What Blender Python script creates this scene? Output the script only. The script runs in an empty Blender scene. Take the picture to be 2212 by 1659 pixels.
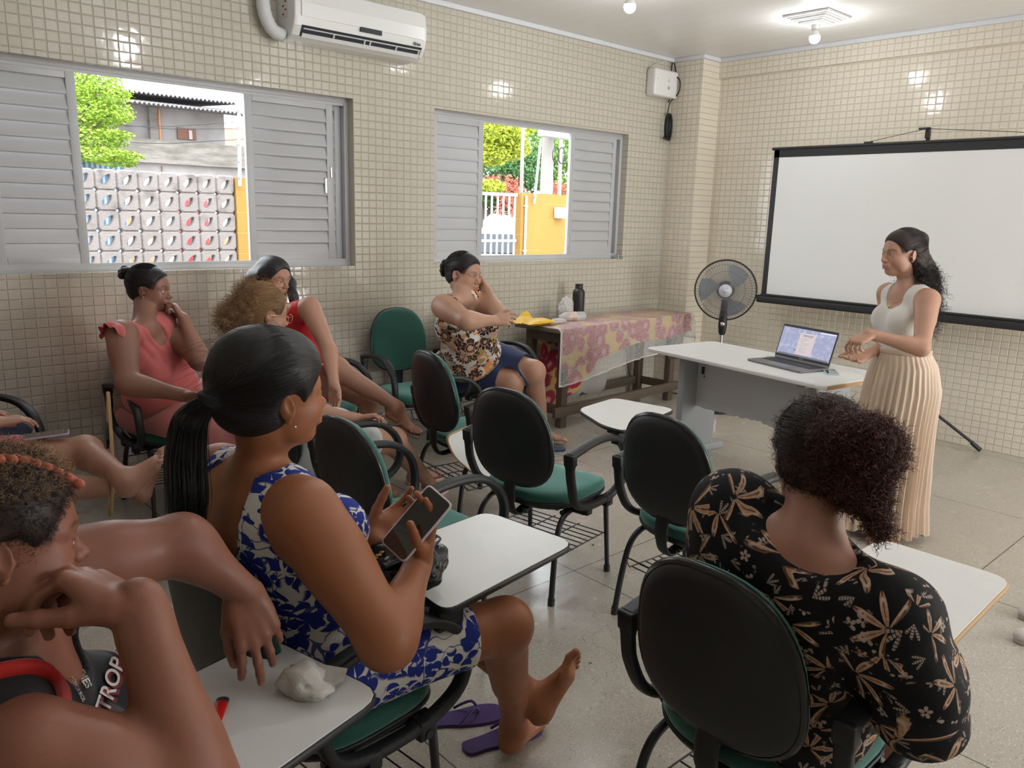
import bpy, bmesh, math, random
import numpy as np
from mathutils import Vector, Matrix
random.seed(7); RNG = np.random.default_rng(7)
C = bpy.context.scene.collection
W_, H_ = 2212, 1659
FPX = 1699.557
CAMZ = 1.6
MC = np.array([[0.7422426181742465, 0.12118642538111392, -0.6590825032339939],
               [-0.6695805655466629, 0.17398048324324772, -0.7220752437888016],
               [0.02716177475885838, 0.9772638547259354, 0.21027980463695353]])
# ------------------------------------------------------------------ camera
cam_d = bpy.data.cameras.new('camera'); cam = bpy.data.objects.new('camera', cam_d); C.objects.link(cam)
cam_d.sensor_fit = 'HORIZONTAL'; cam_d.sensor_width = 36; cam_d.lens = FPX/W_*36; cam_d.clip_start = .02; cam_d.clip_end = 300
m4 = Matrix.Identity(4)
for i in range(3):
    for j in range(3): m4[i][j] = MC[i][j]
m4.translation = (0, 0, CAMZ); cam.matrix_world = m4
bpy.context.scene.camera = cam
# ------------------------------------------------------------------ world, sun, exposure
sc = bpy.context.scene
sc.view_settings.view_transform = 'Standard'; sc.view_settings.look = 'None'
sc.view_settings.gamma = 1; sc.view_settings.use_curve_mapping = False
sc.view_settings.exposure = 0.40
wd = bpy.data.worlds.new('sky'); sc.world = wd; wd.use_nodes = True
bg = wd.node_tree.nodes['Background']; bg.inputs[0].default_value = (.90, .95, 1.0, 1); bg.inputs[1].default_value = 4.4
def add_light(name, kind, loc, energy, color=(1, 1, 1), rot=None, **kw):
    d = bpy.data.lights.new(name, kind); d.energy = energy; d.color = color
    for k, v in kw.items(): setattr(d, k, v)
    o = bpy.data.objects.new(name, d); C.objects.link(o); o.location = loc
    if rot: o.rotation_euler = rot
    return o
add_light('sun', 'SUN', (0, 0, 12), 1.5, (1, .96, .9), rot=(math.radians(38), math.radians(-14), 0), angle=.12)
# daylight entering through the window openings (sampling portals for the sky)
def portal(x, y, z, sx, sz, rz):
    d = bpy.data.lights.new('window_portal', 'AREA'); d.shape = 'RECTANGLE'; d.size = sx; d.size_y = sz
    d.cycles.is_portal = True
    o = bpy.data.objects.new('window_portal', d); C.objects.link(o); o.location = (x, y, z)
    o.rotation_euler = (math.radians(90), 0, rz); return o
YW, XW, ZC = 4.62, 6.35, 3.0         # window wall plane, screen wall plane, ceiling height
YS, XB = -2.4, -2.3                   # wall opposite the windows, wall behind
WIN1 = (.30, 2.775, 1.235, 2.30); WIN2 = (3.42, 5.505, 1.24, 2.31)
portal(1.63, YW+.16, 1.77, .9, 1.0, math.pi*0 )
portal(4.38, YW+.16, 1.77, .95, 1.0, 0)
portal(3.6, YS-.14, 1.75, 2.2, 1.1, math.pi)
portal(5.75, YS-.14, 1.05, .9, 2.1, math.pi)
add_light('window_fill', 'AREA', (3.6, YS-.02, 1.75), 20, (.98, .97, 1.0), (math.radians(90), 0, 0), shape='RECTANGLE', size=2.1, size_y=1.0)  # fill lamp added in the unseen opposite window to boost the daylight
add_light('doorway_fill', 'AREA', (5.75, YS-.02, 1.05), 58, (1, .97, .93), (math.radians(90), 0, 0), shape='RECTANGLE', size=.85, size_y=2.0)  # fill lamp added in the unseen doorway, brightens floor and screen wall
# ------------------------------------------------------------------ pixel <-> world
def ray(px, py):
    v = np.array([px-W_/2, -(py-H_/2), -FPX]); v = v/np.linalg.norm(v); return MC@v
CO = np.array([0, 0, CAMZ])
def on(px, py, ax, val):
    d = ray(px, py); t = (val-CO[ax])/d[ax]; return CO+d*t
def atd(px, py, dep):
    v = np.array([(px-W_/2)/FPX*dep, -(py-H_/2)/FPX*dep, -dep]); return CO+MC@v
def proj(p):
    v = MC.T@(np.array(p, float)-CO); return (W_/2+FPX*v[0]/-v[2], H_/2-FPX*v[1]/-v[2])
CF, CR, CU = MC@np.array([0, 0, -1.]), MC@np.array([1., 0, 0]), MC@np.array([0, 1., 0])
def LV(px, py):
    z = -ray(px, py); x = CR-z*(CR@z); x = x/np.linalg.norm(x); y = np.cross(z, x)
    return lambda a, b, c: nrm(x*a+y*b+z*c)      # directions as seen from where the camera looks at that point
def nrm(v): v = np.array(v, float); return v/(np.linalg.norm(v)+1e-12)
# ------------------------------------------------------------------ material nodes
class NT:
    def __init__(s, name, **kw):
        s.m = bpy.data.materials.new(name); s.m.use_nodes = True; s.t = s.m.node_tree; s.n = s.t.nodes; s.l = s.t.links
        s.b = s.n['Principled BSDF']; s.set(**kw)
    def set(s, **kw):
        for k, v in kw.items():
            k = {'base': 'Base Color', 'rough': 'Roughness', 'metal': 'Metallic', 'spec': 'Specular IOR Level', 'coat': 'Coat Weight', 'coatr': 'Coat Roughness', 'trans': 'Transmission Weight', 'alpha': 'Alpha', 'sheen': 'Sheen Weight', 'sss': 'Subsurface Weight', 'emc': 'Emission Color', 'ems': 'Emission Strength', 'ior': 'IOR', 'nrm': 'Normal', 'aniso': 'Anisotropic'}[k]
            s.inp(s.b.inputs[k], v)
        return s
    def inp(s, sock, v):
        if isinstance(v, V): s.l.new(v.s, sock)
        elif isinstance(v, (tuple, list)):
            v = tuple(v)
            sock.default_value = v+(1,) if (len(v) == 3 and len(sock.default_value) == 4) else v
        else: sock.default_value = v
    def node(s, t, **kw):
        n = s.n.new(t)
        for k, v in kw.items(): setattr(n, k, v)
        return n
    def math(s, op, *a):
        n = s.node('ShaderNodeMath', operation=op)
        for i, v in enumerate(a): s.inp(n.inputs[i], v)
        return V(s, n.outputs[0])
    def vm(s, op, *a, out=0):
        n = s.node('ShaderNodeVectorMath', operation=op)
        for i, v in enumerate(a):
            if op == 'SCALE' and i == 1: s.inp(n.inputs['Scale'], v)
            else: s.inp(n.inputs[i], v)
        return V(s, n.outputs[out])
    def co(s, which='Object'): return V(s, s.node('ShaderNodeTexCoord').outputs[which])
    def attr(s, name, out='Vector'): return V(s, s.node('ShaderNodeAttribute', attribute_name=name).outputs[out])
    def geo(s, out): return V(s, s.node('ShaderNodeNewGeometry').outputs[out])
    def noise(s, vec, scale, detail=2, rough=.5, dist=0, out=0):
        n = s.node('ShaderNodeTexNoise'); s.inp(n.inputs['Vector'], vec)
        for k, v in (('Scale', scale), ('Detail', detail), ('Roughness', rough), ('Distortion', dist)): s.inp(n.inputs[k], v)
        return V(s, n.outputs[out])
    def vor(s, vec, scale, feature='F1', rnd=1, out='Distance', dim='3D'):
        n = s.node('ShaderNodeTexVoronoi', feature=feature, voronoi_dimensions=dim); s.inp(n.inputs['Vector'], vec); n.inputs['Scale'].default_value = scale; n.inputs['Randomness'].default_value = rnd
        return V(s, n.outputs[out]) if isinstance(out, str) else [V(s, n.outputs[o]) for o in out]
    def white(s, vec, out='Value'):
        n = s.node('ShaderNodeTexWhiteNoise', noise_dimensions='3D'); s.inp(n.inputs['Vector'], vec); return V(s, n.outputs[out])
    def sep(s, v):
        n = s.node('ShaderNodeSeparateXYZ'); s.inp(n.inputs[0], v); return [V(s, n.outputs[i]) for i in range(3)]
    def comb(s, x=0, y=0, z=0):
        n = s.node('ShaderNodeCombineXYZ')
        for i, v in enumerate((x, y, z)): s.inp(n.inputs[i], v)
        return V(s, n.outputs[0])
    def mix(s, f, a, b):
        n = s.node('ShaderNodeMix', data_type='RGBA'); s.inp(n.inputs[0], f); s.inp(n.inputs[6], a); s.inp(n.inputs[7], b); return V(s, n.outputs[2])
    def ss(s, v, a, b, lo=0., hi=1.):
        n = s.node('ShaderNodeMapRange', interpolation_type='SMOOTHSTEP'); s.inp(n.inputs[0], v)
        for i, x in enumerate((a, b, lo, hi)): s.inp(n.inputs[i+1], x)
        return V(s, n.outputs[0])
    def bump(s, h, strength=.3, dist=.01):
        n = s.node('ShaderNodeBump'); s.inp(n.inputs['Height'], h); s.inp(n.inputs['Strength'], strength); n.inputs['Distance'].default_value = dist
        s.l.new(n.outputs[0], s.b.inputs['Normal']); return s
class V:
    def __init__(s, n, k): s.n, s.s = n, k
    def __add__(a, b): return a.n.math('ADD', a, b)
    def __radd__(a, b): return a.n.math('ADD', a, b)
    def __sub__(a, b): return a.n.math('SUBTRACT', a, b)
    def __rsub__(a, b): return a.n.math('SUBTRACT', b, a)
    def __mul__(a, b): return a.n.math('MULTIPLY', a, b)
    def __rmul__(a, b): return a.n.math('MULTIPLY', a, b)
    def __truediv__(a, b): return a.n.math('DIVIDE', a, b)
    def abs(a): return a.n.math('ABSOLUTE', a)
    def fract(a): return a.n.math('FRACT', a)
    def floor(a): return a.n.math('FLOOR', a)
    def lt(a, b): return a.n.math('LESS_THAN', a, b)
    def gt(a, b): return a.n.math('GREATER_THAN', a, b)
    def min(a, b): return a.n.math('MINIMUM', a, b)
    def max(a, b): return a.n.math('MAXIMUM', a, b)
    def pow(a, b): return a.n.math('POWER', a, b)
    def sin(a): return a.n.math('SINE', a)
    def cos(a): return a.n.math('COSINE', a)
def mat(name, base, rough=.5, **kw): return NT(name, base=base, rough=rough, **kw).m
# ------------------------------------------------------------------ mesh building
def mk_mesh(name, verts, faces, m=None, smooth=False, cols=None, attrs=None):
    me = bpy.data.meshes.new(name)
    if isinstance(faces, np.ndarray):
        nv, nf, k = len(verts), len(faces), faces.shape[1]
        me.vertices.add(nv); me.vertices.foreach_set('co', np.ascontiguousarray(verts, dtype=np.float32).ravel())
        me.loops.add(nf*k); me.loops.foreach_set('vertex_index', faces.astype(np.int32).ravel())
        me.polygons.add(nf); me.polygons.foreach_set('loop_start', np.arange(0, nf*k, k, dtype=np.int32))
        me.update(calc_edges=True)
    else:
        me.from_pydata([tuple(v) for v in verts], [], faces); me.update()
    if smooth is True: me.polygons.foreach_set('use_smooth', np.ones(len(me.polygons), dtype=bool))
    elif smooth is not False and smooth is not None: me.polygons.foreach_set('use_smooth', np.array(smooth, dtype=bool))
    if m: me.materials.append(m)
    if cols is not None:
        a = me.color_attributes.new('col', 'FLOAT_COLOR', 'POINT')
        c = np.ones((len(verts), 4), np.float32); c[:, :3] = cols; a.data.foreach_set('color', c.ravel())
    for k, v in (attrs or {}).items():
        a = me.attributes.new(k, 'FLOAT_VECTOR', 'POINT'); a.data.foreach_set('vector', np.ascontiguousarray(v, dtype=np.float32).ravel())
    return me
def obj(name, me, parent=None, loc=None, kind=None):
    o = bpy.data.objects.new(name, me); C.objects.link(o)
    if parent is not None: o.parent = parent
    if loc is not None: o.location = loc
    if kind: o['kind'] = kind
    return o
def tag(o, label, cat, group=None, kind=None):
    o['label'] = label; o['category'] = cat
    if group: o['group'] = group
    if kind: o['kind'] = kind
    return o
def thing(name, label, cat, loc=(0, 0, 0), rz=0, group=None):
    o = bpy.data.objects.new(name, None); C.objects.link(o); o.empty_display_size = .05
    o.location = tuple(float(x) for x in loc); o.rotation_euler = (0, 0, rz); return tag(o, label, cat, group)
def copy_thing(src, loc=None, rz=None, label=None, skip=()):
    def cp(o, par):
        c = o.copy(); C.objects.link(c)
        if par is not None: c.parent = par
        for ch in o.children:
            if ch.name.split('.')[0] in skip: continue
            cp(ch, c)
        return c
    r = cp(src, None)
    if loc is not None: r.location = tuple(loc)
    if rz is not None: r.rotation_euler = (0, 0, rz)
    if label: r['label'] = label
    return r
def rotm(rx=0, ry=0, rz=0):
    return np.array(Matrix.Rotation(rz, 3, 'Z') @ Matrix.Rotation(ry, 3, 'Y') @ Matrix.Rotation(rx, 3, 'X'))
class MB:
    def __init__(s): s.v = []; s.f = []; s.sm = []; s.T = None
    def add(s, v, f, smooth=False):
        b = len(s.v)
        v = np.asarray(v, float)
        if s.T is not None: v = v@s.T[0].T+s.T[1]
        s.v += [tuple(p) for p in v]
        s.f += [tuple(i+b for i in q) for q in f]; s.sm += [smooth]*len(f)
        return s
    def box(s, c, size, rot=None, bevel=0, seg=2):
        bm = bmesh.new(); bmesh.ops.create_cube(bm, size=1)
        for v in bm.verts: v.co = Vector((v.co.x*size[0], v.co.y*size[1], v.co.z*size[2]))
        if bevel: bmesh.ops.bevel(bm, geom=list(bm.edges), offset=bevel, segments=seg, profile=.6, affect='EDGES')
        vs = np.array([v.co[:] for v in bm.verts]); bm.verts.index_update()
        fs = [[v.index for v in f.verts] for f in bm.faces]; bm.free()
        if rot is not None: vs = vs@np.array(rot).T
        return s.add(vs+np.array(c), fs, bevel > 0)
    def bx(s, x0, x1, y0, y1, z0, z1, bevel=0):
        return s.box(((x0+x1)/2, (y0+y1)/2, (z0+z1)/2), (abs(x1-x0), abs(y1-y0), abs(z1-z0)), bevel=bevel)
    def loft(s, rings, cap=True, smooth=True, closed=False):
        n = len(rings[0]); v = [p for r in rings for p in r]; f = []
        m = len(rings)
        for i in range(m if closed else m-1):
            for j in range(n):
                a, b = i*n+j, i*n+(j+1) % n; c, d = ((i+1) % m)*n+(j+1) % n, ((i+1) % m)*n+j
                f.append((a, b, c, d))
        s.add(v, f, smooth)
        if cap and not closed:
            s.add(rings[0], [tuple(range(n))[::-1]], False); s.add(rings[-1], [tuple(range(n))], False)
        return s
    def tube(s, pts, r, n=8, flat=None, cap=True, closed=False):
        # flat=(up, rw, rh): elliptical section, rh along up
        pts = [np.array(p, float) for p in pts]; m = len(pts); rings = []
        prev = None
        for i in range(m):
            t = nrm(pts[(i+1) % m]-pts[i-1]) if closed else nrm(pts[min(i+1, m-1)]-pts[max(i-1, 0)])
            if flat is not None: u = np.array(flat[0], float)
            else: u = prev if prev is not None else (np.array([0, 0, 1.]) if abs(t[2]) < .9 else np.array([1., 0, 0]))
            u = nrm(u-t*np.dot(u, t)); w = np.cross(t, u); prev = u
            rr = r[i] if hasattr(r, '__len__') else r
            a, b = (rr, rr) if flat is None else (rr*flat[1], rr*flat[2])
            rings.append([pts[i]+w*a*math.cos(2*math.pi*k/n)+u*b*math.sin(2*math.pi*k/n) for k in range(n)])
        return s.loft(rings, cap=cap, closed=closed)
    def cyl(s, p0, p1, r, n=16, r1=None): return s.tube([p0, p1], [r, r if r1 is None else r1], n)
    def lathe(s, prof, c=(0, 0, 0), n=24, rot=None):
        rings = []
        for r, z in prof:
            a = np.array([[max(r, 1e-5)*math.cos(2*math.pi*k/n), max(r, 1e-5)*math.sin(2*math.pi*k/n), z] for k in range(n)])
            if rot is not None: a = a@np.array(rot).T
            rings.append(list(a+np.array(c)))
        return s.loft(rings)
    def prism(s, poly, z0, z1, bev=0, rot=None, c=(0, 0, 0), smooth=False):
        poly = np.array(poly, float); cen = poly.mean(0)
        def ring(k, z):
            if k:
                d = np.roll(poly, -1, 0)-np.roll(poly, 1, 0); nn = np.stack([d[:, 1], -d[:, 0]], 1); nn /= np.linalg.norm(nn, axis=1)[:, None]+1e-9
                ar = np.sum(poly[:, 0]*np.roll(poly[:, 1], -1)-np.roll(poly[:, 0], -1)*poly[:, 1])
                p = poly-nn*k*(1 if ar > 0 else -1)
            else: p = poly
            a = np.column_stack([p, np.full(len(p), z)])
            if rot is not None: a = a@np.array(rot).T
            return list(a+np.array(c))
        rs = [ring(0, z0), ring(0, z1)] if not bev else [ring(bev, z0), ring(0, z0+bev), ring(0, z1-bev), ring(bev, z1)]
        return s.loft(rs, smooth=smooth)
    def build(s, name, m, parent=None, kind=None):
        return obj(name, mk_mesh(name, s.v, s.f, m, s.sm), parent, kind=kind)
def spline(pts, n=8, closed=False):
    pts = [np.array(p, float) for p in pts]; out = []; m = len(pts)
    for i in range(m if closed else m-1):
        g = (lambda k: pts[k % m]) if closed else (lambda k: pts[min(max(k, 0), m-1)])
        p0, p1, p2, p3 = g(i-1), g(i), g(i+1), g(i+2)
        for k in range(n):
            t = k/n; out.append(.5*((2*p1)+(-p0+p2)*t+(2*p0-5*p1+4*p2-p3)*t*t+(-p0+3*p1-3*p2+p3)*t**3))
    if not closed: out.append(pts[-1])
    return out
def roundpoly(pts, r, n=5):
    pts = [np.array(p, float) for p in pts]; out = []; m = len(pts)
    for i in range(m):
        a, b, c = pts[i-1], pts[i], pts[(i+1) % m]; rr = r[i] if hasattr(r, '__len__') else r
        u, w = nrm(a-b), nrm(c-b); p, q = b+u*rr, b+w*rr
        for k in range(n+1):
            t = k/n; out.append((1-t)**2*p+2*t*(1-t)*b+t*t*q)
    return out
def mesh_text(txt, size, m, name, parent, loc, rot, depth=.0006, align='CENTER', shear=0, bold=0):
    cu = bpy.data.curves.new(name, 'FONT'); cu.body = txt; cu.size = size; cu.extrude = depth; cu.align_x = align; cu.align_y = 'CENTER'; cu.shear = shear; cu.offset = bold
    o = bpy.data.objects.new(name+'_tmp', cu); C.objects.link(o)
    dg = bpy.context.evaluated_depsgraph_get(); me = bpy.data.meshes.new_from_object(o.evaluated_get(dg)); C.objects.unlink(o); bpy.data.objects.remove(o)
    me.materials.clear(); me.materials.append(m)
    t = obj(name, me, parent); t.location = loc; t.rotation_euler = rot; return t
# ------------------------------------------------------------------ materials
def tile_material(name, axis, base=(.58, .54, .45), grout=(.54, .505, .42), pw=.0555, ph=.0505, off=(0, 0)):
    n = NT(name); P = n.co('Object'); x, y, z = n.sep(P)
    u = {'x': x, 'y': y}.get(axis, x); w = z if axis != 'h' else y
    U = u/pw+off[0]; Wv = w/ph+off[1]
    fu, fw = U.fract(), Wv.fract(); cu, cw = U.floor(), Wv.floor()
    eu = (fu.min(1.-fu))*pw; ew = (fw.min(1.-fw))*ph
    e = eu.min(ew)+(n.noise(P, 90, 1)-.5)*.0012
    h = n.ss(e, .0012, .0042)
    g = n.ss(e, .0014, .0026)
    cell = n.comb(cu, cw, 3.1); r1 = n.white(cell); cell2 = n.comb(cw, cu, 9.7); r2 = n.white(cell2)
    tilt = (r1-.5)*(fu-.5)*.20+(r2-.5)*(fw-.5)*.20
    wav = n.noise(P, 26, 1)*.22
    bow = ((fu-.5)*(fu-.5)+(fw-.5)*(fw-.5))*-.10
    col = n.mix(n.noise(P, 1.3, 3), tuple(c*.95 for c in base), tuple(min(1, c*1.05) for c in base))
    col = n.mix((r1-.5)*.30+.15, col, tuple(c*.86 for c in base))
    n.set(base=n.mix(g, grout, col), rough=n.ss(g, 0, 1, .7, .10), spec=.5)
    n.bump(h*1.+g*(tilt+wav+bow), .9, .0036)
    return n.m
M_TX = tile_material('tile_window_wall', 'x'); M_TY = tile_material('tile_screen_wall', 'y', base=(.80, .73, .60), grout=(.74, .67, .55)); M_TH = tile_material('tile_sill', 'h')  # same tile, lighter on the screen wall: each wall's light put into the colour
def terrazzo():
    n = NT('terrazzo_floor'); P = n.co('Object'); x, y, z = n.sep(P)
    jx = ((x-1.27)/1.235).fract(); jy = ((y-1.06)/1.225).fract()
    e = ((jx.min(1.-jx))*1.235).min((jy.min(1.-jy))*1.225)
    j = n.ss(e, .0022, .0036)
    c1 = n.vor(P, 150, out='Color'); s1 = n.sep(c1)[0]
    d = n.vor(P, 150)
    chip = n.ss(d, .35, .25)
    base = n.mix(n.noise(P, 2.2, 4, .6), (.40, .36, .305), (.48, .435, .37))
    base = n.mix(n.ss(n.noise(P, .7, 3), .42, .68), base, (.43, .39, .33))
    base = n.mix(chip*n.ss(s1, .55, .75), base, (.68, .64, .58))
    base = n.mix(chip*n.ss(s1, .22, .1), base, (.16, .15, .13))
    dirt = n.ss(n.noise(P, 11, 5, .75), .66, .80)
    base = n.mix(dirt*.18, base, (.30, .27, .23))
    crack = n.ss(n.vor(n.vm('ADD', P, n.vm('SCALE', n.noise(P, 3, 3, out=1), .6)), 1.7, 'DISTANCE_TO_EDGE'), .004, .001)
    base = n.mix(crack*n.ss(n.noise(P, .9, 1), .55, .6)*.6, base, (.15, .14, .12))
    n.set(base=n.mix(j, (.10, .09, .08), base), rough=n.ss(n.noise(P, 4, 3), .3, .7, .14, .30), spec=.9)
    n.bump(j+n.noise(P, 60, 2)*.05, .3, .003); return n.m
M_FLOOR = terrazzo()
def pvc():
    n = NT('pvc_ceiling_boards'); P = n.co('Object'); x, y, z = n.sep(P)
    f = (x/.2).fract(); e = (f.min(1.-f))*.2
    g = n.ss(e, .002, .006)
    n.set(base=n.mix(g, (.92, .91, .88), (.82, .80, .77)), rough=.32); n.bump(g, .35, .004); return n.m
M_CEIL = pvc()
M_WHITEP = mat('white_painted_trim', (.72, .73, .76), .4)
def alu():
    n = NT('window_aluminium_white', base=(.47, .485, .51), rough=.36); n.set(base=n.mix(n.noise(n.co(), 5, 3), (.47, .475, .485), (.53, .535, .545))); return n.m
M_ALU = alu()
M_GASKET = mat('dark_gasket', (.18, .19, .2), .6)
M_PLASTIC_W = mat('white_plastic', (.80, .80, .78), .28, coat=.3)
M_PLASTIC_G = mat('grey_plastic', (.55, .55, .54), .5)
M_DARK = mat('dark_recess', (.03, .035, .045), .5)
def blackpl(name, b, r, sc_=220, st=.12):
    n = NT(name, base=b, rough=r); P = n.co(); n.set(base=n.mix(n.noise(P, 7, 4), tuple(c*.8 for c in b), tuple(c*1.3 for c in b))); n.bump(n.noise(P, sc_, 2), st, .001); return n.m
M_BLACK = blackpl('black_moulded_plastic', (.008, .009, .0105), .5)
M_RIM = mat('black_glossy_rim', (.012, .012, .014), .25)
M_STEEL = mat('black_enamel_steel', (.012, .014, .016), .32)
def fabric(name, a, b):
    n = NT(name, rough=.7, sheen=.9, spec=.3); n.b.inputs['Sheen Roughness'].default_value = .45; n.b.inputs['Sheen Tint'].default_value = (.55, 1, .9, 1); P = n.co(); x, y, z = n.sep(P)
    wv = ((x+z)*1500.).sin()*((y-z*.5)*1500.).sin()
    n.set(base=n.mix(n.ss(wv, -.6, .8)*.6+n.noise(P, 40, 3)*.3, a, b)); n.bump(wv, .35, .0008); return n.m
M_GREEN = fabric('green_woven_upholstery', (.012, .070, .052), (.022, .125, .095))
def laminate():
    n = NT('grey_white_laminate', rough=.33); P = n.co(); f = n.vor(P, 420, out='Distance')
    n.set(base=n.mix(n.noise(P, 9, 4, .7), (.72, .72, .70), (.80, .80, .78))); n.bump(f, .12, .0006); return n.m
M_LAM = laminate()
M_EDGE = mat('black_rubber_edge', (.012, .012, .013), .45)
def woodm(name, a, b, sc_=(3, 3, 40), rough=.6, rep=1.):
    n = NT(name, rough=rough); P = n.co(); v = n.vm('MULTIPLY', P, sc_)
    g = n.noise(v, 3, 5, .65, 1.2); n.set(base=n.mix(g, a, b)); n.bump(g, .3, .002); return n.m
M_PLY = woodm('raw_plywood_edge', (.38, .22, .09), (.60, .40, .20), (8, 8, 200))
M_WOOD = woodm('dark_worn_wood', (.055, .038, .026), (.17, .125, .09), (3, 30, 30))
# ================================================================== the room
def struct(name, mb, m): o = mb.build(name, m); o['kind'] = 'structure'; return o
mb = MB(); mb.add([(XB, YS, 0), (XW, YS, 0), (XW, YW, 0), (XB, YW, 0), (XB, YS, -.1), (XW, YS, -.1), (XW, YW, -.1), (XB, YW, -.1)], [(0, 1, 2, 3), (4, 7, 6, 5), (0, 4, 5, 1), (1, 5, 6, 2), (2, 6, 7, 3), (3, 7, 4, 0)])
struct('floor', mb, M_FLOOR)
mb = MB().bx(XB-.15, XW+.15, YS-.15, YW+.15, ZC, ZC+.08); struct('ceiling', mb, M_CEIL)
def wall_holes(x0, x1, y0, y1, z0, z1, holes, axis):
    mb = MB(); xs = sorted({x0, x1}|{h[0] for h in holes}|{h[1] for h in holes}); zs = sorted({z0, z1}|{h[2] for h in holes}|{h[3] for h in holes})
    for i in range(len(xs)-1):
        for k in range(len(zs)-1):
            cx, cz = (xs[i]+xs[i+1])/2, (zs[k]+zs[k+1])/2
            if any(h[0] < cx < h[1] and h[2] < cz < h[3] for h in holes): continue
            if axis == 'y': mb.bx(xs[i], xs[i+1], y0, y1, zs[k], zs[k+1])
            else: mb.bx(y0, y1, xs[i], xs[i+1], zs[k], zs[k+1])
    return mb
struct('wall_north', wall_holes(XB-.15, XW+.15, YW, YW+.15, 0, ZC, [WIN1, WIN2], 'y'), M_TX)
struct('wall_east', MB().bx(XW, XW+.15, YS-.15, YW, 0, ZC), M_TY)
DOOR = (5.3, 6.2, 0, 2.1); WIN3 = (2.5, 4.7, 1.2, 2.3)
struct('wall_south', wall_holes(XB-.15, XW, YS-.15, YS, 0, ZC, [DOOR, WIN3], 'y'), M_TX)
struct('wall_west', MB().bx(XB-.15, XB, YS, YW, 0, ZC), M_TY)
struct('wall_pillar', MB().bx(6.07, XW, 4.30, YW, 0, ZC), M_TY)
struct('wall_beam', MB().bx(XW-.035, XW, YS, 4.30, 2.835, ZC), M_TY)
# opening reveals: tiled sill strips
mb = MB()
for (a, b, c, d) in (WIN1, WIN2):
    mb.bx(a, b, YW-.004, YW+.065, c-.006, c+.004); mb.bx(a, b, YW-.001, YW+.065, d-.004, d+.003)
struct('trim_1', mb, M_TH)
# ceiling mouldings
mb = MB()
for (x0, x1, y0, y1) in ((XB, 6.07, YW-.03, YW), (6.04, 6.07, 4.27, YW-.03), (6.07, XW-.035, 4.27, 4.30), (XW-.065, XW-.035, YS, 4.27), (XB, XW-.07, YS, YS+.03), (XB, XB+.03, YS+.03, YW-.03)):
    mb.bx(x0, x1, y0, y1, ZC-.035, ZC, bevel=.006)
struct('trim_2', mb, M_WHITEP)
# windows -----------------------------------------------------------------
def shutter(par, x0, x1, z0, z1, y, nlouv, s=.045):
    mb = MB()
    mb.bx(x0, x0+s, y, y+.03, z0, z1, .003); mb.bx(x1-s, x1, y, y+.03, z0, z1, .003)
    mb.bx(x0+s, x1-s, y, y+.03, z0, z0+s, .003); mb.bx(x0+s, x1-s, y, y+.03, z1-s, z1, .003)
    fr = mb.build('sash_frame', M_ALU, par)
    mb = MB(); p = (z1-z0-2*s)/nlouv
    for i in range(nlouv):
        z = z0+s+p*i
        mb.loft([[(xx, y+.024, z+p*1.06), (xx, y+.017, z+p*1.04), (xx, y+.002, z+p*.16), (xx, y+.001, z), (xx, y+.006, z-.006), (xx, y+.010, z+p*.1)] for xx in (x0+s*.8, x1-s*.8)], smooth=False)
    mb.build('louvers', M_ALU, par)
    return fr
def window(name, w, panels, opening, label_y=.0):
    x0, x1, z0, z1 = w; par = bpy.data.objects.new(name, None); C.objects.link(par); par['kind'] = 'structure'
    mb = MB(); y = YW+.062; t = .032
    mb.bx(x0, x1, y, y+.075, z0, z0+t, .003); mb.bx(x0, x1, y, y+.075, z1-t, z1, .003)
    mb.bx(x0, x0+t, y, y+.075, z0+t, z1-t, .003); mb.bx(x1-t, x1, y, y+.075, z0+t, z1-t, .003)
    mb.bx(x0+t, x1-t, y+.005, y+.010, z0+t, z0+t+.016); mb.bx(x0+t, x1-t, y+.036, y+.04, z0+t, z0+t+.012)
    mb.bx(x0+t, x1-t, y+.005, y+.010, z1-t-.016, z1-t)
    mb.build('window_frame', M_ALU, par)
    for (a, b, lay, nl) in panels: shutter(par, a, b, z0+t+.004, z1-t-.004, y+.008+lay*.034, nl)
    return par
w1 = window('window_1', WIN1, [(.34, .77, 0, 12), (.76, 1.185, 0, 12), (2.085, 2.665, 0, 12), (2.22, 2.742, 1, 12)], None)
w2 = window('window_2', WIN2, [(3.455, 3.925, 0, 11), (4.865, 5.435, 0, 11), (4.95, 5.47, 1, 11)], None)
M_CHROME = mat('brushed_metal', (.55, .55, .56), .3, metal=1)
mb = MB(); mb.bx(2.642, 2.656, YW+.064, YW+.072, 1.80, 1.87, .002); mb.bx(2.60, 2.62, YW+.066, YW+.078, 1.70, 1.80, .003); mb.build('window_latch', M_CHROME, w1)
mb = MB(); mb.bx(4.872, 4.882, YW+.064, YW+.07, 1.33, 1.44, .002); mb.bx(4.872, 4.882, YW+.064, YW+.07, 1.98, 2.04, .002); mb.build('window_latch', M_CHROME, w2)
mb = MB().bx(5.43, 5.50, YW-.02, YW+.05, 1.243, 1.262, .006); mb.lathe([(0, 0), (.008, 0), (.008, .012), (0, .014)], (5.45, YW-.005, 1.262), 10); mb.lathe([(0, 0), (.008, 0), (.008, .012), (0, .014)], (5.48, YW-.005, 1.262), 10)
mb.build('roller_stop', M_CHROME, w2)
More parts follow.
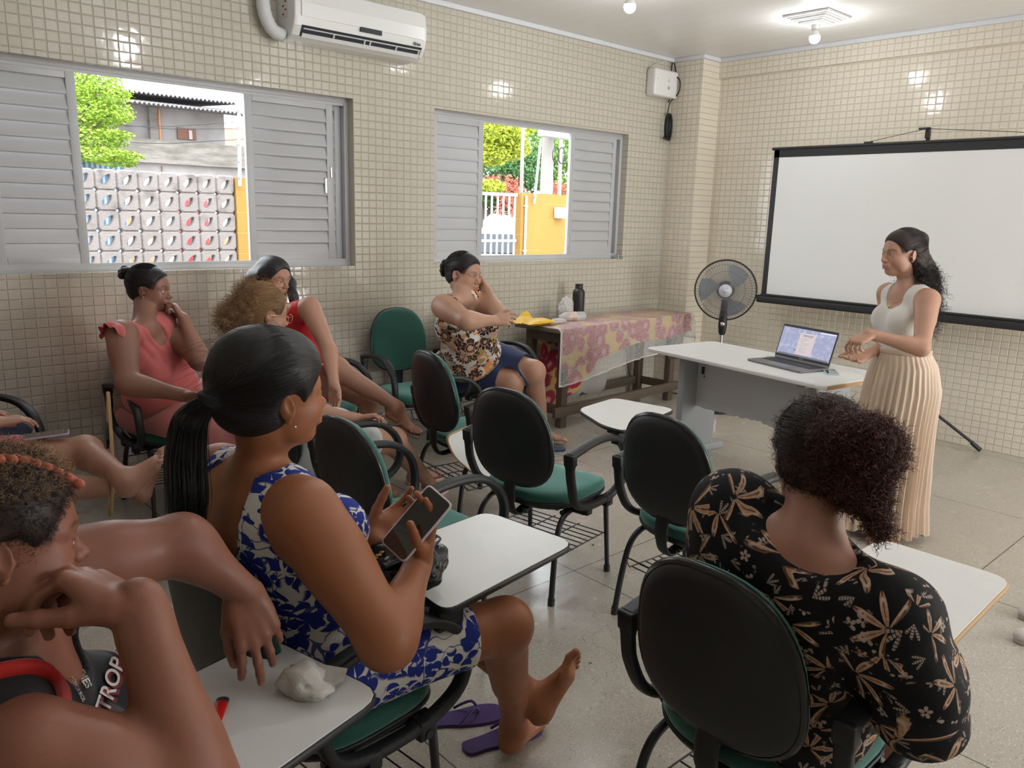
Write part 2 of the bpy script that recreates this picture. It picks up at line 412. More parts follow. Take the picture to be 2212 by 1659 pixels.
# openings in the opposite wall (seen only as light and reflections)
wn = bpy.data.objects.new('window_3', None); C.objects.link(wn); wn['kind'] = 'structure'
mb = MB(); x0, x1, z0, z1 = WIN3
for a, b, c, d in ((x0, x1, z0, z0+.04), (x0, x1, z1-.04, z1), (x0, x0+.04, z0+.04, z1-.04), (x1-.04, x1, z0+.04, z1-.04), (3.58, 3.62, z0+.04, z1-.04)): mb.bx(a, b, YS-.1, YS-.04, c, d)
mb.build('window_frame', M_ALU, wn)
mb = MB(); x0, x1, z0, z1 = DOOR
for a, b, c, d in ((x0, x0+.05, 0, z1), (x1-.05, x1, 0, z1), (x0+.05, x1-.05, z1-.05, z1)): mb.bx(a, b, YS-.12, YS-.01, c, d)
o = mb.build('door_1', M_WHITEP); o['kind'] = 'structure'
# ================================================================== fixtures
def bulb_mat():
    n = NT('glowing_bulb', base=(1, 1, 1), rough=.4, emc=(.93, .97, 1.0), ems=9.0); return n.m
M_BULB = bulb_mat()
def lamp(x, y, label, power=20):
    r = thing('ceiling_lamp', label, 'lamp', (x, y, ZC), 0, 'white bulbs on stepped ceiling plates')
    mb = MB()
    for i, s in enumerate((.165, .125, .088)): mb.box((0, 0, -.008-.018*i), (s*2, s*2, .014), bevel=.003); mb.box((0, 0, -.017-.018*i), (s*1.7, s*1.7, .008))
    mb.build('ceiling_plate', M_PLASTIC_W, r)
    mb = MB().lathe([(.0, -.055), (.028, -.055), (.030, -.06), (.028, -.085), (.026, -.09), (0, -.09)]); mb.build('socket', M_PLASTIC_W, r)
    mb = MB().lathe([(0, -.088), (.018, -.09), (.022, -.10), (.032, -.118), (.0355, -.13), (0, -.13)]); mb.build('bulb_neck', M_PLASTIC_W, r)
    pr = [(.0355, -.13)]+[(.037*math.cos(a), -.143-.037*math.sin(a)) for a in np.linspace(0, math.pi/2, 9)]
    mb = MB().lathe([(0, -.131)]+pr); mb.build('bulb', M_BULB, r)
    L = add_light('bulb_light', 'POINT', (x, y, ZC-.155), power, (.95, .975, 1.0), shadow_soft_size=.045)
    return r
lamp(5.46, 2.96, 'lit white bulb on a stepped square ceiling plate, above the projection screen side')
lamp(3.97, 3.38, 'lit white bulb at the top edge, nearer the air conditioner')
for p, w_, q_ in (((2.2, 2.1), 46, 'over the middle of the seats'), ((3.9, .9), 16, 'over the open floor right of the desk'), ((1.0, 3.2), 9, 'near the first window'), ((.7, .6), 6, 'closest to the camera'), ((2.3, -.9), 10, 'towards the opposite wall'), ((5.3, -.4), 14, 'near the doorway')): lamp(p[0], p[1], 'lit white bulb on a stepped plate, '+q_, w_)
# air conditioner
ac = thing('air_conditioner', 'white wall mounted split air conditioner above the first window', 'air conditioner', (2.74, YW, 2.56))
def acprof(s, a=1.):
    return [(0, 0), (-.11, -.0), (-.16, .02), (-.195, .07), (-.21, .115), (-.215, .19), (-.20, .27), (-.16, .295), (0, .295)]
rings = []
for x, k in ((-.46, .96), (-.455, .99), (-.44, 1.), (.44, 1.), (.455, .99), (.46, .96)):
    rings.append([(x, p[0]*k, .1475+(p[1]-.1475)*k) for p in acprof(1)])
MB().loft(rings, smooth=False).build('casing', M_PLASTIC_W, ac)
MB().loft([[(x, -.2165-.001, .118), (x, -.2215, .19), (x, -.206, .275), (x, -.200, .272), (x, -.214, .19), (x, -.210, .118)] for x in (-.42, .43)], smooth=False).build('front_panel', M_PLASTIC_W, ac)
MB().box((.04, -.2135, .108), (.15, .012, .026), rotm(-.1)).build('display_window', M_DARK, ac)
mb = MB(); mb.loft([[(x, -.1600, .0185), (x, -.199, .072), (x, -.196, .074), (x, -.155, .022)] for x in (-.41, .43)], smooth=False); mb.build('air_outlet', M_DARK, ac)
mb = MB(); mb.loft([[(x, -.166, .012), (x, -.180, .030), (x, -.176, .034), (x, -.162, .016)] for x in (-.40, .42)], smooth=False)
mb.box((0.01, -.195, .055), (.82, .004, .006), rotm(.9))
for x in (-.2, .01, .05, .24, .41): mb.box((x, -.185, .045), (.007, .012, .03), rotm(.6))
mb.build('air_flap', M_PLASTIC_W, ac)
mb = MB().box((-.4615, -.09, .18), (.002, .06, .13)); mb.build('side_label', mat('pale_label', (.72, .66, .60), .5), ac)
M_INK = mat('dark_ink', (.03, .035, .04), .6)
mb = MB()
for i in range(5): mb.box((-.463, -.075-.03*(i % 2), .225-.022*i), (.001, .018, .008))
mb.build('label_print', M_INK, ac)
mb = MB().box((-.463, -.095, .232), (.0015, .02, .02)); mb.build('label_colour_bar', mat('orange_print', (.6, .3, .12), .5), ac)
mesh_text('Brize', .026, M_INK, 'brand_lettering', ac, (.385, -.2095, .088), (math.radians(97), 0, 0), .0008, bold=.0006)
mb = MB(); pts = spline([(-.56, -.05, .42), (-.575, -.055, .25), (-.57, -.06, .13), (-.53, -.07, .045), (-.465, -.08, .02)], 8)
mb.tube(pts, [.038+.0015*((i*7) % 3-1) for i in range(len(pts))], 12); mb.build('refrigerant_pipe_wrap', mat('white_pipe_wrap', (.72, .73, .74), .6), ac)
# fan speed box with cable coil
cb = thing('control_box', 'white wall control box with knobs near the ceiling corner', 'control box', (5.86, YW, 2.76))
mb = MB().box((0, -.05, 0), (.33, .10, .225), bevel=.022, seg=3); mb.build('housing', M_PLASTIC_W, cb)
mb = MB().lathe([(0, 0), (.014, 0), (.012, .008), (0, .009)], (.03, -.1, -.035), 12, rotm(math.pi/2)); mb.box((.03, -.101, .02), (.022, .003, .012)); mb.box((.03, -.101, .04), (.008, .003, .008)); mb.build('knob', M_PLASTIC_G, cb)
mb = MB().tube(spline([(-.13, -.11, .02), (-.17, -.04, .09), (-.06, -.02, .16), (.08, -.015, .20)], 8), .003, 6); mb.build('thin_cable', M_PLASTIC_W, cb)
cable = MB()
cable.tube(spline([(6.03, YW-.02, 2.99), (6.01, YW-.03, 2.88), (6.0, YW-.13, 2.80), (6.01, YW-.12, 2.70), (5.99, YW-.05, 2.62), (5.99, YW-.03, 2.52)], 8), .006, 6)
cable.tube(spline([(6.04, YW-.02, 2.98), (6.06, YW-.04, 2.88), (6.04, YW-.05, 2.78), (5.99, YW-.03, 2.62)], 8), .006, 6)
for k in range(4):
    cable.tube([(5.99+(.055+.006*k)*math.sin(a)*math.cos(.5)+.004*k, YW-.025-.008*k+.02*math.sin(a), 2.41+(.10+.005*k)*math.cos(a)) for a in np.linspace(0, 2*math.pi, 25)[:-1]], .0065, 6, closed=True)
cable.tube(spline([(5.95, YW-.05, 2.33), (5.93, YW-.05, 2.31), (5.97, YW-.05, 2.31)], 4), .007, 6)
tag(cable.build('cable_coil', M_STEEL), 'black power cable hanging in a coil below the white control box', 'cable')
# ---------------------------------------------------------------- projection screen
XS = 5.95
scr = thing('projection_screen', 'tripod projection screen with black border in front of the tiled wall', 'projection screen', (XS, 2.27, 0))
ys, ye = 1.20, -1.20
def ss_mat():
    n = NT('screen_fabric', rough=.75, spec=.15); P = n.co(); x, y, z = n.sep(P); n.set(base=(.88, .88, .86)); n.bump(n.noise(n.comb(0, y*3., z*.3), 2.2, 2), .25, .02); return n.m
MB().bx(-.002, .002, ye+.035, ys-.035, 1.02, 2.115).build('screen_cloth', ss_mat(), scr)
M_BORDER = mat('black_screen_border', (.018, .018, .020), .55)
mb = MB(); mb.bx(-.004, .003, ys-.045, ys-.0, 1.0, 2.17); mb.bx(-.004, .003, ye, ye+.045, 1.0, 2.17); mb.bx(-.004, .003, ye, ys, 2.105, 2.165)
mb.build('black_border', M_BORDER, scr)
mb = MB().cyl((0, ys+.02, 2.172), (0, ye-.02, 2.172), .011, 12); mb.box((0, .45, 2.188), (.02, .06, .012)); mb.build('top_bar', M_BORDER, scr)
mb = MB().box((0, -.02, .975), (.062, 2.50, .062), bevel=.012); mb.box((-.02, -.02, 1.012), (.03, 2.42, .012)); mb.build('roller_case', M_BORDER, scr)
mb = MB().box((-.005, ys+.015, 1.010), (.05, .05, .006)); mb.build('end_clip', M_CHROME, scr)
mb = MB().box((.035, .05, 1.45), (.022, .022, 1.6)); mb.box((.02, .05, 2.235), (.03, .028, .075), bevel=.004); mb.box((-.01, .075, 2.262), (.02, .05, .014)); mb.build('mast', M_BORDER, scr)
mb = MB().tube([(.0, .05, 2.262), (0, .45, 2.192)], .0022, 5); mb.tube([(.0, .05, 2.262), (0, -.55, 2.205), (0, -1.0, 2.188)], .0022, 5); mb.build('tension_cord', M_BORDER, scr)
for a, L in ((-58, .62), (62, .62), (182, .55)):
    dx, dy = math.cos(math.radians(a)), math.sin(math.radians(a))
    ex, ey = .035+dx*L, .05+dy*L
    if a == -58: ex, ey = .30, -.50
    mb = MB().tube([(.035, .05, .46), (ex, ey, .025)], .0115, 6); mb.tube([(.035+(ex-.035)*.9, .05+(ey-.05)*.9, .065), (ex, ey, .016)], .016, 8)
    mb.build('leg', M_BORDER, scr)
mb = MB()
mb.tube([(.035, .05, .2), (.035+.13, .05-.27, .25)], .003, 5); mb.build('brace', M_CHROME, scr)
# ---------------------------------------------------------------- fan
fan = thing('pedestal_fan', 'black pedestal fan with a spiral wire grille beside the screen', 'fan', (5.80, 3.72, 0))
FH = 1.028
fdir = nrm(np.array([-5.8, -3.72, 0])); fa = math.atan2(fdir[1], fdir[0])
fan.rotation_euler = (0, 0, fa)
RF = rotm(0, math.pi/2, 0)   # z -> +x
def fring(r, x, rr, n=64, m=6): return [[(x, r*math.cos(t), FH+r*math.sin(t)) for t in np.linspace(0, 2*math.pi, n, endpoint=False)], rr, m]
mb = MB()
for r, x, w in ((.252, .0, .006), (.249, .012, .005)):
    a = fring(r, x, w); mb.tube(a[0], a[1], a[2], closed=True)
mb.build('grille_rim', M_STEEL, fan)
mb = MB()
for k in range(108):
    a0 = 2*math.pi*k/108; pts = []
    for t in np.linspace(0, 1, 9):
        r = .05+t*.199; a = a0+(1-t)*1.0; x = .075-.065*t**2.2
        pts.append((x, r*math.cos(a), FH+r*math.sin(a)))
    mb.tube(pts, .0011, 4)
for r, x in ((.215, .028), (.16, .052)):
    a = fring(r, x, .0016, 64, 4); mb.tube(a[0], a[1], a[2], closed=True)
mb.build('front_grille', mat('grey_grille_wire', (.16, .16, .17), .35), fan)
mb = MB()
for k in range(60):
    a = 2*math.pi*k/60; mb.tube([(-.005-.05*math.sin(math.pi/2*t) if t else 0, (.25-.2*t)*math.cos(a), FH+(.25-.2*t)*math.sin(a)) for t in (0, .3, .7, 1)], .0012, 4)
mb.build('rear_grille', M_STEEL, fan)
M_FANP = mat('grey_translucent_blade', (.30, .31, .33), .3)
for k in range(3):
    a0 = 2*math.pi*k/3+.5; g = []
    for i in range(9):
        r = .045+.175*i/8; wd = .5+.55*math.sin(math.pi*min(1, i/8*1.05)*.75)
        g.append([(.02+.03*(u-.5)-.0, r*math.cos(a0+wd*(u-.3)+i*.05), FH+r*math.sin(a0+wd*(u-.3)+i*.05)) for u in np.linspace(0, 1, 7)])
    v = [p for r in g for p in r]; f = [(i*7+j, i*7+j+1, (i+1)*7+j+1, (i+1)*7+j) for i in range(8) for j in range(6)]
    v2 = [(p[0]-.003, p[1], p[2]) for p in v]; n0 = len(v)
    MB().add(v+v2, f+[tuple(q+n0 for q in reversed(ff)) for ff in f], True).build('blade', M_FANP, fan)
mb = MB().lathe([(0, .098), (.012, .098), (.013, .092), (.025, .092), (.030, .088), (.052, .082), (.056, .07), (.05, .06), (0, .06)], (0, 0, FH), 28, RF); mb.build('centre_badge', mat('silver_plastic', (.5, .51, .53), .25), fan)
mb = MB().lathe([(0, .02), (.06, .015), (.075, -.03), (.07, -.12), (.04, -.17), (0, -.175)], (0, 0, FH), 20, RF); mb.build('motor_housing', M_BLACK, fan)
mb = MB().loft([[(.01+s*math.cos(t)*.022, s*math.sin(t)*.036, z) for t in np.linspace(0, 2*math.pi, 16, endpoint=False)] for z, s in ((FH-.38, .55), (FH-.36, .8), (FH-.30, 1.), (FH-.22, .95), (FH-.16, .75), (FH-.08, .7))]); mb.build('control_neck', M_BLACK, fan)
mb = MB().lathe([(0, .042), (.017, .04), (.02, .03), (.02, .02), (0, .02)], (0, 0, FH-.285), 16, RF); mb.build('speed_knob', M_CHROME, fan)
mb = MB().cyl((.01, 0, .02), (.01, 0, FH-.36), .0125, 12); mb.build('pole', M_CHROME, fan)
mb = MB().lathe([(0, .05), (.03, .05), (.05, .03), (.19, .018), (.2, 0), (0, 0)], (.01, 0, 0), 28); mb.build('base', M_BLACK, fan)
# ---------------------------------------------------------------- desk
DA, DB, DC = np.array([4.245, 3.31]), np.array([4.05, 1.93]), np.array([5.06, 3.27])
dwid = DB-DA; du = dwid/np.linalg.norm(dwid); dv = np.array([-du[1], du[0]]); dW = np.linalg.norm(dwid); dD = .66
dang = math.atan2(du[1], du[0])     # local x runs from the far left corner towards the presenter, local y away from camera side
desk = thing('teacher_desk', 'light grey laminate desk carrying the laptop', 'desk', (DA[0], DA[1], 0), dang)
M_DTOP = laminate(); M_DTOP.name = 'pale_green_grey_laminate'
M_DTOP.node_tree.nodes['Principled BSDF'].inputs['Roughness'].default_value = .4
top = roundpoly([(0, 0), (dW, 0), (dW, dD), (0, dD)], [.05, .03, .03, .07], 5)
MB().prism(top, .715, .742, .006, smooth=False).build('desk_top', M_DTOP, desk)
MB().bx(dW-.002, dW+.0015, .02, dD-.03, .716, .738).build('broken_edge', M_PLY, desk)
M_GMET = mat('grey_painted_metal', (.33, .345, .36), .42)
M_GMETL = mat('light_grey_panel', (.52, .53, .56), .5)
for x0 in (.16, dW-.22):
    mb = MB().bx(x0, x0+.055, .17, .50, .05, .715, .003); mb.bx(x0-.01, x0+.065, .03, dD-.05, 0.0, .05, .006); mb.bx(x0, x0+.055, .06, .56, .69, .714)
    mb.build('leg', M_GMET, desk)
pts = [(.215, .30, .70), (dW-.22, .30, .70)]
rg = []
nb = 40
low = [(.215+(dW-.435)*i/nb, .295+.0*i) for i in range(nb+1)]
vb = [(x, .30, .345+.006*random.uniform(-1, 1)+(.02 if 14 < i < 24 else 0)*random.random()) for i, (x, y) in enumerate(low)]
v = []; f = []
for i, p in enumerate(vb): v += [p, (p[0], .30, .70), (p[0], .316, .70), (p[0], .316, p[2])]
for i in range(nb):
    a = i*4
    for k in range(4): f.append((a+k, a+(k+1) % 4, a+4+(k+1) % 4, a+4+k))
MB().add(v, f).build('modesty_panel', M_GMETL, desk)
mb = MB(); mb.box((.27, .297, .655), (.07, .004, .022)); mb.box((.262, .297, .60), (.024, .004, .05)); mb.lathe([(0, 0), (.007, 0), (0, .003)], (.275, .298, .56), 8, rotm(math.pi/2)); mb.build('panel_slot', M_DARK, desk)
def ondesk(px, py, z=.742): return on(px, py, 2, z)
# laptop
LA, LB = ondesk(1613, 779), ondesk(1728, 807)
lw = LB-LA; lu = nrm(lw); lv = np.array([-lu[1], lu[0], 0]); la = math.atan2(lu[1], lu[0]); Lw, Ld = np.linalg.norm(lw), .235
Lw = max(Lw, .325)
lap = thing('laptop', 'open grey laptop showing a checklist slide on the desk', 'laptop', (LA[0], LA[1], .742), la)
M_SG = mat('space_grey_aluminium', (.22, .215, .22), .38, metal=.6)
MB().prism(roundpoly([(0, 0), (Lw, 0), (Lw, Ld), (0, Ld)], .012, 4), .001, .014, .003).build('laptop_base', M_SG, lap)
M_KEY = mat('black_keys', (.012, .012, .013), .5)
mb = MB().bx(.022, Lw-.022, .105, .222, .014, .0148); kb = mb.build('keyboard', M_KEY, lap)
mb = MB()
for r in range(6):
    for c in range(14):
        mb.bx(.026+c*(Lw-.052)/14+.001, .026+(c+1)*(Lw-.052)/14-.001, .108+r*.0185, .108+(r+1)*.0185-.002, .0148, .0165)
mb.build('keys', mat('dark_keycaps', (.03, .03, .032), .45), kb)
MB().bx(Lw*.31, Lw*.69, .012, .095, .0141, .0146).build('trackpad', mat('trackpad_grey', (.26, .255, .26), .3, metal=.4), lap)
lid = bpy.data.objects.new('laptop_lid', None); C.objects.link(lid); lid.parent = lap; lid.location = (0, Ld-.004, .014); lid.rotation_euler = (math.radians(-16), 0, 0)
# lid local: x along width, z up, front faces -y
MB().prism(roundpoly([(0, 0), (Lw, 0), (Lw, .222), (0, .222)], .011, 4), 0, .006, .002, rot=rotm(math.pi/2), c=(0, .006, 0)).build('lid_shell', M_SG, lid)
MB().bx(.003, Lw-.003, -.001, .0002, .014, .219, .0).build('screen_bezel', M_KEY, lid)
M_SCR = NT('lit_screen', base=(.02, .02, .03), rough=.2)
_P = M_SCR.co(); _c = M_SCR.mix(M_SCR.ss(M_SCR.noise(_P, 30, 4, .6), .45, .8), (.27, .29, .42), (.45, .47, .60)); M_SCR.set(emc=_c, ems=1.0)
def emi(n, c, s=1.): return mat(n, (.02, .02, .02), .4, emc=c, ems=s)
MB().bx(.010, Lw-.010, -.0016, -.0008, .030, .205).build('display', M_SCR.m, lid)
card = MB().bx(Lw*.36, Lw*.64, -.0022, -.0014, .045, .180).build('slide_card', emi('card_pink_beige', (.50, .43, .43)), lid)
M_T = emi('screen_text', (.12, .11, .14))
mesh_text('CHECKLIST', .0165, M_T, 'card_heading', lid, (Lw*.505, -.0026, .165), (math.pi/2, 0, 0), .0002, bold=.0003)
mb = MB()
for i in range(9):
    w_ = (.05, .042, .022, .06, .048, .02, .058, .04, .05)[i]; mb.bx(Lw*.4, Lw*.4+w_*1.1, -.0027, -.002, .147-.0105*i, .1482-.0105*i)
mb.lathe([(0, 0), (.006, 0), (0, .001)], (Lw*.335, -.002, .07), 12, rotm(math.pi/2))
mb.bx(.02, Lw-.02, -.0021, -.0012, .0305, .040); mb.build('screen_details', M_T, lid)
mb = MB()
mb.bx(Lw*.7, Lw-.011, -.0021, -.0012, .196, .203); mb.build('meeting_popup', emi('popup_grey', (.62, .62, .70)), lid)
mesh_text('MacBook', .009, mat('silver_print', (.6, .6, .6), .4), 'lid_lettering', lid, (Lw/2, -.0012, .022), (math.pi/2, 0, 0), .0001)
# phone with pale blue case on desk
def phone(name, label, loc, rz, case, w=.073, l=.15, t=.009, parent=None, R=None):
    p = thing(name, label, 'phone', loc, rz)
    MB().prism(roundpoly([(-w/2, -l/2), (w/2, -l/2), (w/2, l/2), (-w/2, l/2)], .012, 5), 0, t, .0025, smooth=True).build('phone_case', case, p)
    MB().prism(roundpoly([(-w/2+.004, -l/2+.004), (w/2-.004, -l/2+.004), (w/2-.004, l/2-.004), (-w/2+.004, l/2-.004)], .009, 5), t-.001, t+.0008).build('screen_glass', mat('black_glass_'+name, (.006, .007, .009), .06, coat=1.), p)
    return p
p = (ondesk(1763, 812)+ondesk(1818, 801))/2
phone('mobile_phone', 'mobile phone in a pale blue case beside the laptop', (p[0]+.02, p[1], .742), la+.9, mat('pale_blue_case', (.42, .62, .68), .4))
mb = MB().tube(spline([np.append(LA[:2]+lu[:2]*a+lv[:2]*b, z) for a, b, z in ((.0, .22, .75), (-.02, .30, .752), (.00, .36, .775), (.05, .40, .79), (.08, .36, .78), (.06, .33, .75), (.16, .34, .748))], 8), .0024, 6)
mb.tube(spline([np.append(LA[:2]+lu[:2]*a+lv[:2]*b, z) for a, b, z in ((.0, .20, .75), (-.05, .24, .747), (-.02, .19, .747), (.03, .25, .752), (.10, .27, .75))], 8), .0022, 6)
mb.box(tuple(LA+lu*-.01+lv*.20+np.array([0, 0, .012])), (.03, .03, .014), bevel=.003)
tag(mb.build('charger_cable', M_PLASTIC_W), 'white charger cable lying behind the laptop on the desk', 'cable')
# ---------------------------------------------------------------- wooden table with cloths
TZ = .78
ta = np.array([4.13, 4.03]); tb = np.array([5.93, 4.13]); tu = nrm(tb-ta); tang = math.atan2(tu[1], tu[0]); TW, TD = 1.80, .455
tbl = thing('wooden_table', 'old dark wooden table under floral cloths by the window wall', 'table', (ta[0], ta[1], 0), tang)
M_TTOP = woodm('worn_table_top', (.10, .075, .055), (.2, .15, .11), (3, 30, 30))
MB().bx(0, TW, 0, TD, TZ-.03, TZ-.003, .003).build('table_top', M_TTOP, tbl)
for x in (.10, TW-.24):
    for y in (.03, TD-.09): MB().bx(x, x+.065, y, y+.06, 0, TZ-.03, .003).build('leg', M_WOOD, tbl)
MB().bx(.10, TW-.175, .035, .06, TZ-.12, TZ-.03).build('apron', M_WOOD, tbl)
MB().bx(.10, .13, .09, TD-.09, TZ-.12, TZ-.03).build('apron', M_WOOD, tbl)
MB().bx(.0, TW-.13, .0, .03, .10, .175, .002).build('stretcher', M_WOOD, tbl)
MB().bx(.10, .13, .03, TD-.03, .10, .17, .002).build('stretcher', M_WOOD, tbl)
MB().bx(TW-.2, TW-.175, .03, TD-.03, .10, .17, .002).build('stretcher', M_WOOD, tbl)
MB().bx(.1, TW-.175, TD-.06, TD-.035, .10, .17, .002).build('stretcher', M_WOOD, tbl)
def rose_cloth():
    n = NT('yellow_rose_cloth', rough=.75, spec=.2); P = n.co(); x, y, z = n.sep(P)
    P2 = n.comb(x, 0., z+y)
    P3 = n.vm('ADD', P2, n.vm('SCALE', n.vm('SUBTRACT', n.noise(P2, 14, 3, out=1), (.5, .5, .5)), .035))
    v = n.vor(P3, 8.5, out=('Distance', 'Color', 'Position')); d = v[0]
    pet = n.noise(P3, 55, 3, .6)
    ring = n.ss((d*9.+pet*2.2).sin(), -.6, .9)
    rose = n.mix(ring, (.36, .035, .065), (.70, .36, .40))
    col = n.mix(n.ss(d, .62, .56), (.62, .42, .10), rose)
    lf = n.vor(n.vm('ADD', P3, (.07, 0., .05)), 8.5); leaf = n.ss(lf, .20, .16)*n.ss(d, .5, .56)
    col = n.mix(leaf, col, (.25, .36, .30))
    n.set(base=col); return n.m
M_ROSE = rose_cloth()
def sheer():
    n = NT('sheer_white_net_cloth', base=(.78, .77, .75), rough=.7, spec=.2); P = n.co(); x, y, z = n.sep(P)
    P2 = n.comb(x, 0., z+y); dots = n.vor(P2, 75)
    edge = n.attr('suv', 'Vector'); ex = n.sep(edge)[0]
    a = n.ss(dots, .5, .2)*.16+.30
    n.set(alpha=a.max(ex)); n.m.blend_method = 'HASHED' if hasattr(n.m, 'blend_method') else None; return n.m
def cloth_sheet(name, m, outline_fn, nx, ny, label, parent=None, attrs=None):
    v = []; 
    for j in range(ny+1):
        for i in range(nx+1): v.append(outline_fn(i/nx, j/ny))
    f = np.array([(j*(nx+1)+i, j*(nx+1)+i+1, (j+1)*(nx+1)+i+1, (j+1)*(nx+1)+i) for j in range(ny) for i in range(nx)])
    return mk_mesh(name, np.array(v), f, m, True, attrs=attrs)
def drape(u0, u1, back, lenf, z=TZ, fold=.008, out=0., seed=0):
    """sheet over table: s in [0,1] from the back edge over the front edge and down"""
    def fn(u, s):
        x = u0+(u1-u0)*u; L = lenf(u); tot = back+L; d = s*tot
        rip = fold*math.sin(x*23+seed)+fold*.6*math.sin(x*51+seed*2)
        over = max(0, x-TW)
        if d < back: yy = back-d; zz = z
        else:
            t = d-back; yy = -.004-out-abs(rip)*min(1, t*6)*1.0; zz = z-t
        if over > 0:
            zz -= over*1.5*min(1, 1); xx = TW+over*.55+rip
            return (xx, yy, zz)
        return (x, yy, zz)
    return fn
f1 = drape(.02, TW+.02, .42, lambda u: .30-.16*u+.02*math.sin(u*9) if True else 0, TZ, .006, 0., seed=1)
o = obj('floral_tablecloth', cloth_sheet('floral_tablecloth', M_ROSE, f1, 60, 40, ''), None, (ta[0], ta[1], 0)); o.rotation_euler = (0, 0, tang)
tag(o, 'yellow cloth with pink roses lying over the wooden table', 'tablecloth')
nx, ny = 70, 44
ed = []
for j in range(ny+1):
    for i in range(nx+1):
        ed.append((1. if (i in (0, nx) or j in (0, ny)) else 0., 0, 0))
f2 = drape(0.0, TW+.16, .44, lambda u: .42-.14*u+.02*math.sin(u*7+1), TZ+.004, .012, .016, seed=4)
o = obj('sheer_tablecloth', cloth_sheet('sheer_tablecloth', sheer(), f2, nx, ny, '', attrs={'suv': ed}), None, (ta[0], ta[1], 0)); o.rotation_euler = (0, 0, tang)
tag(o, 'sheer white net cloth hanging over the floral cloth on the table', 'tablecloth')
# cloth hanging under/behind the table
def hang(u, s):
    x = .14+.85*u; L = .62-.36*max(0, u-.25)**1.3*1.5
    return (x, .30+.015*math.sin(x*30)+.03*math.sin(s*3+u*4), TZ-.05-L*s)
o = obj('hanging_cloth', cloth_sheet('hanging_cloth', M_ROSE, hang, 40, 20, ''), None, (ta[0], ta[1], 0)); o.rotation_euler = (0, 0, tang)
tag(o, 'yellow and pink rose cloth hanging below inside the table frame', 'tablecloth')
def hang2(u, s):
    x = .15+.95*u; return (x, .33+.02*math.sin(x*18)+.05*s, .26-.16*s+.01*math.sin(x*25)+.05*(1-s)*u)
o = obj('white_rag', cloth_sheet('white_rag', mat('grey_white_cotton', (.45, .43, .40), .9), hang2, 40, 8, ''), None, (ta[0], ta[1], 0)); o.rotation_euler = (0, 0, tang)
tag(o, 'greyish white cloth drooping low between the table legs', 'cloth')
def ont(px, py, z=TZ+.006): return on(px, py, 2, z)
# bottle
b = ont(1249, 663); b[1] = min(b[1], 4.55); b = np.array([on(1249, 663, 1, 4.44)[0], 4.44, TZ+.006])
bt = thing('thermos_bottle', 'dark metal water bottle standing on the table near the wall', 'bottle', b)
M_BOT = mat('dark_grey_coating', (.022, .020, .020), .45)
MB().lathe([(0, 0), (.048, 0), (.05, .004), (.05, .20), (.049, .212), (.04, .228), (.03, .236), (.03, .24), (0, .24)], n=28).build('bottle_body', M_BOT, bt)
MB().lathe([(0, .238), (.030, .238), (.032, .243), (.032, .256), (.028, .262), (.034, .264), (.034, .274), (0, .276)], n=24).build('bottle_cap', M_BOT, bt)
# yellow bag
def lumpy(name, c, size, m, label, cat, seed, rot=0, crumple=.25, par=None):
    bm = bmesh.new(); bmesh.ops.create_icosphere(bm, subdivisions=5, radius=1)
    rs = np.random.default_rng(seed); ks = rs.normal(size=(14, 3))*3.2; ph = rs.uniform(0, 6, 14)
    for v in bm.verts:
        p = np.array(v.co[:]); d = 1+crumple*sum(abs(math.sin(ks[i]@p+ph[i])) for i in range(14))/14*2-crumple*1.2
        q = p*d*np.array(size)/2; q[2] = max(q[2]+size[2]/2, 0)
        v.co = Vector(q)
    vs = np.array([v.co[:] for v in bm.verts])@rotm(0, 0, rot).T; fs = np.array([[v.index for v in f.verts] for f in bm.faces]); bm.free()
    o = obj(name, mk_mesh(name, vs, fs, m, True), par, None if par else tuple(c))
    if not par: tag(o, label, cat)
    return o
M_YEL = NT('yellow_envelope', base=(.75, .46, .02), rough=.45); M_YEL.bump(M_YEL.noise(M_YEL.co(), 60, 3), .3, .004)
yb = thing('yellow_pouch', 'yellow padded pouch lying on the left end of the table', 'pouch', on(1160, 684, 1, 4.27)*np.array([1, 1, 0])+np.array([0, 0, TZ+.008]), tang)
vs = []; 
def pillow(u, s): 
    x = (u-.5)*.30; y = (s-.5)*.17; k = (1-(2*u-1)**4)*(1-(2*s-1)**4)
    return x+.05*(s-.5), y, k
g = []
for sg in (1, -1):
    for j in range(17):
        for i in range(25):
            x, y, k = pillow(i/24, j/16); g.append((x, y, .022+sg*.022*k+.004*math.sin(i*1.1+j)*k))
f = []
for q in range(2):
    for j in range(16):
        for i in range(24):
            a = q*425+j*25+i; ff = (a, a+1, a+26, a+25); f.append(ff if q == 0 else ff[::-1])
MB().add(g, f, True).build('padded_body', M_YEL.m, yb)
g = []
for j in range(7):
    for i in range(13): g.append((-.18+.17*i/12, .0+.10*j/6, .02+.085*(i/12)*(j/6)+.004*math.sin(i+j*2)))
f = [(j*13+i, j*13+i+1, (j+1)*13+i+1, (j+1)*13+i) for j in range(6) for i in range(12)]
MB().add(g, f, True).add([(a, b_, c-.003) for a, b_, c in g], [q[::-1] for q in f], True).build('raised_flap', M_YEL.m, yb)
pp = on(1190, 694, 2, TZ+.006)
phone('mobile_phone', 'black mobile phone on the table in front of the yellow pouch', (pp[0], pp[1]+.03, TZ+.006), tang+1.57, mat('black_case', (.01, .01, .01), .5), w=.075, l=.155, t=.007)
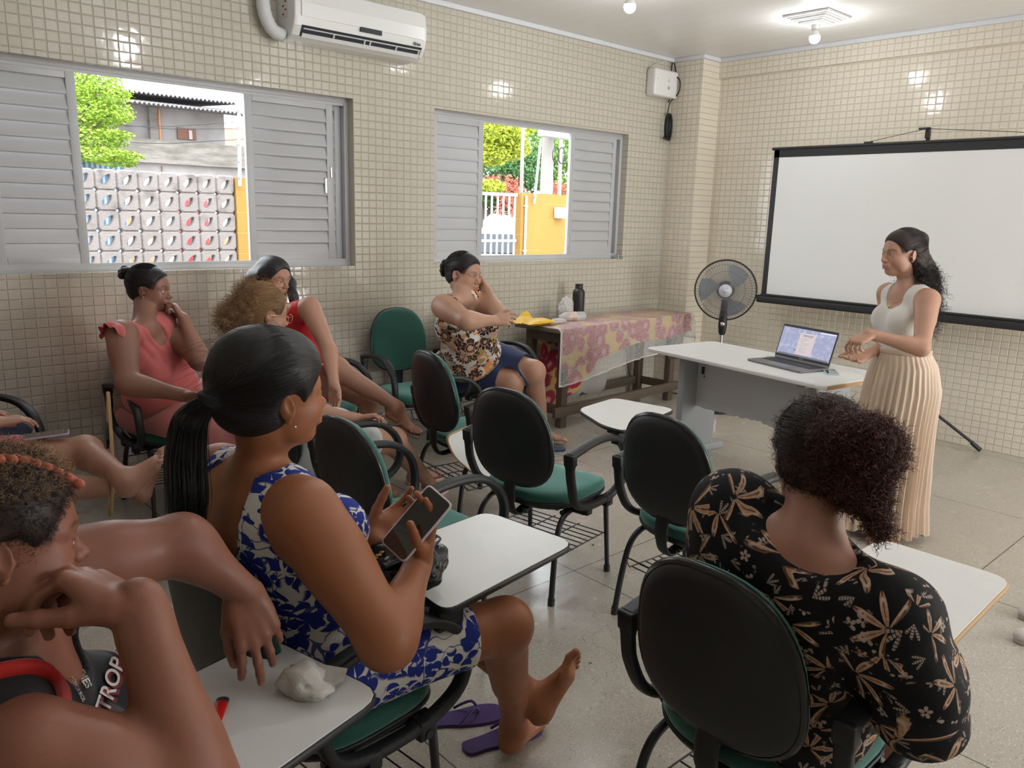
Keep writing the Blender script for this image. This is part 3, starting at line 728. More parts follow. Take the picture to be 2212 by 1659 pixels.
# plastic bottle lying
def clearm(name, c, r=.1, a=.45):
    n = NT(name, base=c, rough=r, spec=.7, alpha=a); n.bump(n.noise(n.co(), 45, 3), .5, .004); return n.m
M_CLR = clearm('clear_plastic', (.85, .87, .88), .08, .42)
q = on(1235, 675, 1, 4.33); pb = thing('plastic_bottle', 'clear ribbed plastic bottle lying on its side on the table', 'bottle', (q[0]-.05, 4.33, TZ+.045), tang-.35)
pr = [(0, 0), (.03, 0), (.036, .008)]+[(.036+.002*(i % 2), .02+.014*i) for i in range(10)]+[(.036, .165), (.030, .195), (.014, .22), (.013, .235), (0, .235)]
MB().lathe(pr, (.16, 0, -.006), 20, rotm(0, -math.pi/2, 0)).build('bottle_wall', M_CLR, pb)
MB().lathe([(.0375, .085), (.0378, .088), (.0378, .145), (.0375, .148)], (.16, 0, -.006), 20, rotm(0, -math.pi/2, 0)).build('bottle_label', clearm('printed_label', (.75, .55, .45), .3, .85), pb)
lumpy('plastic_bag', on(1222, 672, 1, 4.40)*np.array([1, 1, 0])+np.array([0, 0, TZ+.008]), (.13, .11, .17), clearm('crinkled_clear_bag', (.85, .85, .86), .12, .35), 'crumpled clear plastic bag beside the dark bottle', 'bag', 3, crumple=.5)
lumpy('snack_wrapper', on(1206, 686, 1, 4.25)*np.array([1, 1, 0])+np.array([0, 0, TZ+.008]), (.16, .06, .035), clearm('crinkled_wrapper', (.8, .78, .76), .15, .6), 'crinkled snack wrapper between the pouch and the bottle', 'wrapper', 9, crumple=.5)
mb = MB().tube(spline([(5.62, 4.59, .60), (5.61, 4.595, .42), (5.66, 4.59, .20), (5.78, 4.56, .03), (5.95, 4.40, .006), (6.03, 4.1, .006), (6.0, 3.85, .006)], 8), .004, 6)
tag(mb.build('power_cord', M_STEEL), 'thin black cord running down the wall behind the table to the floor', 'cable')
# crumbs on the floor
M_CRUMB = mat('dried_crumb', (.24, .15, .05), .9)
for (px, py, s, lb) in ((1281, 1178, .009, 'small brown crumb on the floor near the middle chair basket'), (1130, 1414, .013, 'yellow brown crumb on the floor beside the bare foot'), (1276, 1433, .006, 'tiny dark speck of dirt on the floor right of the bare foot')):
    q = on(px, py, 2, 0); lumpy('crumb', (q[0], q[1], .0005), (s, s*1.3, s*.6), M_CRUMB, lb, 'crumb', int(px), crumple=.6)
# ================================================================== outside the windows
def ondist(px, py, yy): return on(px, py, 1, yy)
M_CONC = NT('pale_street_concrete', rough=.9); M_CONC.set(base=M_CONC.mix(M_CONC.noise(M_CONC.co(), 3, 4), (.25, .24, .22), (.31, .29, .27)))
mb = MB().bx(-12, 45, YW+.3, 60, -.3, -.15); o = mb.build('ground', M_CONC.m); o['kind'] = 'structure'
MB_ = MB
# block wall with leaf shaped holes
def blockwall():
    n = NT('rough_cast_block', rough=.92); P = n.co()
    c = n.mix(n.noise(P, 2.2, 5, .7), (.19, .17, .16), (.29, .26, .25)); x, y, z = n.sep(P)
    c = n.mix(n.ss(n.noise(P, 5, 3), .5, .7)*n.ss(z, .9, 1.9)*.7, c, (.10, .09, .08)); n.set(base=c); n.bump(n.noise(P, 45, 4, .7), .8, .02); return n.m
mb = MB(); YB = 10.0; pit = .232; K = 20
leaf = []
for k in range(K):
    t = 2*math.pi*k/K; a, b = math.cos(t), math.sin(t)
    u = .066*a; w = .034*b*(1-.25*a)
    ang = math.radians(52); leaf.append((u*math.cos(ang)-w*math.sin(ang), u*math.sin(ang)+w*math.cos(ang)))
def sqp(k, h):
    t = 2*math.pi*k/K; a, b = math.cos(t), math.sin(t); s = h/max(abs(a), abs(b)); return (a*s, b*s)
for i in range(21):
    for j in range(9):
        cx = 4.27-pit*(i+.5); cz = 1.985-pit*(j+.5); r = []
        h1, h2 = pit/2, pit/2-.014
        jit = random.uniform(-.004, .004)
        for (fn, y) in ((lambda k: sqp(k, h1), YB+.02), (lambda k: sqp(k, h2), YB+.0+jit), (lambda k: (leaf[k][0]*1.2, leaf[k][1]*1.2), YB-.002+jit), (lambda k: leaf[k], YB+.02), (lambda k: leaf[k], YB+.10), (lambda k: sqp(k, h1), YB+.10)):
            r.append([(cx+fn(k)[0], y, cz+fn(k)[1]) for k in range(K)])
        mb.loft(r, smooth=False, closed=True)
tag(mb.build('block_wall', blockwall()), 'grey rough block wall pierced with leaf shaped holes outside the first window', 'wall')
n = NT('yellow_painted_wall', rough=.85); P = n.co(); c = n.mix(n.noise(P, 1.5, 4), (.27, .145, .03), (.32, .185, .04)); x, y, z = n.sep(P)
j = n.ss((((z+.02)/.26).fract()-.5).abs(), .47, .485)*n.ss(n.noise(P, 1.3, 2), .42, .55)
n.set(base=n.mix(j*.6, c, (.42, .25, .08))); n.bump(j*-1.+n.noise(P, 12, 4)*.5, .5, .01); M_YW = n.m
def ywall(x0, x1, lb):
    tag(MB().bx(x0, x1, YB-.03, YB+.13, -.15, 1.965).build('yellow_wall', M_YW), lb, 'wall', None)
ywall(4.275, 7.3, 'yellow painted wall beside the pierced grey blocks, first window')
ywall(9.2, 13.2, 'yellow painted wall with a white box on it, seen through the second window')
M_WG = mat('white_painted_metal_outside', (.42, .41, .40), .5)
q = ondist(1211, 460, YB-.1)
mt = thing('meter_box', 'small white box mounted on the yellow wall', 'box', (q[0], YB-.035, q[2]))
MB().box((0, -.05, 0), (.22, .10, .19), bevel=.012).build('casing', M_WG, mt)
MB().box((.02, -.102, .0), (.12, .008, .10), bevel=.004).build('hinged_flap', M_WG, mt)
# pipe on the gate pillar
a, b = ondist(1137, 425, YB-.06), ondist(1128, 556, YB-.06)
mb = MB().cyl((a[0], YB-.06, 1.92), (a[0], YB-.06, -.15), .022, 10)
for z in (1.75, 1.0, .3): mb.box((a[0], YB-.055, z), (.075, .03, .025))
tag(mb.build('drain_pipe', M_WG), 'white vertical pipe clipped to the yellow gate pillar', 'pipe')
gate = thing('bar_gate', 'white barred metal gate beside the yellow wall', 'gate', (7.4, YB+.05, -.15))
for k in range(14): MB().bx(.06+k*.128, .085+k*.128, 0, .025, .05, 2.05).build('bar', M_WG, gate)
MB().bx(0, 1.78, -.01, .03, 2.05, 2.1).bx(0, 1.78, -.01, .03, 1.30, 1.34).bx(0, 1.78, -.01, .03, .72, .76).bx(0, 1.78, -.01, .03, .02, .06).build('rail', M_WG, gate)
# fence brackets on walls
for (px, p0, p1, tilt, lb) in ((513, 232, 402, .0, 'white vertical security fence post on the yellow wall, first window'), (1160, 300, 440, .10, 'white slanting security fence post on the yellow wall, second window')):
    a, b = ondist(px-(-3 if tilt == 0 else -8), p0, YB-.1), ondist(px+(5 if tilt == 0 else -6), p1, YB-.1)
    ps = thing('fence_post', lb, 'post', (b[0], YB-.1, b[2]))
    MB().tube([(0, 0, 0), (a[0]-b[0], 0, a[2]-b[2])], .022, 6).build('post', M_WG, ps)
    for k in range(5):
        t = .1+.85*k/4; MB().box(((a[0]-b[0])*t-.02, -.01, (a[2]-b[2])*t), (.03, .03, .03)).build('insulator', M_GASKET, ps)
# house
M_HW = NT('weathered_white_plaster', rough=.9); P = M_HW.co(); M_HW.set(base=M_HW.mix(M_HW.ss(M_HW.noise(P, 1.2, 5, .7), .35, .75), (.34, .32, .31), (.23, .21, .20)))
M_HB = NT('stained_grey_concrete', rough=.95); P = M_HB.co(); x, y, z = M_HB.sep(P); M_HB.set(base=M_HB.mix(M_HB.ss(M_HB.noise(M_HB.vm('MULTIPLY', P, (.6, 1, 3)), 1.5, 5, .7), .35, .65), (.25, .23, .21), (.13, .12, .10)))
M_COR = mat('grey_corrugated_cement', (.20, .19, .195), .85); M_BRW = mat('brown_shutter_wood', (.20, .09, .06), .7); M_OR = mat('orange_pipe', (.75, .28, .12), .6)
hs = thing('house', 'two storey weathered house with corrugated awnings behind the block wall', 'house', (0, 18, 0))
MB().bx(2.6, 7.62, .25, 5, -.15, 3.75).build('wall', M_HW.m, hs)
MB().bx(2.6, 8.15, -.35, .25, 2.52, 2.93).build('balcony_parapet', M_HB.m, hs)
MB().bx(2.6, 8.1, -.28, .25, -.15, 2.45).build('lower_wall', M_HW.m, hs)
mb = MB().bx(2.6, 8.2, -.42, .3, 2.45, 2.53); mb.build('ledge', M_HB.m, hs)
def corrug(x0, x1, y0, z0, y1, z1, pit=.09, amp=.022, t=.02):
    nn = int((x1-x0)/pit*6); v = []
    for s, (y, z) in enumerate(((y0, z0), (y1, z1))):
        for i in range(nn+1):
            x = x0+(x1-x0)*i/nn; v.append((x, y, z+amp*math.sin(2*math.pi*(x-x0)/pit)))
    n1 = nn+1; f = [(i, i+1, n1+i+1, n1+i) for i in range(nn)]
    v2 = [(a, b, c-t) for a, b, c in v]; m = len(v)
    f2 = [tuple(q+m for q in ff[::-1]) for ff in f]; f3 = [(i, i+m, i+1+m, i+1) for i in range(nn)]
    return MB().add(v+v2, f+f2+f3, False)
corrug(2.6, 7.75, -.2, 3.86, 5, 4.15).build('upper_roof', M_COR, hs)
corrug(2.6, 8.1, -.75, 3.60, .3, 3.68).build('lower_awning', M_COR, hs)
MB().bx(5.95, 6.12, .10, .25, 2.93, 3.62).build('column', M_HB.m, hs)
MB().cyl((6.17, .18, 2.95), (6.17, .18, 3.6), .025, 8).build('orange_pipe', M_OR, hs)
for x0, x1 in ((6.55, 6.95), (4.4, 4.85)):
    MB().bx(x0, x1, .20, .24, 3.02, 3.26).build('window', M_BRW, hs); MB().bx(x0+.24, x0+.31, .18, .21, 3.03, 3.22).build('pale_board', M_WG, hs)
MB().cyl((8.0, -.6, 3.6), (8.0, -.6, -.1), .025, 8).build('awning_pole', M_COR, hs)
mb = MB().tube([(6.0, -.30, 2.40), (6.0, -.3, 2.2), (6.4, -.3, 2.2)], .012, 6); mb.build('wall_pipe', M_BRW, hs)
def tiles_o():
    n = NT('orange_clay_tiles', rough=.85); P = n.co(); x, y, z = n.sep(P); s = ((x*24.).sin())
    n.set(base=n.mix(n.noise(P, 8, 3), (.38, .13, .07), (.52, .25, .15))); n.bump(s, .8, .03); return n.m
M_CLAY = tiles_o()
h2 = thing('small_house', 'low house with orange clay tiled roof, right of the two storey house', 'house', (9.2, 22, 0))
MB().bx(-.2, 6, .4, 4, -.15, 3.0).build('wall', M_HW.m, h2); MB().add([(-.4, 0, 3.0), (6.2, 0, 3.0), (6.2, 2.4, 3.95), (-.4, 2.4, 3.95), (-.4, 0, 2.94), (6.2, 0, 2.94), (6.2, 2.4, 3.89), (-.4, 2.4, 3.89)], [(0, 1, 2, 3), (7, 6, 5, 4), (0, 4, 5, 1)]).build('roof', M_CLAY, h2)
corrug(-.2, 6, -1.0, 2.62, .4, 2.8).build('awning', mat('white_corrugated_sheet', (.48, .48, .48), .6), h2)
MB().bx(.55, 1.0, .32, .4, 1.2, 2.5).build('door', M_BRW, h2)
MB().bx(1.08, 1.2, .3, .38, 1.2, 2.3).build('pale_frame', M_WG, h2)
# things glimpsed through the pierced blocks
n = NT('blue_corrugated_sheet', rough=.5); x, y, z = n.sep(n.co()); n.set(base=n.mix(n.ss((x*95.).sin(), -.3, .3), (.42, .50, .60), (.08, .22, .42)))
tag(MB().bx(1.2, 3.55, 12.0, 12.04, -.15, 2.26).build('blue_sheet', n.m), 'blue and white corrugated sheet behind the pierced block wall', 'fence panel')
tag(MB().bx(4.60, 4.95, 12.6, 13.2, -.15, 1.72, .05).build('red_cart', mat('red_paint', (.62, .06, .07), .5)), 'red painted cart glimpsed through the pierced blocks', 'cart')
n = NT('pale_street_wall', rough=.8); n.set(base=n.mix(n.ss(n.noise(n.co(), 2.2, 3), .5, .62), (.52, .50, .48), (.42, .29, .15)))
tag(MB().bx(3.2, 7.5, 14.2, 14.4, -.15, 1.6).build('street_wall', n.m), 'pale low street wall behind the pierced blocks', 'wall')
# foliage
def leafmat(name, a, b):
    n = NT(name, rough=.6, spec=.3); c = n.mix(n.white(n.vm('FLOOR', n.vm('SCALE', n.co(), 14.))) if False else n.noise(n.co(), 3.5, 4, .7), a, b)
    n.set(base=c); return n.m
def foliage(name, blobs, count, size, m, parent, seed, flat=.6):
    rs = np.random.default_rng(seed); P = []
    vol = np.array([b[1][0]*b[1][1]*b[1][2] for b in blobs])**.67; vol = vol/vol.sum()
    for (c, r), w in zip(blobs, vol):
        k = int(count*w); d = rs.normal(size=(k, 3)); d /= np.linalg.norm(d, axis=1)[:, None]; rad = rs.uniform(.55, 1.05, (k, 1))
        q = d*rad; q[:, 2] += .12*np.sin(q[:, 0]*9+q[:, 1]*7)
        P.append(q*np.array(r)+np.array(c))
    P = np.concatenate(P); n = len(P)
    a = rs.normal(size=(n, 3)); a[:, 2] *= flat; a /= np.linalg.norm(a, axis=1)[:, None]; b = np.cross(a, rs.normal(size=(n, 3))); b /= np.linalg.norm(b, axis=1)[:, None]
    L = size*rs.uniform(.6, 1.3, (n, 1)); Wd = L*.42
    v = np.stack([P-a*L, P-b*Wd, P+a*L, P+b*Wd], 1).reshape(-1, 3); f = np.arange(n*4).reshape(-1, 4)
    return obj(name, mk_mesh(name, v, f, m), parent)
M_BARK = mat('grey_bark', (.16, .13, .11), .9)
def tree(name, label, base, trunk, blobs, count, size, m, seed, flat=.6, extra=None):
    t = thing(name, label, 'tree', base); B = np.array(base)
    mb = MB(); 
    mb.tube([np.array(p)-B for p in trunk], [.12]+[.07]*(len(trunk)-2)+[.03], 8)
    for c, r in blobs[:6]: mb.tube([np.array(trunk[-2])-B, (np.array(trunk[-2])+np.array(c))/2-B+np.array([0, 0, .1]), np.array(c)-B], [.05, .035, .012], 6)
    mb.build('trunk', M_BARK, t)
    foliage('foliage', [(np.array(c)-B, r) for c, r in blobs], count, size, m, t, seed, flat)
    if extra: foliage('flowers', [(np.array(c)-B, r) for c, r in extra[0]], extra[1], extra[2], extra[3], t, seed+5, 1)
    return t
ML1 = leafmat('bright_feathery_leaves', (.17, .32, .03), (.38, .50, .07))
def bl(px, py, y, rx, rz, ry=None):
    q = ondist(px, py, y); return (q, (rx, ry or rx, rz))
tree('feathery_tree', 'bright green feathery tree at the left of the first window', (2.3, 12.6, -.15), [(2.3, 12.6, -.15), (2.2, 12.6, 1.5), (2.4, 12.3, 2.6)],
     [bl(190, 165, 11.8, .42, .16), bl(215, 200, 11.6, .40, .14), bl(190, 240, 11.8, .55, .22), bl(235, 250, 11.5, .30, .08), bl(195, 300, 11.7, .48, .16), bl(245, 290, 11.4, .26, .06), bl(215, 335, 11.5, .52, .10), bl(262, 335, 11.3, .22, .05), bl(160, 240, 12.2, .5, .9), bl(250, 350, 11.4, .28, .07)], 15000, .028, ML1, 3, .35)
ML2 = leafmat('yellow_green_leaves', (.28, .36, .025), (.46, .50, .07)); ML3 = leafmat('dark_green_leaves', (.025, .09, .03), (.10, .22, .06)); ML4 = leafmat('mid_green_leaves', (.10, .25, .04), (.25, .40, .09))
MFL = mat('coral_flowers', (.55, .16, .11), .7)
tree('yellow_green_tree', 'yellow green tree in the upper left of the second window', (13.2, 18.2, -.15), [(13.2, 18.2, -.15), (13.4, 17.8, 2), (14, 17, 3.2)],
     [bl(1075, 290, 16, .75, .42), bl(1100, 320, 16, .55, .30), bl(1060, 330, 16, .5, .3), bl(1110, 270, 16.3, .6, .3), bl(1060, 405, 15.6, .4, .18)], 9000, .065, ML2, 5)
tree('flowering_tree', 'dark green tree with coral flowers behind the gate', (16.6, 20, -.15), [(16.6, 20, -.15), (16.7, 20, 1.4), (16.8, 20, 2.4)],
     [bl(1075, 370, 20, 1.2, .5), bl(1120, 385, 20, 1.0, .5), bl(1090, 340, 20.5, 1.1, .4), bl(1140, 360, 20.5, .8, .6), bl(1060, 430, 20, .9, .3), bl(1100, 440, 20, 1.1, .35)], 9000, .075, ML3, 8, .6,
     ([bl(1085, 395, 19.2, .7, .25), bl(1105, 420, 19.0, .6, .25), bl(1100, 450, 19, .5, .25), bl(1070, 400, 19, .5, .15)], 900, .075, MFL))
tree('tall_green_tree', 'tall mid green tree behind the concrete pole', (21.5, 22, -.15), [(21.5, 22, -.15), (21.5, 22, 2), (21.4, 22, 4)],
     [bl(1150, 300, 22, 1.5, .9), bl(1230, 320, 22, 1.5, .9), bl(1235, 380, 22, 1.3, .7), bl(1150, 370, 22.5, 1.0, .7), bl(1200, 275, 22.5, 1.5, .6), bl(1225, 405, 21.5, 1.2, .4)], 11000, .085, ML4, 12, .6,
     ([bl(1230, 410, 20.6, .9, .2), bl(1195, 405, 20.6, .4, .2)], 350, .085, MFL))
# poles
a, b = ondist(1176, 250, 13), ondist(1180, 415, 13)
pol = thing('concrete_utility_pole', 'thick tapering concrete utility pole with a grey service box', 'pole', (b[0], 13, -.15))
MB().tube([(0, 0, 0), (0, 0, b[2]+.15), (0, 0, 4.6)], [.175, .15, .11], 10).build('shaft', NT('pale_weathered_concrete', base=(.29, .27, .25), rough=.95).m, pol)
q1, q2 = ondist(1170, 283, 12.7), ondist(1232, 290, 12.7)
MB().box(((q1[0]+q2[0])/2-b[0], -.3, q1[2]+.15-.03), (q2[0]-q1[0], .25, .16), bevel=.02).build('service_box', M_WG, pol)
mb = MB()
for cx in (-.02, .16): mb.tube([(cx+.10*math.cos(t)-.08, -.36, 3.05+.17*math.sin(t)) for t in np.linspace(0, 2*math.pi, 20)[:-1]], .012, 5, closed=True)
mb.build('coiled_wire', M_STEEL, pol)
for (px, t, bt_, y, r, lb) in ((1127, 262, 415, 14.5, .045, 'thin brownish pole left of the concrete pole'), (1209, 298, 422, 14, .05, 'thin grey pole right of the concrete pole')):
    q = ondist(px, bt_, y); q2 = ondist(px+3, t, y)
    tag(MB().tube([(0, 0, 0), (q2[0]-q[0], 0, q2[2]+.15)], r, 8).build('pole', mat('brown_grey_pole', (.30, .25, .23), .9)), lb, 'pole').location = (q[0], y, -.15)
wire = MB()
for (p0, p1, y) in (((165, 262), (540, 278), 15.), ((165, 270), (540, 262), 15.2), ((165, 305), (540, 300), 14.6), ((1050, 340), (1250, 352), 15.5), ((1050, 376), (1250, 366), 15.)):
    A, B_ = ondist(p0[0], p0[1], y), ondist(p1[0], p1[1], y); wire.tube([A, (A+B_)/2-np.array([0, 0, .06]), B_], .006, 4)
wo = wire.build('overhead_wire', M_STEEL); tag(wo, 'thin overhead wires crossing behind both windows', 'wire'); wo['kind'] = 'stuff'
# cars
def car(label, loc, rz, paint):
    c = thing('car', label, 'car', loc, rz)
    prof = [(-2.0, .35), (-2.02, .62), (-1.95, .92), (-1.55, .98), (-1.2, 1.38), (-.2, 1.46), (.45, 1.40), (1.05, .98), (1.85, .86), (2.02, .6), (2.0, .32)]
    rg = []
    for y, k in ((-.82, .93), (-.78, 1), (.78, 1), (.82, .93)): rg.append([(x*(.985 if abs(y) > .8 else 1), y*(1 if z < 1.0 else .86), z*k if z > .9 else z) for x, z in prof])
    MB().loft(rg, smooth=False).build('body_shell', paint, c)
    MG = mat('tinted_glass', (.03, .04, .05), .1)
    MB().add([(-1.58, -.62, 1.0), (-1.58, .62, 1.0), (-1.235, .58, 1.36), (-1.235, -.58, 1.36)], [(0, 1, 2, 3)]).build('rear_window', MG, c)
    for s in (-1, 1):
        MB().add([(-1.3, s*.80, 1.0), (-1.08, s*.722, 1.34), (.4, s*.722, 1.36), (.9, s*.80, 1.0)], [(0, 1, 2, 3)]).build('side_window', MG, c)
        MB().box((-1.99, s*.62, .78), (.05, .25, .14), bevel=.02).build('tail_light', mat('red_lens', (.6, .02, .03), .3), c)
        for x in (-1.3, 1.3): MB().lathe([(0, -.1), (.29, -.1), (.31, -.06), (.31, .06), (.29, .1), (0, .1)], (x, s*.74, .30), 20, rotm(math.pi/2)).build('wheel', mat('dark_tyre', (.02, .02, .022), .8), c)
    MB().box((-2.02, 0, .45), (.06, 1.5, .14), bevel=.02).build('bumper', M_GMET, c)
    return c
M_CARW = mat('white_car_paint', (.42, .42, .43), .25, coat=.4)
q = ondist(1066, 548, 15.5); car('white car parked behind the gate, its tail nearest', (11.3, 13.3, -.15), math.radians(60), M_CARW)
car('second white car parked further back behind the gate', (15.6, 15.6, -.15), math.radians(5), M_CARW)
tag(MB().bx(13.2, 15.5, 14.7, 15.3, -.15, .05).build('grass_verge', mat('dry_grass', (.38, .40, .08), .9)), 'yellow green grass verge between the parked cars', 'grass', kind='stuff')
# ================================================================== university chairs
def sup(t, a, b, e): c, s = math.cos(t), math.sin(t); return a*math.copysign(abs(c)**(2/e), c), b*math.copysign(abs(s)**(2/e), s)
NS = 40; TT = [2*math.pi*k/NS for k in range(NS)]
def seat_ring(sc_, z, drop=1.):
    r = []
    for t in TT:
        x, y = sup(t, .225*sc_, .235*sc_, 3.2)
        dz = -.018*drop*max(0, (x-.08)/.145)**2+.010*drop*(abs(y)/.235)**2-.004
        if x < -.1: y *= 1-.10*((-.1-x)/.125)**2
        r.append((x, y, z+dz))
    return r
def back_pt(t, s, d, bz=.0, a=.208, b=.213):
    y, v = sup(t, a*s, b*s, 2.55)
    y *= 1-.10*(v/b)+.0; 
    bend = .35*(y*y)-.05*v*v       # lateral wrap
    x0 = -.225; til = .16
    # local: normal +x (forward), v up; tilt backwards with height
    px = d+bend; pz = v
    return (x0-.05+px*math.cos(til)-pz*math.sin(til), y, .695+bz+pz*math.cos(til)+px*math.sin(til))
TABO = [(.115, -.315), (.13, -.20), (.295, .05), (.63, .05), (.64, -.29)]
ARM = [(-.225, .655), (-.10, .678), (.02, .683), (.12, .662), (.195, .60), (.222, .52), (.205, .445), (.13, .40), (.02, .388), (-.09, .398), (-.165, .44), (-.205, .52), (-.220, .58), (-.226, .645)]
def make_chair(bz=0.):
    ch = thing('study_chair', 'chair', 'chair')
    # seat
    rg = [seat_ring(s, z) for s, z in ((.90, .404), (.975, .412), (1.0, .425), (1.0, .437), (.985, .448), (.94, .456), (.82, .461), (.6, .462), (.3, .460), (.05, .459))]
    MB().loft(rg).build('seat_cushion', M_GREEN, ch)
    MB().loft([seat_ring(s, z, .8) for s, z in ((.55, .372), (.85, .380), (.96, .392), (1.005, .406), (1.01, .416), (.985, .416), (.9, .41))]).build('seat_shell', M_BLACK, ch)
    # backrest
    fr = [(.86, .030), (.93, .028), (.965, .02), (.975, .008), (.97, -.004)]
    rg = [[back_pt(t, s, d, bz) for t in TT] for s, d in ((.02, .036), (.35, .036), (.65, .034), (.86, .030), (.94, .025), (.978, .016), (.985, .004), (.97, -.006), (.9, -.008))]
    MB().loft(rg).build('backrest_cushion', M_GREEN, ch)
    rg = [[back_pt(t, s, d, bz) for t in TT] for s, d in ((.93, -.002), (1.0, .003), (1.022, -.001), (1.025, -.008), (1.005, -.014), (.975, -.017))]
    sh = MB().loft(rg, cap=False).build('backrest_rim', M_RIM, ch)
    rg = [[back_pt(t, s, d, bz) for t in TT] for s, d in ((.978, -.014), (.94, -.022), (.85, -.030), (.6, -.038), (.3, -.041), (.02, -.042))]
    MB().loft(rg).build('backrest_shell', M_BLACK, ch)
    # connector
    mb = MB(); pts = spline([(-.250-.01, 0, .60+bz), (-.262, 0, .53), (-.268, 0, .46), (-.262, 0, .395), (-.235, 0, .352), (-.19, 0, .345), (-.12, 0, .362), (-.03, 0, .372)], 5)
    mb.tube(pts, [.028]*14+[.024]*(len(pts)-14), 10, flat=((1, 0, .2), 1.15, .40)); mb.build('back_bracket', M_BLACK, ch)
    # frame
    mb = MB(); mb.bx(-.12, .14, -.15, .15, .362, .378, .004)
    for y in (-.205, .205): mb.tube([(-.14, y*.9, .368), (.16, y*.98, .368)], .011, 8)
    mb.tube([(.10, -.28, .372), (.10, .28, .372)], .012, 8); mb.tube([(-.08, -.26, .372), (-.08, .26, .372)], .012, 8)
    mb.build('seat_frame', M_STEEL, ch)
    for s in (-1, 1):
        mb = MB().tube([(.13, s*.205, .37), (.165, s*.215, .34), (.19, s*.225, .02)], [.0125, .0125, .0105], 10); mb.tube([(.189, s*.2245, .03), (.190, s*.225, .0)], .015, 10); mb.build('leg', M_STEEL, ch)
        mb = MB().tube(spline([(-.06, s*.19, .367), (-.14, s*.20, .360), (-.195, s*.21, .31), (-.225, s*.218, .20), (-.25, s*.227, .02)], 5), .0125, 10); mb.tube([(-.249, s*.227, .03), (-.251, s*.2275, .0)], .015, 10); mb.build('leg', M_STEEL, ch)
    # book rack
    mb = MB()
    for i in range(9): mb.tube([(-.17+.042*i, -.215, .192), (-.17+.042*i, .215, .192)], .0028, 5)
    for y in (-.215, -.07, .07, .215): mb.tube([(-.22, y, .25), (-.19, y, .196), (.18, y, .196)], .003, 5)
    mb.tube([(-.22, -.215, .25), (-.22, .215, .25)], .003, 5)
    mb.build('book_rack', M_STEEL, ch)
    for s in (-1, 1):
        c0 = np.array([ARM[0][0], 0, ARM[0][1]])
        pts = [np.array([x, s*(.275-.02*max(0, (.5-z)/.12)), z]) for x, z in ARM]
        top = spline(pts, 4)
        w = [.0155+.004*math.exp(-((p[2]-.67)/.05)**2) for p in top]
        rg = []
        m = len(top)
        for i, p in enumerate(top):
            t = nrm(top[min(i+1, m-1)]-top[max(i-1, 0)]); lat = np.array([0, 1., 0]); nn = np.cross(t, lat)
            if i in (0, m-1):   # mitre at the rear top corner
                t = nrm(np.array([.35, 0, 1.])) if i else nrm(np.array([1., 0, .45])); nn = np.cross(t, lat)
            hw = .0235 if p[2] > .6 else .0195
            hh = .0145
            rg.append([p+lat*hw*sup(q, 1, 1, 3)[0]+nn*hh*sup(q, 1, 1, 3)[1] for q in [2*math.pi*k/14 for k in range(14)]])
        mb = MB().loft(rg)
        mb.box((-.224, s*.275, .640), (.034, .047, .052), rotm(0, -.1, 0), bevel=.006)
        mb.box((.10, s*.262, .382), (.05, .03, .05), bevel=.006); mb.box((-.06, s*.262, .382), (.04, .03, .045), bevel=.006)
        mb.build('armrest', M_BLACK, ch)
    return ch
def add_tablet(ch, mode='up', dn=(6, 0, -.22, -.345, .335)):
    poly = roundpoly(TABO, [.04, .05, .07, .05, .06], 4)
    tb = bpy.data.objects.new('writing_tablet', None); C.objects.link(tb); tb.parent = ch
    MB().prism(poly, .0, .013, .002).build('tablet_board', M_LAM if mode != 'chip' else M_LAM, tb)
    P2 = np.array(poly); c = P2.mean(0); d = np.roll(P2, -1, 0)-np.roll(P2, 1, 0); nn = np.stack([d[:, 1], -d[:, 0]], 1); nn /= np.linalg.norm(nn, axis=1)[:, None]
    rg = [[(p[0]+q[0]*o_, p[1]+q[1]*o_, z) for p, q in zip(P2, nn)] for o_, z in ((-.002, -.004), (.003, -.003), (.0045, .004), (.003, .0115), (-.001, .0125), (-.004, .004))]
    MB().loft(rg, closed=True).build('tablet_edge', M_EDGE if mode in ('up',) else M_PLY, tb)
    if mode == 'up' or mode == 'chip':
        mb = MB().bx(.14, .40, -.265, -.215, -.02, -.003, .004); mb.bx(.12, .20, -.29, -.25, -.06, -.004, .006)
        mb.build('tablet_bracket', M_BLACK, tb); tb.location = (0, 0, .692)
    else:
        tb.rotation_euler = (Matrix.Rotation(math.radians(dn[0]), 3, 'Z') @ Matrix.Rotation(math.radians(dn[1]), 3, 'Y') @ Matrix.Rotation(math.radians(-95), 3, 'X')).to_euler(); tb.location = dn[2:]
        MB().bx(.30, .42, -.27, -.21, -.012, -.002, .003).build('tablet_bracket', M_BLACK, tb)
    return tb
chair0 = make_chair(0.)
GRP = 'green study chairs with black armrests'
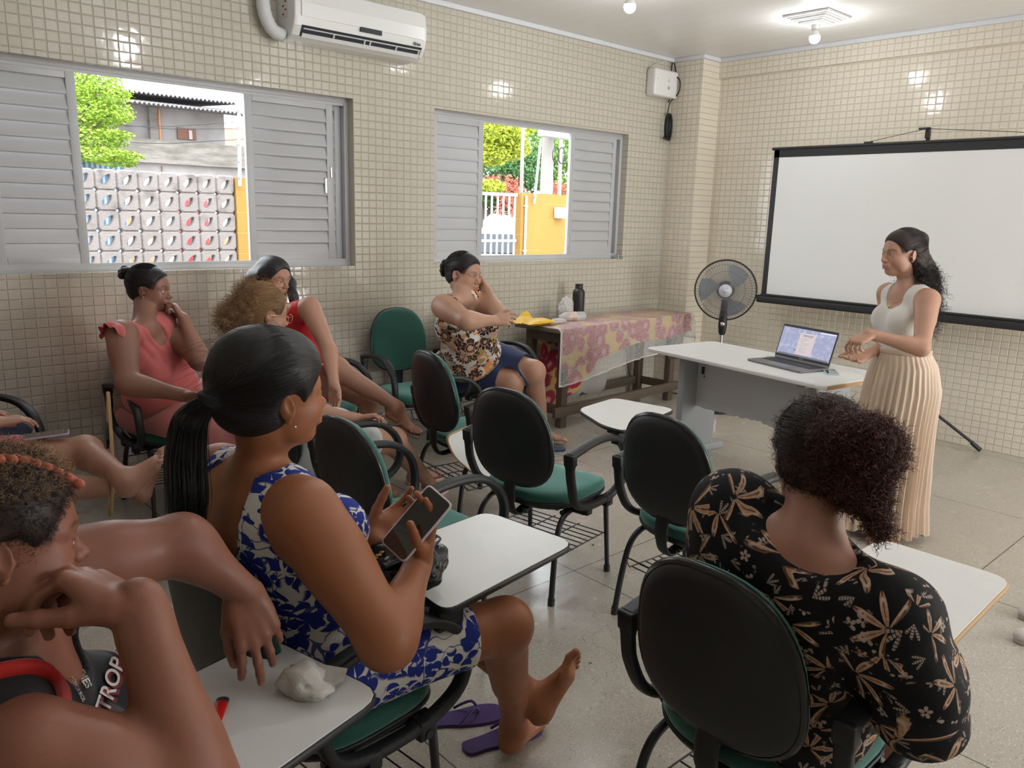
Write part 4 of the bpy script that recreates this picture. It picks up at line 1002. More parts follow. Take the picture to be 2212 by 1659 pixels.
CH = [  # key, x, y, yaw, tablet, label
 ('A', 1.63, .82, -1, 'chip', 'green study chair in the right foreground under the black floral dress'),
 ('B', 2.58, 1.66, -3, None, 'empty green study chair just left of the dark curly bun'),
 ('C', 2.40, 2.38, 9, 'up', 'empty green study chair in the middle, white tablet raised towards the desk'),
 ('D', 1.63, 2.33, 2, None, 'empty green study chair just ahead of the woman holding the phone'),
 ('E', 2.66, 3.20, -6, 'down', 'empty green study chair behind the middle one, its tablet folded down'),
 ('F', 2.98, 4.20, -97, None, 'empty green study chair against the wall, facing the room'),
 ('G', 3.56, 4.16, -88, None, 'green study chair by the wall holding the woman in navy shorts'),
 ('H', 1.44, 4.24, -88, 'down', 'green study chair by the wall holding the woman in coral'),
 ('I', 2.22, 4.20, -70, None, 'green study chair by the wall under the woman in the red dress'),
 ('J', 1.74, 3.18, 2, None, 'green study chair holding the curly haired woman with glasses'),
 ('K', .87, 1.62, 6, 'up', 'green study chair holding the woman with the black ponytail, white tablet raised'),
 ('L', .05, 1.29, 12, 'up', 'green study chair in the left foreground, lighter and napkin on its tablet'),
 ('M', .34, 3.82, 0, None, 'green study chair at the left edge under the barefoot person'),
 ('N', .42, 4.18, -60, None, 'green study chair at the left edge by the wall'),
]
CHAIR = {}
for i, (k, x, y, yaw, tabm, lb) in enumerate(CH):
    c = chair0 if i == 0 else copy_thing(chair0)
    c.location = (x, y, 0); c.rotation_euler = (0, 0, math.radians(yaw)); c['label'] = lb; c['group'] = GRP; CHAIR[k] = c
for k, x, y, yaw, tabm, lb in CH:
    if tabm: add_tablet(CHAIR[k], tabm, {'E': (4, -14, -.42, -.35, .21), 'H': (-17, 30, -.12, -.335, .50)}.get(k, (6, 0, -.22, -.345, .335)))
for k in 'F': 
    for ch_ in CHAIR[k].children:
        if ch_.name.startswith('backrest'): ch_.location = (0, 0, .05)
# ================================================================== implicit surface modelling of bodies
def dcap(p, a, b, ra, rb, bulge=0., skew=.5, flat=None):
    ba = b-a; L2 = float(ba@ba)+1e-12
    px, py, pz = p[0]-a[0], p[1]-a[1], p[2]-a[2]
    h = np.clip((px*ba[0]+py*ba[1]+pz*ba[2])/L2, 0, 1)
    qx, qy, qz = px-ba[0]*h, py-ba[1]*h, pz-ba[2]*h
    r = ra+(rb-ra)*h
    if bulge: r = r+bulge*np.exp(-((h-skew)/.26)**2)
    if flat is not None:
        ax, k = flat; d = qx*ax[0]+qy*ax[1]+qz*ax[2]; e = d*(1-1/k)     # compress along axis: thickness*k
        s2 = qx*qx+qy*qy+qz*qz-d*d+(d/k)**2
        return np.sqrt(np.maximum(s2, 0))-r
    return np.sqrt(qx*qx+qy*qy+qz*qz)-r
def dell(p, c, r, R=None):
    x, y, z = p[0]-c[0], p[1]-c[1], p[2]-c[2]
    if R is not None: x, y, z = (x*R[0, 0]+y*R[1, 0]+z*R[2, 0], x*R[0, 1]+y*R[1, 1]+z*R[2, 1], x*R[0, 2]+y*R[1, 2]+z*R[2, 2])
    k0 = np.sqrt((x/r[0])**2+(y/r[1])**2+(z/r[2])**2); k1 = np.sqrt((x/r[0]**2)**2+(y/r[1]**2)**2+(z/r[2]**2)**2)
    return k0*(k0-1)/(k1+1e-9)
class Prim:
    # kinds: cap, ell ; op: +1 add, -1 carve
    def __init__(s, kind, args, k=.02, op=1, t='body'): s.kind, s.args, s.k, s.op, s.t = kind, args, k, op, t
    def bounds(s):
        if s.kind == 'cap':
            a, b, ra, rb = s.args[:4]; bu = (s.args[4] if len(s.args) > 4 else 0); r = max(ra, rb)+max(bu, 0)
            return np.minimum(a, b)-r, np.maximum(a, b)+r
        c, r = s.args[0], max(s.args[1]); R = s.args[2] if len(s.args) > 2 else None
        if R is not None: e = np.sqrt(((np.array(R)*np.array(s.args[1])[None, :])**2).sum(1)); return np.array(c)-e, np.array(c)+e
        return np.array(c)-np.array(s.args[1]), np.array(c)+np.array(s.args[1])
    def d(s, p): return dcap(p, *s.args) if s.kind == 'cap' else dell(p, *s.args)
def cap(a, b, ra, rb, k=.02, op=1, t='body', bulge=0., skew=.5, flat=None): return Prim('cap', (np.array(a, float), np.array(b, float), ra, rb, bulge, skew, flat), k, op, t)
def ell(c, r, R=None, k=.02, op=1, t='body'): return Prim('ell', (np.array(c, float), tuple(r), R), k, op, t)
def vol_eval(prims, lo, hi, res, infl=0.):
    n = np.maximum(((hi-lo)/res).astype(int)+2, 4); ax = [(lo[i]+res*np.arange(n[i])).astype(np.float32) for i in range(3)]
    D = np.full(n, .3, np.float32)
    for pr in prims:
        b0, b1 = pr.bounds(); m = pr.k+3.5*res+abs(infl)+.004
        i0 = np.clip(((b0-m-lo)/res).astype(int), 0, n); i1 = np.clip(((b1+m-lo)/res).astype(int)+2, 0, n)
        if (i1 <= i0).any(): continue
        sl = tuple(slice(i0[i], i1[i]) for i in range(3))
        p = (ax[0][sl[0]][:, None, None], ax[1][sl[1]][None, :, None], ax[2][sl[2]][None, None, :])
        d = pr.d(p).astype(np.float32)
        if infl and pr.op > 0: d = d-infl
        if infl and pr.op < 0: d = d+infl
        A = D[sl]; k = max(pr.k, 1e-5)
        if pr.op > 0: h = np.maximum(k-np.abs(A-d), 0)/k; D[sl] = np.minimum(A, d)-h*h*k*.25
        else: d = -d; h = np.maximum(k-np.abs(A-d), 0)/k; D[sl] = np.maximum(A, d)+h*h*k*.25
    return D, ax
def nets(D, ax):
    s = D < 0; nx, ny, nz = D.shape
    c = [s[i:nx-1+i, j:ny-1+j, k:nz-1+k] for i in (0, 1) for j in (0, 1) for k in (0, 1)]
    cnt = sum(x.astype(np.int8) for x in c); act = (cnt > 0) & (cnt < 8); idx = np.full(act.shape, -1, np.int64); I = np.argwhere(act)
    if len(I) == 0: return np.zeros((0, 3)), np.zeros((0, 4), int)
    idx[act] = np.arange(len(I)); acc = np.zeros((len(I), 3)); w = np.zeros(len(I))
    offs = [(0, 0, 0), (0, 0, 1), (0, 1, 0), (0, 1, 1), (1, 0, 0), (1, 0, 1), (1, 1, 0), (1, 1, 1)]
    vals = [D[I[:, 0]+o[0], I[:, 1]+o[1], I[:, 2]+o[2]].astype(float) for o in offs]
    for a in range(8):
        for bit in (1, 2, 4):
            if a & bit: continue
            b = a | bit; va, vb = vals[a], vals[b]; m = (va < 0) != (vb < 0)
            t = np.where(m, va/np.where(m, va-vb, 1), 0); oa, ob = np.array(offs[a], float), np.array(offs[b], float)
            acc += np.where(m[:, None], oa+(ob-oa)*t[:, None], 0); w += m
    P = I+acc/w[:, None]; r = float(ax[0][1]-ax[0][0]); P = P*r+np.array([ax[0][0], ax[1][0], ax[2][0]])
    F = []
    for d in range(3):
        u, v = (d+1) % 3, (d+2) % 3; A = [slice(1, -1)]*3; B = [slice(1, -1)]*3; A[d] = slice(0, -1); B[d] = slice(1, None)
        s0 = s[tuple(A)]; s1 = s[tuple(B)]; m = s0 != s1; E = np.argwhere(m)
        if len(E) == 0: continue
        base = E.copy(); base[:, u] += 1; base[:, v] += 1
        def g(du, dv):
            q = base.copy(); q[:, u] += du; q[:, v] += dv; return idx[q[:, 0], q[:, 1], q[:, 2]]
        q = np.stack([g(-1, -1), g(0, -1), g(0, 0), g(-1, 0)], 1); fl = s0[m]
        q[~fl] = q[~fl][:, ::-1]; F.append(q[(q >= 0).all(1)])
    return P, np.concatenate(F)
def smooth_mesh(P, F, it=1, lam=.5):
    n = len(P)
    for _ in range(it):
        S = np.zeros((n, 3)); c = np.zeros(n)
        for a, b in ((0, 1), (1, 2), (2, 3), (3, 0)):
            np.add.at(S, F[:, a], P[F[:, b]]); np.add.at(c, F[:, a], 1); np.add.at(S, F[:, b], P[F[:, a]]); np.add.at(c, F[:, b], 1)
        P = P+(S/np.maximum(c, 1)[:, None]-P)*lam
    return P
def vnormals(P, F):
    n = np.cross(P[F[:, 2]]-P[F[:, 0]], P[F[:, 3]]-P[F[:, 1]]); N = np.zeros_like(P)
    for i in range(4): np.add.at(N, F[:, i], n)
    return N/(np.linalg.norm(N, axis=1)[:, None]+1e-12)
def sdf1(prims, p):
    D = 1.
    q = tuple(np.array(float(v)) for v in p)
    for pr in prims:
        d = float(pr.d(q)); k = max(pr.k, 1e-5)
        if pr.op > 0: h = max(k-abs(D-d), 0)/k; D = min(D, d)-h*h*k*.25
        else: d = -d; h = max(k-abs(D-d), 0)/k; D = max(D, d)+h*h*k*.25
    return D
def snap(prims, p, d, off=.006):
    d = nrm(d); t = .16
    for _ in range(60):
        v = sdf1(prims, p+d*t)
        if v < off: break
        t -= max(v-off, .0015)*.8
    return p+d*t
QUAL = 1.0
def iso(prims, res, fines=(), infl=0., it=1):
    """one mesh from a list of blended primitives; fines = [(lo, hi, res)] boxes meshed finer"""
    res = res*QUAL
    b = [p.bounds() for p in prims if p.op > 0]; lo = np.min([x[0] for x in b], 0)-.02-abs(infl)-res*2; hi = np.max([x[1] for x in b], 0)+.02+abs(infl)+res*2
    VS, FS = [], []; off = 0
    for bi, (l, h, r) in enumerate([(lo, hi, res)]+[(np.array(a), np.array(c), q*QUAL) for a, c, q in fines]):
        L, Hh = (l, h) if bi == 0 else (l-2*r, h+2*r)
        D, ax = vol_eval(prims, L, Hh, r, infl); P, F = nets(D, ax)
        if len(F) == 0: continue
        P = smooth_mesh(P, F, it, .4)
        c = P[F].mean(1); keep = np.ones(len(F), bool)
        if bi == 0:
            for a, q, rr in fines: keep &= ~((c > np.array(a)+r) & (c < np.array(q)-r)).all(1)
        else:
            keep &= ((c > l-r*.3) & (c < h+r*.3)).all(1)
            for a, q, rr in fines[:bi-1]: keep &= ~((c > np.array(a)) & (c < np.array(q))).all(1)
        F = F[keep]; u, inv = np.unique(F, return_inverse=True); F = inv.reshape(-1, 4); P = P[u]
        VS.append(P); FS.append(F+off); off += len(P)
    return np.concatenate(VS), np.concatenate(FS)
def frame(fwd, up):
    f = nrm(fwd); u = np.array(up, float); u = nrm(u-f*(u@f)); l = np.cross(u, f); return np.column_stack([f, l, u])   # columns x fwd, y left, z up
# ---------------------------------------------------------------- head
def head_prims(c, R, s=1., full=0., lipc=(.36, .13, .12), age=0.):
    T = lambda x, y, z: c+R@(np.array([x, y, z])*s)
    E = lambda p, r, k=.02, op=1, rot=None: ell(T(*p), [q*s for q in r], R if rot is None else R@rot, k*s, op, 'head')
    Cc = lambda a, b, ra, rb, k=.02, op=1, **kw: cap(T(*a), T(*b), ra*s, rb*s, k*s, op, 'head', **kw)
    f = full
    P = [E((-.015, 0, .032), (.094, .074, .084)), E((.030, 0, .020), (.060, .064, .070), .03), E((.028, 0, -.040), (.056, .052+f*.012, .066), .03),
         E((.062, 0, -.083), (.024, .026+f*.006, .020), .022), E((-.02, 0, -.055), (.05, .05+f*.01, .045), .03)]
    for y in (-1, 1):
        P += [E((.056, y*.036, -.026), (.026, .024+f*.005, .026), .022), E((.028, y*.052, -.05), (.028, .014+f*.008, .034), .02),
              Cc((.084, y*.010, .021), (.066, y*.046, .021), .0105, .009, .012)]
    for y in (-1, 1): P.append(E((.0975, y*.031, .0035), (.018, .018, .0125), .010, -1))
    P += [Cc((.083, 0, .012), (.1015, 0, -.022), .0068, .0085, .010), E((.1035, 0, -.0255), (.0125, .0115, .0100), .006)]
    for y in (-1, 1):
        P += [E((.0955, y*.0125, -.0285), (.0095, .0078, .0075), .005), E((.1005, y*.0068, -.0370), (.006, .0035, .0035), .002, -1)]
    P += [E((.085, 0, -.052), (.017, .026, .018), .012)]
    li = []
    for y in (-1, 1):
        li += [Cc((.1000, y*.001, -.0525), (.0855, y*.0235, -.0575), .0058, .0030, .004), Cc((.0980, y*.001, -.0640), (.0855, y*.0225, -.0590), .0072, .0032, .004)]
    P += li
    for y in (-1, 1): P += [Cc((.1065, 0, -.0578), (.0905, y*.0235, -.0585), .0016, .0010, .0025, -1)]
    P += [E((.094, 0, -.074), (.010, .016, .005), .006, -1)]
    for y in (-1, 1):      # eyelids around the eyeball, with an opening
        P += [E((.0745, y*.0315, .003), (.0138, .0152, .0135), .004), E((.0870, y*.0320, .0022), (.0095, .0125, .0040), .0015, -1)]
        rot = rotm(0, math.radians(-12), y*math.radians(26))
        P += [E((-.010, y*.0775, -.004), (.016, .0060, .027), .004, 1, rot), E((-.005, y*.0865, .002), (.0100, .0048, .019), .003, -1, rot), E((.004, y*.0745, -.010), (.005, .0045, .007), .003),
              E((-.004, y*.073, -.032), (.007, .005, .007), .004)]
    def tint(V_, base):
        q = (V_-c)@R/s; col = np.tile(np.array(base), (len(V_), 1)); x, y, z = q.T; ya = np.abs(y)
        def mixc(w, cc): nonlocal col; w = np.clip(w, 0, 1)[:, None]; col = col*(1-w)+np.array(cc)*w
        near = (np.abs(x) < .13) & (ya < .11) & (np.abs(z) < .14)
        lz = np.where(z > -.0585, (z+.0585)/.0105, (-.0585-z)/.0135); w = np.clip((1.05-np.maximum(lz, ya/.0255)-.25*(ya/.0255)**2)*6, 0, 1)*(x > .074)*near
        mixc(w*.85, lipc)
        bz = .0245+.004*np.cos((ya-.036)*70)-.12*np.maximum(ya-.040, 0); w = np.clip(1.2-np.abs(z-bz)/.0042, 0, 1)*np.clip((ya-.012)/.006, 0, 1)*np.clip((.056-ya)/.012, 0, 1)*(x > .045)*near
        mixc(w*.80, (.03, .018, .012))
        w = np.clip(1.3-np.abs(z-.0072-.0)/.0016, 0, 1)*(ya > .019)*(ya < .046)*(x > .072)*near; mixc(w*.75, (.03, .018, .015))
        hl = ((x-.098)/.068)**2+(ya/.092)**2+((z+.014)/.086)**2; lo_ = ((x-.080)/.105)**2+(ya/.115)**2+((z+.095)/.082)**2; er = ((x-.004)/.028)**2+((ya-.085)/.03)**2+((z+.010)/.038)**2
        w = np.clip((hl-1.0)/.16, 0, 1)*np.clip((lo_-1.0)/.16, 0, 1)*np.clip((er-1)/.2, 0, 1)*near*(z > -.085)*np.clip((z-np.where(x > -.02, .004, .004-.062*np.clip((-.02-x)/.03, 0, 1)))/.012, 0, 1); mixc(w*.93, (.018, .012, .011))
        mixc(np.exp(-((z+.02)/.02)**2-((ya-.04)/.018)**2)*(x > .04)*near*.18, (base[0]*1.15, base[1]*.75, base[2]*.7))
        return col
    eyes = [(T(.0748, y*.0315, .003), .0123*s) for y in (-1, 1)]
    return P, tint, eyes, T
def eye_mesh(par, c, r, look, root):
    look = nrm(look); R = frame(look, (0, 0, 1)); mb = MB(); n = 20
    v = [];
    prof = [(0, r*1.03), (r*.16, r*1.025)], [(r*.16, r*1.02), (r*.46, r*.94)], [(r*.46, r*.925), (r*.7, r*.71), (r*.95, r*.3), (r, 0), (r*.8, -r*.6), (0, -r)]
    e = bpy.data.objects.new('eye', None); C.objects.link(e); e.parent = par; e.location = Vector(c-root)
    Rz = R@rotm(0, math.pi/2, 0)
    for nm, pr, m in (('pupil', prof[0], M_PUPIL), ('iris', prof[1], M_IRIS), ('eyeball', prof[2], M_EYE)): MB().lathe(pr, (0, 0, 0), n, Rz).build(nm, m, e)
M_EYE = mat('eyeball_white', (.60, .56, .53), .15, coat=.5); M_IRIS = mat('dark_brown_iris', (.035, .015, .008), .1, coat=1); M_PUPIL = mat('black_pupil', (.002, .002, .002), .05, coat=1)
# ---------------------------------------------------------------- hands and feet
NAILS = []
def hand(w, fwd, palm, side, s=1., curl=(.35, .4, .3), thumb=(.55, .6, -.35), spread=.06, curls=None, tbend=.3, k=.004, pw=1.):
    """w wrist, fwd to knuckles, palm = direction the palm faces, side=+1 when the thumb lies on cross(back, fwd) side"""
    X = nrm(fwd); Pn = np.array(palm, float); Z = -nrm(Pn-X*(Pn@X)); Y = np.cross(Z, X)*side
    T = lambda x, y, z: w+(X*x+Y*y+Z*z)*s
    P = []
    kn = [(.086, .031), (.090, .010), (.085, -.011), (.076, -.031)]; ln = [.073, .081, .075, .058]; rr = [.0086, .0088, .0083, .0073]
    P.append(ell(T(.050, .000, -.003), (.050*s, .040*s*pw, .0155*s), np.column_stack([X, Y, Z]), .014*s, 1, 'hand'))
    P.append(ell(T(.034, .020, -.010), (.030*s, .019*s, .015*s), np.column_stack([X, Y, Z]), .012*s, 1, 'hand'))
    for i in range(4):
        x, y = kn[i]; P.append(cap(T(.008, y*.55, 0), T(x, y, .001), .0155*s, .0112*s, .010*s, 1, 'hand', 0, .5, (Z, .85)))
    for i in range(4):
        x, y = kn[i]; p = np.array([x, y, .0]); th = 0; cu = curls[i] if curls else curl; sp = spread*(1.5-i); L = ln[i]
        for j, (fr, c_) in enumerate(zip((.46, .30, .25), cu)):
            th += c_; d = np.array([math.cos(th)*math.cos(sp), math.sin(sp)*max(math.cos(th), 0), -math.sin(th)]); q = p+d*L*fr
            r0 = rr[i]*(1.0-.08*j); P.append(cap(T(*p), T(*q), r0*s, r0*.92*s, k*s if j else .007*s, 1, 'hand')); p = q
        dn = np.array([-math.sin(th)*-1*0, 0, 0]); bz = np.array([math.sin(th), 0, math.cos(th)])
        NAILS.append((T(*(p+bz*rr[i]*.72)), .0052*s))
    t = nrm(thumb); p = np.array([.022, .024, -.006]); q = p+nrm(t*np.array([.8, 1, 1]))*.042
    P.append(cap(T(*p), T(*q), .0165*s, .0125*s, .010*s, 1, 'hand'))
    t2 = nrm(t+np.array([tbend, -tbend*.6, 0])); q2 = q+t2*.033; P.append(cap(T(*q), T(*q2), .0118*s, .0103*s, k*s, 1, 'hand'))
    t3 = nrm(t2+np.array([tbend*.5, -tbend*.4, 0])); q3 = q2+t3*.026; P.append(cap(T(*q2), T(*q3), .0106*s, .0088*s, k*s, 1, 'hand'))
    NAILS.append((T(*(q3+nrm(np.cross(t3, np.cross(np.array([0, 0, 1.]), t3)))*.0075)), .0062*s))
    return P
def foot(an, toe, up, side, s=1., arch=True):
    X = nrm(toe); U = np.array(up, float); Z = nrm(U-X*(U@X)); Y = np.cross(Z, X)*side      # +Y = big toe side
    T = lambda x, y, z: an+(X*x+Y*y+Z*z)*s; R = np.column_stack([X, Y, Z])
    P = [ell(T(-.030, 0, -.052), (.034*s, .028*s, .028*s), R, .02*s, 1, 'foot'), cap(T(-.012, 0, -.005), T(-.022, 0, -.05), .034*s, .028*s, .025*s, 1, 'foot'),
         cap(T(.0, 0, -.025), T(.105, .006, -.058), .036*s, .022*s, .03*s, 1, 'foot', 0, .5, (Y, 1.12)), cap(T(-.02, -.010, -.062), T(.10, -.020, -.066), .020*s, .017*s, .02*s, 1, 'foot'),
         ell(T(.108, .004, -.062), (.034*s, .044*s, .017*s), R, .018*s, 1, 'foot'),
         ell(T(.004, .030, -.012), (.012*s, .010*s, .012*s), R, .012*s, 1, 'foot'), ell(T(-.004, -.030, -.018), (.012*s, .010*s, .012*s), R, .012*s, 1, 'foot')]
    for (y, L, r, x0) in ((.033, .052, .0135, .128), (.011, .047, .0092, .132), (-.006, .040, .0088, .130), (-.022, .034, .0084, .123), (-.036, .028, .0082, .112)):
        a, b = T(x0, y*.95, -.062), T(x0+L*.55, y, -.058); c_ = T(x0+L, y, -.067)
        P += [cap(a, b, r*s, r*.92*s, .008*s, 1, 'foot'), cap(b, c_, r*.95*s, r*.95*s, .004*s, 1, 'foot')]; NAILS.append((c_+Z*r*.75*s, r*.55*s))
    return P
# ---------------------------------------------------------------- body
def limb(a, b, c, r, k=.02, bul=(0, 0), flat=None, t='arm'):
    ra, rb, rc, rd = r
    return [cap(a, b, ra, rb, k, 1, t, bul[0], .45), cap(b, c, rc, rd, k, 1, t, bul[1], .28)]
def torso(J, w=1., d=1., belly=.0, bust=.0, t='torso', hipw=1.):
    """J: pelvis, chest, neck, shL, shR, hipL, hipR, fwd"""
    pel, nk = J['pelvis'], J['neck']; up = nrm(nk-pel); lat = nrm(J['shL']-J['shR']); Rp = frame(np.cross(nrm(J['hipL']-J['hipR']), up), up); Rc = frame(np.cross(lat, up), up)
    # columns: fwd, left, up
    L = np.linalg.norm(nk-pel); A = lambda R, f, x, y, z: pel+up*(f*L)+R@np.array([x, y, z])
    P = [ell(A(Rp, .02, -.005, 0, 0), (.125*d, .175*w*hipw, .125), Rp, .05, 1, t), ell(A(Rp, .25, .015+belly*.35, 0, 0), (.105*d+belly*.45, .145*w+belly*.25, .13), Rp, .06, 1, t),
         ell(A(Rp, .42, .010+belly*.25, 0, 0), (.10*d+belly*.3, .138*w+belly*.15, .12), Rc, .06, 1, t), ell(A(Rc, .66, .0, 0, 0), (.098*d, .150*w, .145), Rc, .06, 1, t),
         ell(A(Rc, .84, -.012, 0, 0), (.078*d, .150*w, .075), Rc, .05, 1, t)]
    for n_, s in (('L', 1), ('R', -1)):
        if bust: P.append(ell(A(Rc, .63, .072*d+bust*.30, s*.072*w, -.01), (.052+bust*.35, .062+bust*.30, .062+bust*.25), Rc, .03, 1, t))
        sh = J['sh'+n_]; P += [cap(nk-up*.025, sh-up*.008, .042, .050*w**.5, .05, 1, t), ell(A(Rc, .70, -.045, s*.075*w, 0), (.05, .07, .11), Rc, .05, 1, t)]
        hp = J['hip'+n_]; P.append(ell(hp-Rp[:, 0]*.035+Rp[:, 1]*s*.0, (.105*d, .098*w, .105), Rp, .05, 1, t))
    for q in [P[0]]+[q for q in P if q.kind == 'ell' and np.linalg.norm(q.args[0]-pel) < .14]: q.hip = 1
    P[1].hip = 0; return P, Rp, Rc
def arm_prims(sh, el, wr, w=1., t='arm', wk=1.):
    return [cap(sh, el, .052*w, .040*w, .035, 1, t, .006*w, .35), cap(el, wr, .040*w, .0245*w**.5*wk, .02, 1, t, .006*w, .22), cap(wr-nrm(wr-el)*.03, wr+nrm(wr-el)*.012, .0245*w**.5*wk, .0235*w**.4*wk, .012, 1, t, 0, .5)]
def leg_prims(hp, kn, an, w=1., t='leg', back=None):
    P = [cap(hp, kn, .088*w, .056*w**.8, .05, 1, t, .012*w, .25), ell(kn, (.056*w**.8,)*3, None, .03, 1, t), cap(kn, an, .052*w**.8, .034*w**.4, .03, 1, t, .0, .3)]
    if back is not None: P.append(cap(kn+(an-kn)*.12+back*.022*w, kn+(an-kn)*.55+back*.012*w, .040*w**.9, .030*w**.7, .04, 1, t))
    return P
def skin_mat(name, rough=.42):
    n = NT(name, rough=rough, spec=.4); P = n.co(); c = n.attr('col', 'Color'); nz = n.noise(P, 9, 4, .6)
    n.set(base=n.mix(n.ss(nz, .3, .8)*.22, c, n.mix(.5, c, (.30, .07, .04))), rough=n.ss(n.noise(P, 25, 3), .2, .8, rough-.04, rough+.10), sss=.06); n.b.inputs['Subsurface Radius'].default_value = (.010, .004, .002); n.bump(n.noise(P, 320, 2), .12, .0012); return n.m
M_SKIN = skin_mat('skin')
def person(label, root, base, prims, res, fines, tints=(), group=None):
    """creates the person Empty and its continuous body mesh"""
    p = thing('person', label, 'person', root)
    V_, F = iso(prims, res, fines)
    col = np.tile(np.array(base, float), (len(V_), 1))
    for t in tints: 
        c2 = t(V_, base); m = np.abs(c2-np.array(base)).sum(1) > 1e-6; col[m] = c2[m]
    for c, r in NAILS:
        w = np.clip(1.6-np.linalg.norm(V_-c, axis=1)/r, 0, 1)[:, None]; col = col*(1-w*.6)+np.minimum(np.array(base)*1.7+.06, .75)*w*.6
    NAILS.clear()
    obj('body', mk_mesh('body', V_-np.array(root), F, M_SKIN, True, cols=col), p); return p
def child(par, name, V_, F, m, attrs=None, cols=None): return obj(name, mk_mesh(name, V_-np.array(par.location), F, m, True, attrs=attrs, cols=cols), par)
def cloth(par, name, prims, res, infl, m, cuts=(), keep=None, wr=0., wf=30., fines=(), it=1, flow=None, uvf=None):
    """garment: inflated body region, carved by cuts, wrinkled along its normals"""
    V_, F = iso(list(prims)+list(cuts), res, fines, infl, it)
    if keep is not None:
        k = keep(V_[F].mean(1)); F = F[k]; u, inv = np.unique(F, return_inverse=True); F = inv.reshape(-1, 4); V_ = V_[u]
    if wr:
        N = vnormals(V_, F); q = V_*wf; a = np.sin(q[:, 0]*1.1+2*np.sin(q[:, 2]*.43+q[:, 1]*.2))+np.sin(q[:, 1]*1.3+1.7*np.sin(q[:, 2]*.37+q[:, 0]*.31)+1)+.7*np.sin(q[:, 2]*1.9+2.2*np.sin(q[:, 0]*.6)+q[:, 1]*.5)
        if flow is not None: a = flow(V_, N)
        V_ = V_+N*(a*wr)[:, None]
    return child(par, name, V_, F, m, attrs={'suv': uvf(V_)} if uvf else None)
def carve(c, r, R=None, k=.006): return ell(c, r, R, k, -1)
# ---------------------------------------------------------------- hair
def hair_mat(name, a, b, rough=.38, fr=60.):
    n = NT(name, rough=rough, spec=.35); s = n.attr('suv'); u, v, w = n.sep(s)
    st = n.noise(n.comb(u*fr, v*1.5, w), 1., 4, .65); st2 = n.noise(n.comb(u*fr*3.2, v*3., w), 1., 2, .6)
    n.set(base=n.mix(st2*.6+st*.4, a, b)); n.bump(st*.7+st2*.5, .8, .004); return n.m
def strand_mesh(lines, r, sides=3, taper=True):
    """lines: N x M x 3 array -> thin tubes"""
    Lr = np.asarray(lines, float); N, M_, _ = Lr.shape
    t = np.gradient(Lr, axis=1); t /= np.linalg.norm(t, axis=2)[..., None]+1e-12
    ref = np.where(np.abs(t[..., 2:3]) < .9, np.array([0, 0, 1.]), np.array([1., 0, 0])); u = np.cross(t, ref); u /= np.linalg.norm(u, axis=2)[..., None]+1e-12; w = np.cross(t, u)
    rr = r*np.ones((N, M_)) if np.ndim(r) == 0 else np.asarray(r)[:, None]*np.ones((1, M_))
    if taper: rr = rr*np.interp(np.linspace(0, 1, M_), [0, .15, .7, 1], [.8, 1, .9, .15])[None, :]
    rg = np.stack([Lr+(u*math.cos(a)+w*math.sin(a))*rr[..., None] for a in [2*math.pi*k/sides for k in range(sides)]], 2)
    V_ = rg.reshape(-1, 3); i = np.arange(N)[:, None, None]*(M_*sides); j = np.arange(M_-1)[None, :, None]*sides; k = np.arange(sides)[None, None, :]; k2 = (k+1) % sides
    F = np.stack([i+j+k, i+j+k2, i+j+sides+k2, i+j+sides+k], -1).reshape(-1, 4); return V_, F
def curls(roots, dirs, length, amp, turns, seed=0, m=16, droop=.0, jitter=.3):
    rs = np.random.default_rng(seed); n = len(roots); t = np.linspace(0, 1, m)[None, :, None]
    d = dirs+rs.normal(size=dirs.shape)*jitter; d /= np.linalg.norm(d, axis=1)[:, None]; ref = rs.normal(size=d.shape); u = np.cross(d, ref); u /= np.linalg.norm(u, axis=1)[:, None]; w = np.cross(d, u)
    L = (length*rs.uniform(.5, 1.25, n))[:, None, None]; A = (amp*rs.uniform(.5, 1.3, n))[:, None, None]*np.minimum(1, t*4); ph = rs.uniform(0, 6.28, n)[:, None, None]; tr = (turns*rs.uniform(.6, 1.3, n))[:, None, None]
    P = roots[:, None, :]+d[:, None, :]*L*t+u[:, None, :]*A*np.cos(ph+6.28*tr*t)+w[:, None, :]*A*np.sin(ph+6.28*tr*t)
    P[..., 2] -= (droop*L*t*t)[..., 0]; return P
def on_surface(V_, F, n, seed=0, cond=None):
    rs = np.random.default_rng(seed); c = V_[F].mean(1); nn = np.cross(V_[F[:, 2]]-V_[F[:, 0]], V_[F[:, 3]]-V_[F[:, 1]]); nn /= np.linalg.norm(nn, axis=1)[:, None]+1e-12
    ok = np.arange(len(F)) if cond is None else np.where(cond(c, nn))[0]; i = ok[rs.integers(0, len(ok), n)]; return c[i], nn[i]
